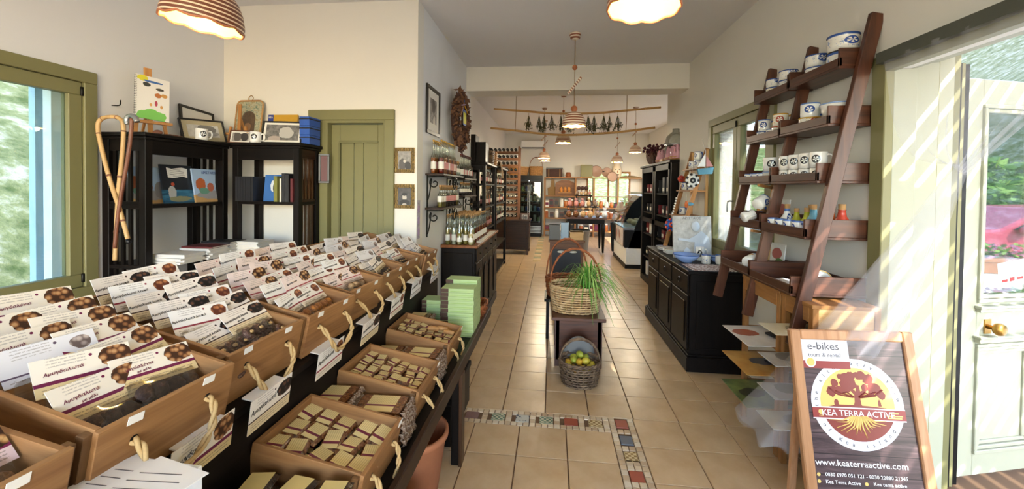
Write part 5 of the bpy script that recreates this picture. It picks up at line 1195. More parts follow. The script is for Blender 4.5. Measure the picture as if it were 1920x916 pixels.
for zi, z in enumerate((.2, .62, .98, 1.36)):
    for k in range(20):
        x_ = -.28+.09+k*.165+random.uniform(-.02, .02)
        if abs((x_+.28) % .6) < .0: continue
        if zi == 3: continue
        kind = random.random()
        lab = f'product on back shelving, {ORD[zi]} shelf from bottom, {ORD[k]} from the left'
        if kind < .45:
            o = thing('preserve_jar', 'jar '+lab, 'jar', T(x_, 13.36, z+.001) @ S(1.45, 1.3, random.uniform(1.4, 2.2)), 'products on the back shelving'); ob('jar_body', random.choice((jar, jar2, jar3)), o); ob('lid', jarl, o, T(0, 0, .105))
        else:
            o = thing('product_box', 'boxed '+lab, 'box', T(x_, 13.34, z+.001), 'products on the back shelving'); w_ = random.uniform(.06, .08); h_ = random.uniform(.16, .28)
            MB().box(-w_, w_, -.05, .05, 0, h_).build('carton', random.choice(('paper', 'cover_maroon', 'cover_black', 'cover_black', 'walnut', 'wicker_tan')), o, None, .003); MB().box(-w_*.8, w_*.8, -.0515, -.05, h_*.3, h_*.75).build('label_panel', random.choice(('paper_cream', 'ink_maroon', 'cover_black')), o)
# painted bread sign and things on top of shelving
sg = thing('bread_sign', 'arched red brown wooden sign with a loaf relief on the shelving', 'sign', (.42, 13.40, 1.361))
MB().prism([(-.33, 0), (.33, 0), (.33, .40), (.27, .47), (.12, .52), (-.12, .52), (-.27, .47), (-.33, .40)], -.03, 0, 0, RX(90)).build('board', 'red_wood_x', sg, None, .006)
for k in range(3): MB().ball((-.13+.13*k, -.03, .2), (.055, .03, .1), 10).build('loaf_relief', 'amber_cookie', sg)
MB().box(-.22, .22, -.045, -.03, .08, .12).build('relief_tray', 'mid_wood_x', sg)
tag(MB().prism([(-.15, 0), (.15, 0), (.17, .25), (.06, .30), (.05, .55), (-.05, .55), (-.06, .30), (-.17, .25)], -.04, 0, 0, T(.0, 13.45, 1.361) @ RX(90)).build('dough_paddle', 'jute_dark', None, None, .01), 'old brown wooden paddle leaning beside the bread sign', 'paddle')
zt = 1.981
def topbox(u0, u1, v0, lab, mt, nm, cat):
    p = aty(u0, v0, 13.45); q = aty(u1, v0, 13.45)
    return tag(MB().box(p.x, q.x, 13.35, 13.55, zt, max(zt+.08, p.z)).build(nm, mt, None, None, .01), lab, cat)
tk = thing('old_trunk', 'old dark suitcase on top of the back shelving', 'suitcase', (.05, 13.42, zt)); MB().box(-.27, .27, -.12, .12, 0, .30).build('shell', 'wreath_dark', tk, None, .015); [MB().box(q0, q0+.03, -.124, .124, 0, .304).build('strap', 'jute_dark', tk) for q0 in (-.2, .17)]; MB().box(-.28, .28, -.125, .125, .26, .31).build('lid', 'black_metal', tk, None, .01)
tag(MB().lathe([(0, 0), (.09, 0), (.1, .06), (.07, .16), (.06, .17), (0, .17)], 14).build('clay_jug', 'wicker_red', None, T(.52, 13.42, zt)), 'squat brown clay jug beside the old suitcase', 'jug')
topbox(1089, 1111, 309, 'green painted metal box on top of the back shelving', 'green_paint', 'metal_box', 'box')
for k, (u, v, r_) in enumerate(((1118, 311, .20), (1138, 313, .17))):
    p = aty(u, v, 13.42); o = thing('copper_pan', f'{["larger left", "smaller right"][k]} round copper pan standing on back shelving', 'pan', T(p.x, 13.42, zt+r_) @ RX(80), 'copper pans')
    MB().lathe([(0, 0), (r_*.9, 0), (r_, .02), (r_, .04), (r_*.9, .03), (0, .012)], 24).build('pan_body', 'old_copper', o); MB().bar((r_, 0, .02), (r_*1.35, 0, .02), .03, .012).build('handle', 'iron', o)
p = aty(1158, 310, 13.3)
mk_ = thing('clay_mask_vase', 'tall pale clay vase with a face on the back shelving', 'vase', (p.x, 13.42, zt)); MB().lathe([(0, 0), (.12, 0), (.15, .08), (.16, .26), (.13, .36), (.10, .42), (.12, .50), (.11, .52), (.08, .5), (0, .48)], 18).build('body', 'lamp_cream', mk_)
for dx in (-.055, .055): MB().ball((dx, -.145, .27), (.025, .012, .014), 8).build('eye', 'wreath_dark', mk_)
MB().ball((0, -.15, .2), (.02, .025, .05), 8).build('nose', 'lamp_bead', mk_); MB().ball((0, -.14, .1), (.06, .018, .025), 8).build('mouth', 'wreath_dark', mk_)
tag(MB().ball((0, 0, .05), (.09, .06, .05), 10, 0, None, .1).build('driftwood', 'cane_dark', None, T(2.0, 13.42, zt)), 'small dark driftwood piece right of the clay vase', 'driftwood')
ob_ = tag(MB().grid(lambda a, b: (2.15+.75*a, 13.35+.2*b, zt+.02+.06*math.sin(a*3.1)*math.sin(b*3.1)), 8, 4).box(2.15, 2.9, 13.35, 13.55, zt, zt+.02).build('folded_sack', 'jute_dark'), 'flat folded brown sack on the right end of back shelving', 'sack')
p = aty(1148, 331, 13.22); pl = thing('hanging_plate', 'round brown plate hanging before the back window', 'plate', T(p.x, 13.22, p.z) @ RX(90)); MB().lathe([(0, 0), (.16, 0), (.17, .015), (.14, .02), (0, .012)], 20).build('plate_body', 'old_copper', pl); MB().tube([(0, .17, 0), (0, .52, 0)], .004, 5).build('cord', 'jute_dark', pl)
# round boxes / parcels at centre of back room: display table of packed goods
tb_ = thing('display_table', 'dark wooden table of packed sweets in the back room', 'table', (.95, 10.35, 0))
MB().box(-.62, .42, -.35, .55, .84, .88).build('tabletop', 'walnut', tb_, None, .004)
MB().box(-.56, .36, -.30, .5, .72, .84).build('apron', 'black_wood', tb_)
for a in (-.56, .3):
    for c in (-.30, .44): MB().tube([(a+.03, c+.03, 0), (a+.03, c+.03, .1), (a+.03, c+.03, .5), (a+.03, c+.03, .72)], [.022, .03, .045, .048], 8).build('leg', 'black_wood_z', tb_)
up = thing('riser_stand', 'black tiered riser on the back room table', 'stand', (.80, 10.55, .881)); MB().box(-.42, .40, -.12, .25, .22, .25).build('tier', 'black_wood', up); MB().box(-.2, .25, .05, .25, .52, .55).build('tier', 'black_wood', up)
for a in (-.4, .36): MB().box(a, a+.03, -.1, .22, 0, .22).build('support', 'black_wood', up)
for a in (-.17, .2): MB().box(a, a+.02, .08, .22, .25, .52).build('support', 'black_wood', up)
random.seed(12)
pr_ = [MB().ball((0, 0, .05), (.055, .045, .055), 8, 0, None, .15).lathe([(.012, .10), (.03, .15), (.0, .15)], 8).mesh('parcel_body', m_) for m_ in ('film_ends', 'white_cookie', 'label_pink', 'packet_film', 'paper_cool')]
def parcel(lab, x_, y_, z_, s_): o = thing('sweet_parcel', lab, 'parcel', T(x_, y_, z_) @ RZ(random.uniform(0, 90)) @ S(s_, s_, s_), 'sweet parcels on the back room table'); ob('parcel_body', random.choice(pr_), o); MB_t = ob('ribbon', PRB, o)
PRB = MB().tube([(.016*math.cos(a), .016*math.sin(a), .10) for a in [i*math.pi/4 for i in range(8)]], .006, 5, 0, True).mesh('ribbon', 'lilac')
for k in range(6): parcel(f'tied sweet parcel on the table front edge, {ORD[k]} from left', .42+.18*k, 10.12+.02*(k % 2), .881, 1.6)
for k in range(5): parcel(f'tied sweet parcel on the lower riser tier, {ORD[k]} from left', .46+.165*k, 10.52, 1.132, 1.45)
for k in range(4): parcel(f'tied sweet parcel on the upper riser tier, {ORD[k]} from left', .66+.11*k, 10.72, 1.432, 1.0)
for k in range(3):
    o = tag(MB().tube([(-.1, 0, 0), (-.08, 0, .0), (.08, 0, 0), (.1, 0, 0)], [.01, .055, .055, .01], 10).build('wrapped_roll', 'wreath_dark', None, T(.58+.19*k, 10.70, 1.64) @ RZ(90)), f'dark wrapped roll hanging above the upper riser tier, {ORD[k]} from left', 'roll', 'dark wrapped rolls'); o.location = (.70+.10*k, 10.72, 1.66 if False else 1.62)
bc = thing('metal_bucket', 'galvanised metal bucket under the back room table', 'bucket', (.72, 10.25, 0)); MB().lathe([(0, .004), (.19, 0), (.2, .02), (.25, .52), (.262, .525), (.262, .55), (.245, .545), (.19, .03), (0, .02)], 22).build('shell', 'galvanised', bc); MB().tube([(.25*math.cos(a), .25*math.sin(a)*.3-.2, .5-.18*math.sin(a)) for a in [math.pi*i/12 for i in range(13)]], .007, 5).build('handle', 'steel', bc)
# deli counter
dc = thing('deli_counter', 'black deli counter with curved glass display in the back room', 'deli counter', T(1.46, 8.15, 0))
MB().box(.03, .75, 0, 1.6, .08, .42).build('base', 'white_plastic', dc, None, .01); MB().box(0, .75, .0, 1.6, .42, .78).build('front_case', 'black_plastic', dc, None, .01); MB().prism([(.06, .40), (.72, .40), (.72, 1.35), (.62, 1.5), (.50, 1.5), (.22, .86)], 0, .06, 0, T(0, 0, 0) @ RX(90) @ S(1, 1, -1)).build('end_cheek', 'black_plastic', dc, None, .01); MB().prism([(-.05, .83), (.03, 1.1), (.14, 1.32), (.30, 1.46), (.50, 1.5), (.21, .83)], 0, .012, 0, T(0, 0, 0) @ RX(90) @ S(1, 1, -1)).build('side_glass', 'cabinet_glass', dc)
MB().prism([(-.02, .10), (.72, .10), (.72, 1.5), (.45, 1.5), (.18, .86), (-.06, .80)], 0, .06, 0, T(0, 1.54, 0) @ RX(90) @ S(1, 1, -1)).build('end_cheek', 'black_plastic', dc, None, .01)
MB().box(.0, .74, .06, 1.54, .78, .82).build('display_deck', 'steel', dc); MB().box(.02, .74, 0, 1.6, 0, .08).build('plinth', 'black_plastic', dc)
def gl_(a, b): 
    pts = [(-.05, .83), (.03, 1.1), (.14, 1.32), (.30, 1.46), (.45, 1.52)]; t_ = a*4; i = min(3, int(t_)); f_ = t_-i
    return (pts[i][0]*(1-f_)+pts[i+1][0]*f_, .06+1.48*b, pts[i][1]*(1-f_)+pts[i+1][1]*f_)
MB().grid(gl_, 12, 2).build('curved_glass', 'cabinet_glass', dc); MB().box(.4, .74, .03, 1.57, 1.5, 1.55).build('top_shelf', 'steel', dc, None, .004)
emit('deli_lamp', '#cfe4ff', 6.0); MB().box(.42, .45, .1, 1.5, 1.47, 1.49).build('lamp_strip', 'deli_lamp', dc)
photo('menu_print', '#c8b4a8', '#ece8e6', 12, [(.1, .2, .06, .1, '#a84a4a'), (.3, .25, .05, .1, '#4a4a58'), (.45, .2, .06, .1, '#a85a4a')])
MB().box(.0, .9, 0, .006, 0, .36).build('menu_panel', 'menu_print', dc, T(-.012, 1.0, .44) @ RZ(-90)); MB().box(.05, .35, -.006, 0, .0, .3).build('menu_sheet', 'paper', dc, T(.46, 0, 1.52))
for k in range(6): tag(MB().ball((0, 0, .05), (.09, .09, .06), 10, 0, None, .06).build('cheese_round', random.choice(('label_white', 'almond', 'white_cookie')), None, T(1.80+.2*(k % 2), 8.38+.24*k, .821)), f'pale cheese inside the deli counter, {ORD[k]} from the near end', 'cheese', 'cheeses in the deli counter')
# tall black cabinets right
tc = thing('tall_cabinet', 'tall black open cabinet pair along the right of the back room', 'cabinet', (1.62, 5.62, 0))
TX, TY, TZ = .42, 1.78, 2.02
MB().box(TX-.015, TX, 0, TY, 0, TZ).build('back_panel', 'black_wood', tc); MB().box(-.03, TX, -.03, TY+.03, TZ-.04, TZ).build('cornice', 'black_wood', tc, None, .006); MB().box(0, TX, 0, TY, 0, .10).build('plinth', 'black_wood', tc)
for c in (0, .86, TY-.05): MB().box(0, TX-.015, c, c+.05, .1, TZ-.04).build('side_panel', 'black_wood_z', tc)
for z in (.45, .85, 1.22, 1.55): MB().box(.01, TX-.015, .05, TY-.05, z-.022, z).build('shelf', 'black_wood', tc)
for c in (.05, .91):
    for e_ in (c, c+.74): MB().box(-.012, .012, e_, e_+.06, .1, TZ-.05).build('door_stile', 'black_wood_z', tc)
    MB().box(-.012, .012, c, c+.8, TZ-.13, TZ-.05).box(-.012, .012, c, c+.8, 1.05, 1.12).build('door_rail', 'black_wood', tc)
random.seed(19)
for si, z in enumerate((.1, .45, .85, 1.22, 1.55)):
    for k in range(7):
        o = thing('product_tin', f'red and white tin in the tall black cabinet, {ORD[si]} shelf, {ORD[k]} from the near end', 'tin', T(1.72, 5.76+.22*k+(k > 2)*.1, z+.001), 'tins in the tall cabinet')
        MB().box(-.045, .045, -.06, .06, 0, random.choice((.14, .2, .24))).build('tin_body', random.choice(('dark_red', 'dark_red', 'label_white', 'cover_black')), o, None, .004); MB().box(-.0465, -.045, -.05, .05, .03, .08).build('tin_label', 'label_white', o)
ztc = TZ+.001
o = thing('glass_cloche', 'large glass jar with knobbed lid on the tall black cabinet', 'glass jar', T(1.87, 6.29, ztc) @ S(1.05, 1.05, 1.2)); MB().lathe([(0, .002), (.12, 0), (.15, .03), (.15, .2), (.12, .22)], 22).build('jar_body', 'jar_glass', o); MB().lathe([(.155, .22), (.155, .235), (.13, .33), (.07, .38), (.05, .39), (.05, .43), (0, .43)], 22).build('lid', 'jar_glass', o); MB().lathe([(.157, .215), (.16, .225), (.157, .235)], 22, 0, None, False).build('lid_rim', 'steel', o)
o = thing('dried_flowers', 'bunch of dark dried flowers on the tall black cabinet', 'flowers', (1.76, 6.98, ztc)); random.seed(14); m = MB(); m2 = MB()
for i in range(70):
    a = random.uniform(0, 6.28); q = Vector((random.gauss(0, .10), random.gauss(0, .13), random.uniform(.18, .34))); m2.tube([(0, 0, .02), q], .003, 4); m.ball(q, random.uniform(.015, .03), 6, 0, None, .2)
stuff(m.build('flower_heads', 'dried_flower', o)); stuff(m2.build('stems', 'cane_dark', o)); MB().lathe([(.05, 0), (.07, .04), (.06, .14), (.05, .15)], 12).build('vase', 'wreath_dark', o)
for k, (yy, s_) in enumerate(((6.53, .8), (6.02, .8), (5.78, .8))):
    o = thing('gift_basket', f'gift basket wrapped in pink cellophane on the tall cabinet, {["left", "middle", "right"][k]} one', 'gift basket', T(1.73, yy, ztc) @ S(s_, s_, s_), 'pink wrapped gift baskets'); random.seed(80+k); m = MB()
    m.grid(lambda a, b: ((.12-.08*b+.03*math.sin(9*a*6.28)*b)*math.cos(a*6.283)+random.uniform(-.01, .01), (.13-.08*b+.03*math.sin(7*a*6.28)*b)*math.sin(a*6.283)+random.uniform(-.01, .01), .03+.22*b+.03*math.sin(a*19)*b), 26, 6)
    m.build('cellophane', 'pink_film', o); MB().lathe([(0, .002), (.1, 0), (.125, .06), (.11, .07), (0, .05)], 16).build('basket', 'wicker_tan', o); MB().tube([(.035*math.cos(a), .035*math.sin(a), .20) for a in [i*math.pi/5 for i in range(10)]], .012, 5, 0, True).build('ribbon', 'pink_film', o)
o = thing('round_tray', 'dark round tray leaning at the far end of tall cabinet', 'tray', T(1.74, 7.30, ztc+.16) @ RZ(20) @ RY(80)); MB().lathe([(0, 0), (.14, 0), (.16, .02), (.155, .03), (.13, .012), (0, .01)], 22).build('tray_body', 'wreath_dark', o)
tag(MB().box(-.06, .06, -.25, .25, 0, .05).build('wooden_tray', 'pine_y', None, T(1.68, 6.28, ztc) @ S(.5, .3, 1), .006), 'pale flat wooden tray under the pink baskets', 'tray')
# ================================================================ centre of the aisle
sl = thing('low_bench', 'low dark wooden bench carrying the large wicker basket', 'bench', (.25, 3.56, 0))
MB().box(-.24, .24, -.03, .55, .42, .45).build('seat', 'walnut_x', sl, None, .004); MB().box(-.20, .20, 0, .02, .06, .42).build('front_panel', 'walnut_x', sl)
for a in (-.21, .17):
    for c in (0, .48): MB().box(a, a+.04, c, c+.04, 0, .42).build('leg', 'walnut_z', sl)
bkM = T(.23, 3.78, .451)
wbk = basket('wicker_basket', 'large pale wicker basket with hoop handle on the low bench', bkM, .21, .17, .24, 1.14, ('wicker', 'wicker'), 11, 26, 2.3, .010, (.58, 'x', .012, 'wicker_red'))
pt = thing('spider_plant', 'green grassy potted plant in the large wicker basket', 'plant', T(.34, 3.72, .47))
MB().lathe([(0, 0), (.06, 0), (.085, .14), (.075, .14), (0, .12)], 16).build('pot', 'terracotta', pt)
random.seed(66); lm = [MB(), MB()]
for i in range(150):
    a = random.uniform(0, 2*math.pi); L = random.uniform(.18, .40); hgt = random.uniform(.10, .34); w_ = random.uniform(.004, .008)
    P_ = []
    for k in range(7):
        t_ = k/6; P_.append(Vector((math.cos(a)*L*t_**1.3, math.sin(a)*L*t_**1.3, .13+hgt*math.sin(min(1.0, t_*1.15)*2.3)-(.25 if i % 3 == 0 else .1)*t_**3)))
    sd = Vector((-math.sin(a), math.cos(a), 0)); vs_ = []; 
    for k, p in enumerate(P_): ww = w_*(1-(k/6)**2)+.0006; vs_ += [p-sd*ww, p+sd*ww+Vector((0, 0, .002))]
    lm[i % 2].add(vs_, [(2*k, 2*k+1, 2*k+3, 2*k+2) for k in range(6)])
stuff(lm[0].build('leaf_blades', 'leaf_green', pt)); stuff(lm[1].build('leaf_blades', 'leaf_pale', pt))
basket('handled_basket', 'reddish wicker basket with tall hoop handle behind the large one', T(.17, 4.36, .43), .20, .15, .2, 1.12, ('wicker_red', 'wicker_red'), 8, 20, 2.2, .010, (.62, 'x', .013, 'wicker_red'))
rs = thing('slatted_stool', 'dark slatted stool under the reddish handled basket', 'stool', (.17, 4.36, 0))
for k in range(5): MB().box(-.24+.1*k, -.16+.1*k, -.18, .18, .40, .429).build('slat', 'black_wood', rs)
for a in (-.22, .2):
    for c in (-.16, .14): MB().box(a, a+.03, c, c+.03, 0, .40).build('leg', 'black_wood_z', rs)
def lsag(a): return 0
lb_ = basket('lemon_basket', 'dark wicker basket of lemons on the floor before the bench', T(.245, 3.28, 0), .135, .125, .19, 1.22, ('wicker_dark', 'wicker_dark'), 9, 22, 2.1, .010, (.36, 'x', .011, 'wicker_dark'))
MB().grid(lambda a, b: (-.15+.3*a, .12+.03*b, .14+.17*b*math.sin(a*math.pi)**.6+.02), 10, 4).build('lining', 'grey_box', lb_)
random.seed(88); lmn = []
lms = [MB().lathe([(0, -.036), (.008, -.034), (.022, -.022), (.028, 0), (.022, .022), (.009, .033), (.005, .038), (0, .04)], 12).mesh('fruit', m_) for m_ in ('lemon', 'lemon_ripe', 'lemon_green')]; stm = MB().tube([(0, 0, -.042), (0, 0, -.034)], .003, 5).mesh('stem', 'leaf_green')
k = 0
for lay, (n_, r_, z_) in enumerate(((9, .095, .15), (6, .055, .195), (1, 0, .235))):
    for i in range(n_):
        a = 2*math.pi*i/n_+lay*.4; o = thing('lemon', f'lemon in the dark floor basket, {["outer ring", "inner ring", "topmost"][lay]}, {ORD[i]} clockwise', 'lemon', T(.245+r_*math.cos(a), 3.28+r_*math.sin(a), z_) @ RZ(random.uniform(0, 360)) @ RX(random.uniform(40, 140)), 'lemons in the basket'); ob('fruit', lms[random.choice((0, 0, 1, 2))], o); ob('stem', stm, o); k += 1
cs_ = thing('wooden_trolley', 'brown wooden stand with black panel in the middle aisle', 'stand', (.22, 5.9, 0))
for a in (-.25, .21): MB().box(a, a+.04, 0, .04, 0, .80).box(a, a+.04, .36, .40, 0, .80).build('post', 'red_wood', cs_)
MB().box(-.27, .27, -.02, .42, .80, .83).build('top', 'red_wood_x', cs_, None, .004); MB().box(-.21, .21, .01, .03, .70, .80).box(-.21, .21, .01, .03, .25, .32).build('front_rail', 'red_wood_x', cs_); MB().box(-.21, .21, .02, .035, .32, .70).build('black_panel', 'cover_black', cs_)
for x_ in (-.08, .10): MB().ball((x_, .0, .66), (.06, .03, .02), 8).build('bow', 'label_white', cs_)
for k, (a, b, h_, mt, lab) in enumerate(((-.26, -.10, .22, 'grey_box', 'grey carton on the wooden stand in the middle aisle'), (-.085, .03, .26, 'blue_box', 'pale blue carton on the wooden stand in the middle aisle'), (.05, .25, .12, 'pine_x', 'small pale wooden box on the wooden stand in the aisle'))):
    o = thing('carton', lab, 'box', (.22, 5.95, .831)); MB().box(a, b, 0, .16, 0, h_).build('box_body', mt, o, None, .004); MB().box(a-.003, b+.003, -.003, .163, h_-.03, h_).build('lid', mt, o)
# ================================================================ right: low black cabinet
lc = thing('low_cabinet', 'long low black cabinet with drawers below the right window', 'cabinet', (0, 0, 0))
LX0, LY0, LY1, LZ = 1.225, 3.62, 5.12, .89
MB().box(LX0-.025, 1.712, LY0-.02, LY1+.02, LZ-.03, LZ).build('top', 'black_wood', lc, None, .004)
MB().box(LX0, 1.70, LY0, LY1, .12, LZ-.03).build('body', 'black_wood', lc, None, .003); MB().box(LX0-.03, 1.705, LY0-.03, LY1+.03, 0, .13).box(LX0-.018, 1.70, LY0-.018, LY1+.018, .13, .15).build('plinth', 'black_wood', lc, None, .006)
for k in range(3):
    a = LY0+.03+k*.485
    d_ = MB().box(LX0-.014, LX0, a, a+.455, .68, .84).build('drawer', 'black_wood', lc, None, .004)
    MB().tube([(LX0-.022+.0*q, a+.2275+.022*math.cos(q), .755+.022*math.sin(q)) for q in [i*math.pi/6 for i in range(12)]], .0035, 5, 0, True).build('ring_pull', 'iron', d_); MB().ball((LX0-.016, a+.2275, .777), .009, 7).build('pull_boss', 'steel', d_)
    d_ = MB().box(LX0-.014, LX0, a, a+.455, .17, .66).build('door', 'black_wood_z', lc, None, .004); MB().box(LX0-.022, LX0-.014, a+.06, a+.395, .23, .60).build('raised_panel', 'black_wood_z', d_, None, .006)
MB().box(LX0+.05, 1.66, LY0-.008, LY0, .2, .80).build('end_panel', 'black_wood_z', lc, None, .005)
zc = LZ+.001
t = NT('lace'); v = t.coord(); vo = t.node('TexVoronoi'); vo.inputs['Scale'].default_value = 55; t.link(v, vo.inputs['Vector']); t.col(t.ramp(vo.outputs['Distance'], [(.2, '#e6e2dc'), (.45, '#c4b4ac'), (.7, '#8a6a62')])); t.pr(.8)
lcM = MB().box(1.26, 1.62, 3.64, 3.93, zc, zc+.004)
lo = thing('lace_mat', 'white lace mat on the near end of the low cabinet', 'mat', (0, 0, 0)); lcM.build('cloth', 'lace', lo)
sc = MB()
for i in range(12): sc.lathe([(0, .0), (.016, 0), (.016, .004), (0, .004)], 10, 0, T(1.275+i*.03, 3.637, zc))
for i in range(9): sc.lathe([(0, .0), (.016, 0), (.016, .004), (0, .004)], 10, 0, T(1.257, 3.66+i*.032, zc))
sc.build('scalloped_edge', 'lace', lo)
rl = thing('relief_tile', 'large pale square tile with a figure relief on the low cabinet', 'tile', T(1.475, 4.30, zc) @ RZ(4) @ RX(-6))
t = NT('relief_stone'); v = t.coord(); n = t.noise(v, 14, 4); t.col(t.ramp(n, [(.3, '#a8a49c'), (.7, '#cfccc6')])); t.pr(.6); t.bump(n, .6, .02)
plain('relief_white', '#c9d0d8', .5)
MB().box(-.20, .20, 0, .02, 0, .44).build('slab', 'relief_stone', rl, None, .003)
fg = MB(); fg.prism([(.02, 0), (.19, 0), (.185, .12), (.16, .22), (.11, .27), (.085, .28), (.02, .23), (-.03, .2), (-.15, .205), (-.15, .185), (-.04, .17), (.02, .165), (.01, .08)], 0, .012, 0, RX(90)); fg.ball((.03, -.01, .33), (.045, .012, .055), 12); fg.prism([(-.1, 0), (-.02, 0), (-.03, .08), (-.06, .11), (-.09, .08)], 0, .01, 0, RX(90)); fg.build('figure_relief', 'relief_white', rl)
text('ΑΡΙΣΤΑΙΟΣ', .034, 'ink_grey', rl, frame((0, -.0008, .415), (1, 0, 0), (0, 0, 1)), spacing=1.1)
def bowl(label, M, r, h, mat, group=None, name='bowl', cat='bowl', rim=None):
    o = thing(name, label, cat, M, group); MB().lathe([(0, .003), (r*.42, 0), (r*.45, .006), (r*.8, h*.5), (r, h), (r*.97, h+.003), (r*.75, h*.55), (r*.4, .012), (0, .012)], 28).build('bowl_body', mat, o)
    if rim: MB().tube([(r*.985*math.cos(a), r*.985*math.sin(a), h) for a in [i*math.pi/14 for i in range(28)]], .004, 5, 0, True).build('rim_band', rim, o)
    return o
bowl('periwinkle blue glazed bowl on low cabinet before the relief tile', T(1.33, 4.06, zc), .125, .075, 'glaze_lightblue', rim='ceramic_blue')
bowl('second pale blue bowl on low cabinet behind the mugs', T(1.635, 4.13, zc), .07, .05, 'glaze_lightblue', rim='ceramic_blue')
mug('white mug lying near the blue bowl on the low cabinet', T(1.49, 3.985, zc) @ RZ(100), 'mug_floral'); mug('white floral mug on the low cabinet beside the lace mat', T(1.62, 3.985, zc) @ RZ(20), 'mug_blue')
mug('white mug stacked high before the relief figure on cabinet', T(1.50, 4.175, zc) @ RZ(-20) @ S(1.0, 1.0, 1.5), 'mug_black')
def plate(label, M, r, mat, rim, group=None):
    o = thing('plate', label, 'plate', M, group); MB().lathe([(0, .003), (r*.6, 0), (r*.65, .004), (r, .016), (r*.985, .019), (r*.62, .008), (0, .007)], 26).build('plate_body', mat, o); MB().tube([(r*.95*math.cos(a), r*.95*math.sin(a), .0165) for a in [i*math.pi/13 for i in range(26)]], .003, 4, 0, True).build('rim_band', rim, o)
for k in range(4): plate(f'saucer in the near stack on the low cabinet, {ORD[k]} from bottom', T(1.325, 4.55, zc+.011*k), .085, 'ceramic', 'glaze_teal', 'near saucer stack')
for k in range(3): plate(f'saucer in the far stack on the low cabinet, {ORD[k]} from bottom', T(1.33, 4.80, zc+.011*k), .09, 'ceramic', 'ceramic_blue', 'far saucer stack')
plate('white plate with pale rim beside the far saucer stack', T(1.36, 5.02, zc), .08, 'ceramic', 'glaze_lightblue')
# small wooden step stand on the low cabinet
ss = thing('step_stand', 'small wooden ladder stand on the far end of the low cabinet', 'stand', (0, 0, 0))
for yy in (4.52, 4.98): MB().bar((1.37, yy, zc), (1.68, yy, 2.06), .022, .045, 0, (1, 0, .3)).build('rail', 'mid_wood_z', ss); MB().box(1.665, 1.69, yy-.012, yy+.012, zc, 2.05).build('rear_post', 'pine', ss)
stz = (1.31, 1.60, 1.85)
for z, a in zip(stz, (1.49, 1.57, 1.64)): MB().box(a-.07, 1.69, 4.51, 4.99, z-.015, z).build('step', 'mid_wood', ss)
for k, (x_, y_, z_, kd) in enumerate(((1.62, 4.62, stz[2], 'mug_blue'), (1.62, 4.62, stz[2]+.0905, 'mug_blue'), (1.62, 4.80, stz[2], 'mug_floral'), (1.56, 4.62, stz[1], 'mug_blue'), (1.56, 4.85, stz[1], 'mug_floral'), (1.55, 4.88, stz[0], 'mug_blue'))):
    mug(['mug on top step of the small wooden stand, lower of the stacked pair', 'mug on top step of the small wooden stand, upper of the stacked pair', 'floral mug on top step of small wooden stand, far side', 'blue mug on middle step of the small wooden stand, near side', 'floral mug on middle step of small wooden stand, far side', 'blue mug on the lowest step of the small wooden stand'][k], T(x_, y_, z_+.001) @ RZ(-70), kd)
sb = thing('sailboat_ornament', 'hanging wooden sailboat ornament with white sail and blue hull', 'ornament', T(*aty(1322, 322, 4.36)) @ RZ(10)); plain('cord_white', '#d8d4cc', .8)
MB().prism([(-.09, .03), (.09, .05), (.075, -.02), (-.07, -.03)], -.012, .012, 0, RX(90)).build('hull', 'glaze_teal', sb); MB().prism([(-.085, .055), (-.005, .055), (-.005, .19)], -.006, .006, 0, RX(90)).build('sail', 'ceramic', sb); MB().prism([(.01, .055), (.085, .06), (.01, .17)], -.006, .006, 0, RX(90)).build('jib', 'label_pink', sb); MB().tube([(0, 0, 0), (0, 0, .22), (.03, .12, .36)], .003, 5).build('mast_cord', 'cord_white', sb)
def rosette(label, p, r, ca, cb, yaw):
    o = thing('rosette_ornament', label, 'ornament', T(*p) @ RZ(yaw) @ RX(90)); m = MB()
    for i in range(14): m.lathe([(0, 0), (.23*r, 0), (.23*r, .008), (0, .008)], 10, i % 2, T(r*.82*math.cos(i*math.pi/7), r*.82*math.sin(i*math.pi/7), 0))
    m.build('petal_ring', [ca, cb], o); MB().lathe([(0, 0), (r*.72, 0), (r*.7, .012), (0, .012)], 20).build('disc', cb, o); MB().lathe([(0, .012), (r*.42, .012), (r*.4, .018), (0, .018)], 16).build('inner_disc', ca, o); MB().lathe([(0, .018), (r*.16, .018), (0, .024)], 10).build('boss', cb, o); MB().tube([(0, r*.95, .005), (0, r*2.1, .005)], .002, 4).build('cord', 'cord_white', o)
rosette('black and white beaded rosette hanging on the small wooden stand', aty(1298, 338, 4.45), .075, 'ink_black', 'ceramic', 8); rosette('red and blue beaded rosette hanging low on the small stand', aty(1258, 421, 4.5), .07, 'ceramic_red', 'ceramic_blue', 8); rosette('small dark red rosette on the far side of small stand', aty(1277, 335, 4.7), .04, 'dark_red', 'ceramic_red', 8)
o = thing('bird_ornament', 'orange and blue painted bird ornament hanging on the small stand', 'ornament', aty(1287, 383, 4.45)); MB().ball((0, 0, 0), (.02, .015, .04), 10).build('body', 'glaze_orange', o); MB().ball((.04, 0, .005), (.035, .012, .02), 10).build('wing', 'glaze_teal', o); MB().tube([(0, 0, .035), (0, .02, .12)], .002, 4).build('cord', 'cord_white', o)
o = thing('bead_string', 'string of grey beads hanging from the small stand', 'beads', aty(1268, 380, 4.5))
for k in range(7): MB().ball((-.006*k, 0, .05-.028*k), .011, 7).build('bead', 'ceramic', o)
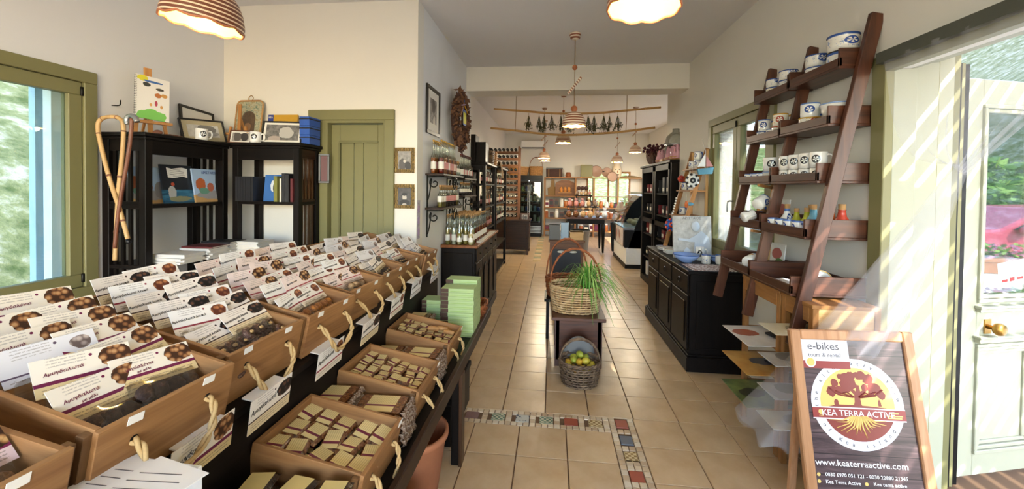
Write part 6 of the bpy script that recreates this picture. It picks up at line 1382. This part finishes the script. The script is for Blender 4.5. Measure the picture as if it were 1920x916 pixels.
# ================================================================ leaning ladder shelf with trays
ls = thing('ladder_shelf', 'tall dark wooden ladder shelf leaning on right wall, ten trays of pottery', 'ladder shelf', (0, 0, 0))
for yy in (2.298, 2.805, 3.285): MB().bar((1.322, yy, .76), (1.70, yy, 2.55), .03, .066, 0, (1, 0, .2)).build('rail', 'walnut_z', ls, None, .003)
TZ0 = (2.272, 1.96, 1.648, 1.337, 1.02); TXF = (1.54, 1.49, 1.44, 1.385, 1.32); TRAYS = {}
for li in range(5):
    for bi, (ya, yb) in enumerate(((2.325, 2.79), (2.82, 3.27))):
        xf = TXF[li]+(.012 if bi else 0); xb = 1.712; z = TZ0[li]
        tr = MB().box(xf, xb, ya, yb, z, z+.014).build('tray', 'walnut', ls, None, .002)
        MB().box(xf, xf+.014, ya, yb, z+.014, z+.06).build('tray_front', 'walnut', tr, None, .002); MB().box(xb-.012, xb, ya, yb, z+.014, z+.08).build('tray_back', 'walnut', tr)
        for e_ in (ya, yb-.014): MB().box(xf, xb, e_, e_+.014, z+.014, z+.112).build('tray_end', 'walnut_x', tr, None, .002)
        TRAYS[(li, bi)] = (xf+.014, xb-.012, ya+.014, yb-.014, z+.015)
def pot(label, M, r, h, mat, group=None, rim='ceramic_blue'):
    h *= 1.3
    o = thing('serving_bowl', label, 'bowl', M, group); MB().lathe([(0, .002), (r*.8, 0), (r*.95, .01), (r, h*.5), (r*.97, h*.94), (r, h), (r*.94, h), (r*.9, h*.4), (0, .012)], 26).build('bowl_body', mat, o); MB().tube([(r*.985*math.cos(a), r*.985*math.sin(a), h) for a in [i*math.pi/13 for i in range(26)]], .004, 4, 0, True).build('rim_band', rim, o); return o
BN = ['near bay', 'far bay']; LN = ['top', 'second', 'third', 'fourth', 'lowest']
def tr(li, bi, fx, fy, dz=0):
    x0, x1, y0, y1, z = TRAYS[(li, bi)]; dz *= 1.3 if li < 2 or (li, bi) == (2, 1) else 1
    return T(x0+(x1-x0)*fx, y0+(y1-y0)*fy, z+dz)
# top trays
pot('widest blue rimmed bowl on the top tray, near bay', tr(0, 0, .46, .19), .074, .075, 'mug_floral', rim='ink_black'); pot('wide blue rimmed bowl stacked highest on top tray, near bay', tr(0, 0, .46, .19, .0765), .074, .07, 'mug_floral')
pot('blue floral bowl on the top tray of near bay, lower of pair', tr(0, 0, .40, .66), .062, .055, 'mug_floral'); pot('blue floral bowl on the top tray of near bay, upper of pair', tr(0, 0, .40, .66, .057), .062, .055, 'mug_floral')
pot('floral bowl on the top tray of far bay, near side lower', tr(0, 1, .40, .25), .056, .06, 'mug_floral'); pot('floral bowl on the top tray of far bay, near side upper', tr(0, 1, .40, .25, .062), .056, .05, 'mug_floral'); pot('floral bowl on the top tray of far bay, far side lower', tr(0, 1, .40, .66), .054, .055, 'mug_ochre'); pot('floral bowl on the top tray of far bay, far side upper', tr(0, 1, .40, .66, .057), .054, .045, 'mug_floral')
# second trays
mug('white mug with blue handle stacked on second tray, near bay', tr(1, 0, .28, .58, .056) @ RZ(-35) @ S(1.2, 1.2, 1.0), 'mug_blue'); pot('yellow blue low bowl under the blue handled mug, second tray', tr(1, 0, .28, .58), .058, .055, 'mug_ochre', rim='ceramic_yellow'); bowl('wide white bowl on second tray of near bay', tr(1, 0, .5, .21), .078, .125, 'ceramic', rim='glaze_lightblue')
pot('low floral bowl on second tray of near bay, far end', tr(1, 0, .62, .86), .045, .06, 'mug_floral')
mug('yellow handled ochre mug on second tray of far bay', tr(1, 1, .29, .22, .055) @ RZ(-35) @ S(1.1, 1.1, 1), 'mug_ochre'); pot('red banded low bowl under ochre mug, second tray far bay', tr(1, 1, .29, .22), .052, .054, 'mug_ochre', rim='ceramic_red')
mug('blue handled mug stacked on second tray of far bay', tr(1, 1, .29, .72, .051) @ RZ(-35), 'mug_blue'); pot('floral low bowl under blue handled mug, far bay second tray', tr(1, 1, .29, .72), .05, .05, 'mug_floral'); mug('small blue emblem mug at the middle of far bay second tray', tr(1, 1, .24, .46) @ RZ(-60) @ S(.7, .7, .8), 'mug_blue')
# third trays: black emblem mugs
for k in range(4):
    mug(f'white mug with black emblem on third tray near bay, lower row, {ORD[k]} from far end', tr(2, 0, .18, .86-.235*k) @ RZ(-50) @ S(.95, .95, .8), 'mug_black', 'black emblem mugs'); mug(f'white mug with black emblem on third tray near bay, upper row, {ORD[k]} from far end', tr(2, 0, .18, .86-.235*k, .073) @ RZ(-50), 'mug_black', 'black emblem mugs')
mug('tall white mug on the third tray of far bay', tr(2, 1, .30, .30, .057) @ RZ(-30) @ S(1.25, 1.25, 1.1), 'mug_black'); pot('white low bowl under tall mug, third tray far bay', tr(2, 1, .30, .3), .055, .055, 'ceramic', rim='glaze_lightblue')
for k in range(3): mug(f'blue emblem cup on third tray of far bay, {ORD[k]} from far end', tr(2, 1, .15, .86-.21*k) @ RZ(-90) @ S(.8, .8, .75), 'mug_blue', 'blue emblem cups far bay')
# fourth trays: cruets and cups
for k, (fx, fy, mt, s_) in enumerate(((.40, .90, 'mug_blue', 1.1), (.45, .73, 'glaze_lime', .95), (.62, .60, 'glaze_orange', 1.1), (.45, .50, 'glaze_lime', 1.0), (.42, .33, 'glaze_teal', 1.15), (.65, .22, 'glaze_orange', 1.0), (.80, .42, 'ceramic_red', 1.0), (.70, .09, 'ceramic_red', 1.2))):
    o = thing('cruet', f'{["blue white", "lime", "orange", "yellow green", "teal", "amber orange", "deep red", "bright red"][k]} corked cruet on fourth tray of near bay', 'cruet', tr(3, 0, fx, fy) @ S(s_, s_, s_*1.35), 'corked cruets'); MB().lathe([(0, .001), (.034, 0), (.042, .02), (.038, .045), (.018, .07), (.014, .09), (.017, .093)], 18).build('body', mt, o); MB().lathe([(.012, .086), (.014, .095), (.015, .112), (0, .112)], 10).build('cork', 'cork', o); MB().tube([(.0385*math.cos(a), .0385*math.sin(a), .045) for a in [i*math.pi/9 for i in range(18)]], .0025, 4, 0, True).build('painted_band', 'ceramic_blue' if k % 2 else 'ceramic', o)
for k in range(4): mug(f'square set blue emblem cup on fourth tray near bay front, {ORD[k]} from far end', tr(3, 0, .12, .90-.2*k) @ RZ(-90) @ S(.75, .75, .85), 'mug_blue', 'blue emblem cups near bay')
mug('blue emblem cup lying on the fourth tray of far bay', tr(3, 1, .15, .72, .034) @ RZ(-90) @ RX(90) @ T(0, 0, -.05) @ S(.78, .78, 1), 'mug_blue'); mug('white cup turned base outwards on the fourth tray of far bay', tr(3, 1, .0, .40, .07) @ RZ(-90) @ RX(-72) @ T(0, 0, -.045) @ S(.9, .9, .9), 'mug_black')
def mug_tree(label, M):
    o = thing('mug_tree', label, 'mug tree', M); MB().box(-.1, .1, -.07, .07, 0, .015).build('base', 'pine_x', o); MB().bar((0, .02, .015), (0, .05, .30), .045, .018, 0, (0, 1, 0)).build('post', 'pine', o)
    for z_ in (.27, .10): MB().bar((0, .03, z_), (0, -.13, z_+.02), .018, .018).build('peg', 'mid_wood', o)
    return o
mt1 = tr(3, 1, .42, .30) @ RZ(-60); mug_tree('pine mug tree standing on the fourth tray of far bay', mt1); mug('blue emblem mug hanging upside down on the far bay mug tree', mt1 @ T(.0, -.10, .17) @ RX(-65) @ RZ(90) @ T(0, 0, -.045), 'mug_blue')
mt2 = tr(4, 1, .42, .30) @ RZ(-60); mug_tree('pine mug tree standing on the lowest tray of far bay', mt2); mug('white mug hanging base outwards on the lowest mug tree', mt2 @ T(.0, -.13, .08) @ RX(-75) @ RZ(90) @ T(0, 0, -.045), 'mug_blue')
plain('print_green', '#5a8a4a', .5); plain('print_pink', '#c8848c', .5); photo('print_floral', '#d8d4c8', '#eeeae2', 10, [(0, .12, .05, .04, '#b8685c'), (.03, .06, .04, .03, '#5f8a4c')])
for k, (li, fy) in enumerate(((3, .40), (4, .42))):
    o = thing('framed_card', f'printed floral card standing on the {LN[li]} tray of far bay', 'card', tr(li, 1, .72, fy) @ RZ(-80) @ RX(-6)); MB().box(-.07, .07, 0, .004, 0, .19).build('card_sheet', 'print_floral', o); MB().box(-.072, .072, .004, .007, 0, .192).build('backing', 'paper', o)
for k in range(4): tag(MB().box(-.055, .055, -.08, .08, 0, .004).build('leaflet', ('cobalt', 'paper', 'glaze_teal', 'paper_cool')[k], None, tr(4, 0, .28, .5, .001+.0045*k) @ RZ(10*k-12)), f'leaflet lying in the lowest tray of near bay, {ORD[k]} from bottom', 'leaflet', 'leaflets in the lowest tray')
plate('yellow rimmed plate leaning in the lowest tray of near bay', tr(4, 0, .55, .18, .06) @ RZ(-40) @ RX(70), .055, 'ceramic', 'ceramic_yellow')
for k in range(3): tag(MB().box(-.06, .06, -.09, .09, 0, .005).build('booklet', ('paper', 'cover_black', 'paper_cool')[k], None, tr(4, 1, .3, .62, .001+.0055*k) @ RZ(12*k)), f'booklet lying in the lowest tray of far bay, {ORD[k]} from bottom', 'booklet', 'booklets in the lowest tray')
# ---------------------------------------------------------------- low print racks under the ladder shelf
prints = []
for nm, c in (('art_white', [('#d8d2cc', '#e6e2de'), (-.05, .05, '#a8583c')]), ('art_ochre', [('#b8843c', '#d0a458'), (.05, .02, '#4a4a52')]), ('art_green', [('#4a5a34', '#7a8a4a'), (-.02, .0, '#2c3424')]), ('art_cream', [('#cfc6a8', '#dcd6c0'), (.04, .0, '#9a9484')]), ('art_grey', [('#a8a6a2', '#c2c0bc'), (0, .03, '#80807c')])):
    t = NT(nm); v = t.coord(); x, y, z = t.sep(v); n = t.noise(v, 9, 4); cc = t.ramp(n, [(.35, c[0][0]), (.65, c[0][1])]); cc = t.mix(blob(t, x, y, c[1][0], c[1][1], .08, .06, t.noise(v, 14, 3)), cc, c[1][2]); t.col(cc); t.pr(.35)
def rack_unit(label, ya, yb, zs, mats, group, side):
    r = thing('print_rack', label, 'rack', (0, 0, 0)); x0, x1, zt_ = 1.362, 1.69, 1.008
    for a in (x0, x1-.03):
        for c in (ya, yb-.035): MB().box(a, a+.03, c, c+.035, 0, zt_-.02).build('post', 'mid_wood_z', r, None, .002)
    MB().box(x0-.005, x1, ya, yb, zt_-.02, zt_).box(x0, x0+.02, ya+.035, yb-.035, zt_-.10, zt_-.02).build('top', 'mid_wood', r, None, .002)
    MB().box(x1-.006, x1, ya+.035, yb-.035, .02, zt_-.02).build('back_panel', 'black_wood', r)
    if side: MB().box(x0+.03, x1-.03, ya+.004, ya+.016, .02, zt_-.02).build('side_panel', 'pine_x', r)
    for k, z in enumerate(zs):
        MB().box(x0+.005, x1, ya+.005, yb-.005, z-.016, z-.002).build('shelf', 'mid_wood', r)
        o = MB().box(-.14, .14, -(yb-ya)/2+.045, (yb-ya)/2-.045, 0, .004).build('art_print', mats[k], None, T(1.35, (ya+yb)/2, z+.0) @ RY(-1.5), .0); tag(o, f'{["topmost", "second", "third", "lowest"][k]} unframed art print sticking out of the {side and "near" or "far"} print rack', 'print', group)
        if not side: tag(MB().box(-.07, .07, -.09, .09, 0, .012).build('dark_folder', 'cover_black', None, T(1.50, (ya+yb)/2-.05, z+.012) @ RZ(15) @ RY(-2), .001), f'black folder lying on the {["topmost", "second", "third", "lowest"][k]} print of far rack', 'folder', 'black folders')
rack_unit('far wooden print rack under the ladder shelf', 2.50, 2.96, (.65, .47, .27), ('art_white', 'art_ochre', 'art_green'), 'art prints in the racks', False)
rack_unit('near wooden print rack under the ladder shelf behind the poster', 2.20, 2.48, (.83, .66, .48, .315), ('art_cream', 'art_grey', 'art_grey', 'art_cream'), 'art prints in the racks', True)
# ================================================================ poster board
PB = Vector((1.155, 1.815, .0)); PUP = Vector((0, .19, .93)).normalized(); PW, PH = .532, .962
PM = frame(PB, (1, 0, .02), PUP)          # local x right, y up the board, z towards the viewer
def ploc(u, v):
    d = ray(u, v); n = Vector((PM[0][2], PM[1][2], PM[2][2])); t_ = (PB-EYE).dot(n)/d.dot(n); q = PM.inverted() @ (EYE+d*t_); return q.x, q.y
po = thing('poster_board', 'wood framed standing poster for bike tours beside the entrance', 'poster board', PM)
wood('poster_frame', '#a5744c', '#c3926a', 1, .35); fwid = .045
MB().box(0, fwid, 0, PH, -.02, .012).build('frame_side', 'poster_frame', po, None, .005); MB().box(PW-fwid, PW, 0, PH, -.02, .012).build('frame_side', 'poster_frame', po, None, .005)
MB().box(fwid, PW-fwid, PH-fwid, PH, -.02, .012).build('frame_top', 'poster_frame', po, None, .005); MB().box(fwid, PW-fwid, 0, fwid, -.02, .012).build('frame_bottom', 'poster_frame', po, None, .005)
t = NT('poster_planks'); v = t.coord('Object', (3, 30, 1)); n = t.noise(v, 1.0, 6, .65, 1.2); x, y, z = t.sep(t.coord()); c = t.ramp(n, [(.3, '#2b1f22'), (.5, '#4a383a'), (.75, '#6d5958')])
ln = t.math('LESS_THAN', t.math('FRACT', t.math('DIVIDE', y, .085)), .04); c = t.mix(ln, c, '#150e10'); t.col(c); t.pr(.3, 0, .5)
pp = MB().box(fwid, PW-fwid, fwid, PH-fwid, -.012, 0).build('poster_sheet', 'poster_planks', po)
for a in (.03, PW-.06): MB().bar((a+.015, .80, -.02), (a+.015, .10, -.24), .03, .02).build('rear_leg', 'poster_frame', po)
plain('logo_white', '#d9d6da', .4, var=0); plain('logo_gold', '#d9b866', .4, var=0); plain('logo_brown', '#7d3026', .4, var=0); plain('logo_red', '#8c3430', .4, var=0)
def disc(r0, r1, z, mat, name, parent, cx, cy, n=56):
    m = MB(); m.add([(cx+r*math.cos(2*math.pi*i/n), cy+r*math.sin(2*math.pi*i/n), z) for r in (r0, r1) for i in range(n)] , [(i, (i+1) % n, n+(i+1) % n, n+i) for i in range(n)]) if r0 > 0 else m.add([(cx+r1*math.cos(2*math.pi*i/n), cy+r1*math.sin(2*math.pi*i/n), z) for i in range(n)], [tuple(range(n))])
    return m.build(name, mat, parent)
lcx, lcy = ploc(1607, 757); lr = abs(ploc(1695, 757)[0]-lcx)*.99
lg = disc(0, lr, .001, 'logo_white', 'logo_disc', po, lcx, lcy); disc(0, lr*.80, .0016, 'logo_gold', 'logo_field', lg, lcx, lcy)
random.seed(4); tm = MB(); k = 0
def dsc(x_, y_, r_, zz): tm.add([(lcx+x_*lr+r_*lr*math.cos(i*.698)*random.uniform(.8, 1.15), lcy+y_*lr+r_*lr*math.sin(i*.698)*random.uniform(.8, 1.15), zz) for i in range(9)], [tuple(range(9))])
for i in range(46):
    a = random.uniform(.0, math.pi); q = random.uniform(.2, 1)**.6; x_, y_ = .58*q*math.cos(a), .22+.46*q*math.sin(a)
    if y_ < .32 and abs(x_) < .3: continue
    dsc(x_, y_, random.uniform(.06, .12), .002+.00001*i)
stuff(tm.build('tree_crown', 'logo_brown', lg))
def lp(pts, mat, name, z): return MB().add([(lcx+a*lr, lcy+b*lr, z) for a, b in pts], [tuple(range(len(pts)))]).build(name, mat, lg)
lp([(-.12, -.12), (.14, -.12), (.09, .0), (.08, .12), (.12, .22), (.3, .34), (.27, .38), (.1, .28), (.08, .42), (.02, .42), (.0, .28), (-.14, .4), (-.18, .37), (-.04, .2), (-.05, .05)], 'logo_brown', 'tree_trunk', .0021)
for sx in (-1, 1):
    for q in range(3): MB().tube([(lcx+lr*sx*(.05+.02*q), lcy+lr*.15, .0022), (lcx+lr*sx*(.2+.1*q), lcy+lr*(.26-.03*q), .0022), (lcx+lr*sx*(.3+.14*q), lcy+lr*(.22+.06*q), .0022)], lr*.02, 4, 0).build('tree_branch', 'logo_brown', lg)
lp([(-.72, -.12), (.72, -.12), (.6, -.06), (.2, -.03), (-.1, -.02), (-.45, -.02), (-.62, -.07)], 'logo_brown', 'logo_ground', .0019)
lp([(-.5, -.03), (-.4, -.03), (-.41, .07), (-.46, .10), (-.5, .05)], 'logo_brown', 'cyclist_figure', .002); lp([(.45, -.03), (.52, -.03), (.51, .06), (.48, .13), (.45, .06)], 'logo_brown', 'hiker_figure', .002)
# lower half: soil with golden roots
n_ = 30; lp([(.80*math.cos(math.pi+math.pi*i/n_), min(-.25, .80*math.sin(math.pi+math.pi*i/n_))) for i in range(n_+1) if math.sin(math.pi+math.pi*i/n_)*.8 < -.24], 'logo_brown', 'logo_soil', .0019)
for i in range(15):
    a = -math.pi*(.12+.76*i/14); r2 = random.uniform(.5, .72); MB().tube([(lcx+lr*.15*math.cos(a), lcy-lr*.26, .0021), (lcx+lr*(.35*math.cos(a)+random.uniform(-.04, .04)), lcy+lr*(-.26+.25*math.sin(a)), .0021), (lcx+lr*r2*math.cos(a), lcy+lr*max(-.74, -.14+r2*.85*math.sin(a)), .0021)], [lr*.03, lr*.018, lr*.006], 4).build('root', 'logo_gold', lg)
bx0, by0 = ploc(1524, 778); bx1, by1 = ploc(1694, 785); bh = lr*.185
bn = MB().box(lcx-lr*1.0, lcx+lr*1.0, lcy-lr*.32-.0, lcy-lr*.10, .0022, .0034).build('logo_banner', 'logo_red', lg); MB().box(lcx-lr, lcx+lr, lcy-lr*.345, lcy-lr*.32, .0022, .003).box(lcx-lr, lcx+lr, lcy-lr*.10, lcy-lr*.075, .0022, .003).build('banner_edge', 'logo_white', lg)
text('KEA TERRA ACTIVE', lr*.19, 'ink_white', bn, T(lcx-lr*.02, lcy-lr*.21, .0036), spacing=.95); disc(0, lr*.055, .0036, 'logo_gold', 'banner_dot', bn, lcx-lr*.82, lcy-lr*.19); text('KEA', lr*.05, 'logo_gold', bn, T(lcx-lr*.82, lcy-lr*.28, .0036)); [MB().box(lcx+lr*(.76-w_), lcx+lr*(.76+w_), lcy-lr*(z_+.014), lcy-lr*(z_-.014), .0034, .0038).build('banner_line', 'logo_gold', bn) for w_, z_ in ((.09, .165), (.17, .225), (.15, .27))]
def ring_text(s_, a0, a1, flip):
    for i, ch_ in enumerate(s_):
        if ch_ == ' ': continue
        a = math.radians(a0+(a1-a0)*i/(len(s_)-1)); rr_ = lr*.895
        text(ch_, lr*.13, 'ink_grey', lg, T(lcx+rr_*math.cos(a), lcy+rr_*math.sin(a), .0016) @ Matrix.Rotation(a-(-math.pi/2 if flip else math.pi/2), 4, 'Z'))
ring_text('the alternative view', 184, 8, False); ring_text('of Kea island', 212, 322, True)
cxa, cya = ploc(1502, 688); cxb, cyb = ploc(1586, 634)
cd = MB().box(cxa, cxb, cya, cyb, .002, .004).build('corner_card', 'logo_white', po); MB().box(cxa, cxb, cya, cya+(cyb-cya)*.24, .004, .0046).build('card_stripe', 'logo_red', cd); disc(0, (cyb-cya)*.17, .0048, 'logo_white', 'card_dot', cd, cxa+(cxb-cxa)*.2, cya+(cyb-cya)*.2); disc(0, (cyb-cya)*.13, .005, 'logo_gold', 'card_dot', cd, cxa+(cxb-cxa)*.2, cya+(cyb-cya)*.2)
text('e-bikes', (cyb-cya)*.36, 'ink_grey', cd, T((cxa+cxb)/2-.002, cya+(cyb-cya)*.72, .0045)); text('tours & rental', (cyb-cya)*.185, 'ink_grey', cd, T((cxa+cxb)/2, cya+(cyb-cya)*.43, .0045))
for s_, v_, sz, u_ in (('www.keaterraactive.com', 870, .038, 1615), ('0030 6970 051 121 - 0030 22880 21345', 893, .0208, 1624), ('Kea Terra Active', 904, .0208, 1581), ('Kea terra active', 909, .0208, 1669)):
    q = ploc(u_, v_); text(s_, sz, 'ink_white', po, T(q[0], q[1], .001))
for u_, v_ in ((1535, 888), (1536, 901), (1625, 907)):
    q = ploc(u_, v_); disc(0, .0075, .001, 'logo_gold', 'bullet_icon', po, q[0], q[1], 16)
# ================================================================ sheer net curtain tied back across the entrance
t = NT('net'); t.n.remove(t.b); tr_ = t.node('BsdfTransparent'); df = t.node('BsdfDiffuse'); df.inputs[0].default_value = srgb('#e4e4ea'); tl = t.node('BsdfTranslucent'); tl.inputs[0].default_value = srgb('#e4e4ea'); m1 = t.node('MixShader'); m1.inputs[0].default_value = .45; t.link(df.outputs[0], m1.inputs[1]); t.link(tl.outputs[0], m1.inputs[2]); m2 = t.node('MixShader'); m2.inputs[0].default_value = .21; t.link(tr_.outputs[0], m2.inputs[1]); t.link(m1.outputs[0], m2.inputs[2]); t.link(m2.outputs[0], t.out.inputs[0])
nc = thing('net_curtain', 'sheer white net curtain gathered diagonally across the entrance', 'curtain', (0, 0, 0))
KN0 = atx(1797, 318, 1.66)
def net_top(a, b):
    top = Vector((1.662-.008*math.sin(a*60), 2.20-1.2*a, 2.275)); g = KN0+Vector((0, .02-.04*a, .025-.05*a)); p = top.lerp(g, b**.8); s_ = math.sin(math.pi*b)
    p.z -= (.30*(1-a)-.05)*s_*.5; p.y += .10*(1-a)**2*s_+.010*math.sin(a*38)*s_; p.x += .010*math.sin(a*46+b*3)*(.4+b)
    return p
MB().grid(net_top, 60, 24).build('swag', 'net', nc)
NE = [atx(1372, 764, 1.12), aty(1430, 835, 2.16), aty(1520, 860, 2.12), aty(1640, 700, 2.10)]
def net_tail(off):
    def fn(a, b):
        t_ = a*3; i = min(2, int(t_)); e = NE[i].lerp(NE[i+1], t_-i); g = KN0+Vector((0, .02-.04*a, .025-.05*a)); p = g.lerp(e, b**1.15); s_ = math.sin(math.pi*b)
        p.z += -.06*s_+.012*math.sin(a*34+off*9)*b; p.x += off+.015*math.sin(a*27+b*2+off*40)*b; p.y += .02*math.sin(a*31+off*20)*b*(1-b)+off*.3
        return p
    return fn
MB().grid(net_tail(0), 54, 30).build('tail', 'net', nc); MB().grid(net_tail(.016), 54, 30).build('tail', 'net', nc)
MB().box(1.655, 1.69, .95, 2.235, 2.262, 2.318).build('curtain_track', 'curtain_dark', nc)
tag(MB().tube(spline([(1.02, 2.04, .012), (1.06, 2.10, .02), (1.10, 2.03, .012), (1.08, 1.95, .014), (1.03, 1.98, .03), (1.06, 2.05, .03), (1.11, 1.98, .02)], 6), .009, 7).build('cable_coil', 'black_plastic'), 'small coil of black cable on the floor by the poster', 'cable')
# ================================================================ lamps
def shade_mesh(r, h, n=40):
    m = MB(); prof = [(.10, 1.0), (.34, .97), (.58, .86), (.78, .66), (.92, .40), (1.0, .12), (1.0, .0)]; k = len(prof); vs_ = []
    for pi_, (a, b) in enumerate(prof):
        for j in range(n):
            an = 2*math.pi*j/n; dz = 0; rr_ = a*r
            if pi_ == k-1: dz = -.07*h*abs(math.sin(an*4.5))
            vs_.append((rr_*math.cos(an), rr_*math.sin(an), b*h+dz))
    fs_ = [(i*n+j, (i+1)*n+j, (i+1)*n+(j+1) % n, i*n+(j+1) % n) for i in range(k-1) for j in range(n)]
    m.add(vs_, fs_, 0, None, True); m2 = MB(); m2.add([(x_*.97, y_*.97, z_-.004 if i < n*(k-1) else z_) for i, (x_, y_, z_) in enumerate(vs_)], [f_[::-1] for f_ in fs_], 0, None, True)
    rm = MB(); rm.tube([(vs_[(k-1)*n+j][0]*.985, vs_[(k-1)*n+j][1]*.985, vs_[(k-1)*n+j][2]) for j in range(n)], .005*r/.14, 5, 0, True)
    return m, m2, rm
def pendant(label, p, r, zceil, mat, energy, tilt=0, bar=True, seed=0):
    o = thing('pendant_lamp', label, 'lamp', T(*p) @ RY(tilt), 'striped ceramic pendant lamps'); h = r*1.15; a, b, c = shade_mesh(r, h)
    s_ = a.build('shade', mat, o); b.build('shade_lining', 'lamp_lining', s_); c.build('shade_rim', 'lamp_rim', s_)
    MB().lathe([(0, 0), (.022, .008), (.030, .035), (.026, .06), (.013, .085), (.013, .11)], 14, 0, T(0, 0, h*.18)).build('bulb', 'bulb', o); MB().lathe([(.017, h*.18+.1), (.02, h*.9)], 10).build('socket', 'black_plastic', o)
    L = zceil-p[2]
    MB().tube([(0, 0, h), (0, 0, L-.02)], .004, 6).build('cord', 'jute_dark', o); MB().ball((0, 0, h+.03), .034*r/.12, 12).build('bead', 'lamp_bead', o)
    if L > .5: MB().ball((0, 0, h+.42*(L-h)+.12), .028, 10).build('bead', 'lamp_bead', o)
    if bar and L > .6:
        br = MB().box(-.012, .012, -.03, .03, -.11, .11).build('tile_bar', mat, o, T(.0, 0, h+.33*(L-h)) @ RY(38), .003)
    MB().lathe([(0, L), (.06, L), (.062, L-.01), (.05, L-.05), (.02, L-.065), (0, L-.065)], 18).build('canopy', 'lamp_stripe_light', o)
    li = bpy.data.lights.new('bulb_light', 'POINT'); li.energy = energy; li.color = (1, .88, .68); li.shadow_soft_size = .03; lo_ = bpy.data.objects.new('bulb_light', li); COL.objects.link(lo_); lo_.parent = o; lo_.location = (0, 0, -.02)
    return o
p = aty(381, 62, 1.6); pendant('striped brown pendant lamp above the display stand, upper left', (p.x, 1.6, 2.305), .152, ZC, 'lamp_stripe', 1.2, 8, False)
p = aty(1206, 45, 1.6); pendant('striped brown pendant lamp at the top, above the aisle', (p.x, 1.6, 2.315), .14, ZC, 'lamp_stripe', 1.2, 2, False)
p = aty(1076, 235, 4.2); pendant('pale striped pendant lamp hanging in the middle of the front room', (p.x, 4.2, p.z), .125, ZC, 'lamp_stripe_light', 2.5)
for u, v, y_, r_, lab in ((1056, 267, 8.0, .155, 'white glowing pendant lamp just beyond the beam'), (1020, 296, 9.3, .135, 'small brown pendant lamp left of centre in back room'), (1022, 301, 11.0, .14, 'small pinkish pendant lamp behind the left back one'), (1191, 285, 9.3, .14, 'small brown pendant lamp at right of back room'), (1157, 303, 11.8, .17, 'pale pendant lamp above the clay vase in the back room')):
    p = aty(u, v, y_); pendant(lab, (p.x, y_, p.z), r_, ZC2, 'lamp_stripe_light', 17)
# ================================================================ bamboo poles with herbs
YP = 6.3
bp = thing('bamboo_ladder', 'two long bamboo poles hung from the ceiling on cords', 'bamboo poles', (0, 0, 0))
for lst in (((926, 204), (980, 208), (1030, 212), (1080, 213), (1130, 211), (1185, 206), (1239, 201)), ((920, 240), (970, 245), (1010, 250), (1060, 253), (1110, 251), (1165, 247), (1228, 239))):
    P = spline([aty(u, v, YP) for u, v in lst], 5); pl = MB().tube(P, .017, 8).build('pole', 'bamboo', bp)
    for i in range(2, len(P)-1, 5): MB().tube([P[i], P[i]+(P[i+1]-P[i]).normalized()*.012], .0195, 8).build('node_ring', 'cane_wood', pl)
for u in (968, 1175):
    a = aty(u, 206, YP); b = aty(u-2, 246, YP); MB().tube([(a.x, YP-.02, ZC2), (a.x, YP-.02, a.z), (b.x, YP-.02, b.z)], .005, 5).build('cord', 'jute_dark', bp)
random.seed(99)
for k, u in enumerate((991.6, 1011, 1020.6, 1034.6, 1052, 1069, 1102.7, 1113.9, 1132.4, 1142.9, 1158)):
    p = aty(u, 214, YP); o = thing('herb_bunch', f'dried herb bunch hanging on the upper bamboo pole, {ORD[k]} from left', 'herbs', T(p.x, YP, p.z-.02), 'herb bunches'); m = MB(); L = random.uniform(.20, .30) if k < 10 else .26
    for i in range(22):
        q = Vector((random.gauss(0, .035), random.gauss(0, .035), -L*random.uniform(.6, 1))); m.tube([(0, 0, 0), q*.5+Vector((0, 0, -.01)), q], .0025, 4)
        for j in range(3):
            c_ = q*random.uniform(.6, 1); d_ = Vector((random.uniform(-1, 1), random.uniform(-1, 1), random.uniform(-1, .3))).normalized(); e_ = d_.orthogonal().normalized(); m.add([c_-d_*.022, c_+e_*.009, c_+d_*.022, c_-e_*.009], [(0, 1, 2, 3)])
    m.build('sprigs', 'herb', o); MB().tube([(.010*math.cos(a), .010*math.sin(a), -.03) for a in [i*math.pi/4 for i in range(8)]], .005, 5, 0, True).tube([(0, 0, .04), (0, 0, -.03)], .003, 4).build('twine', 'jute_dark', o)
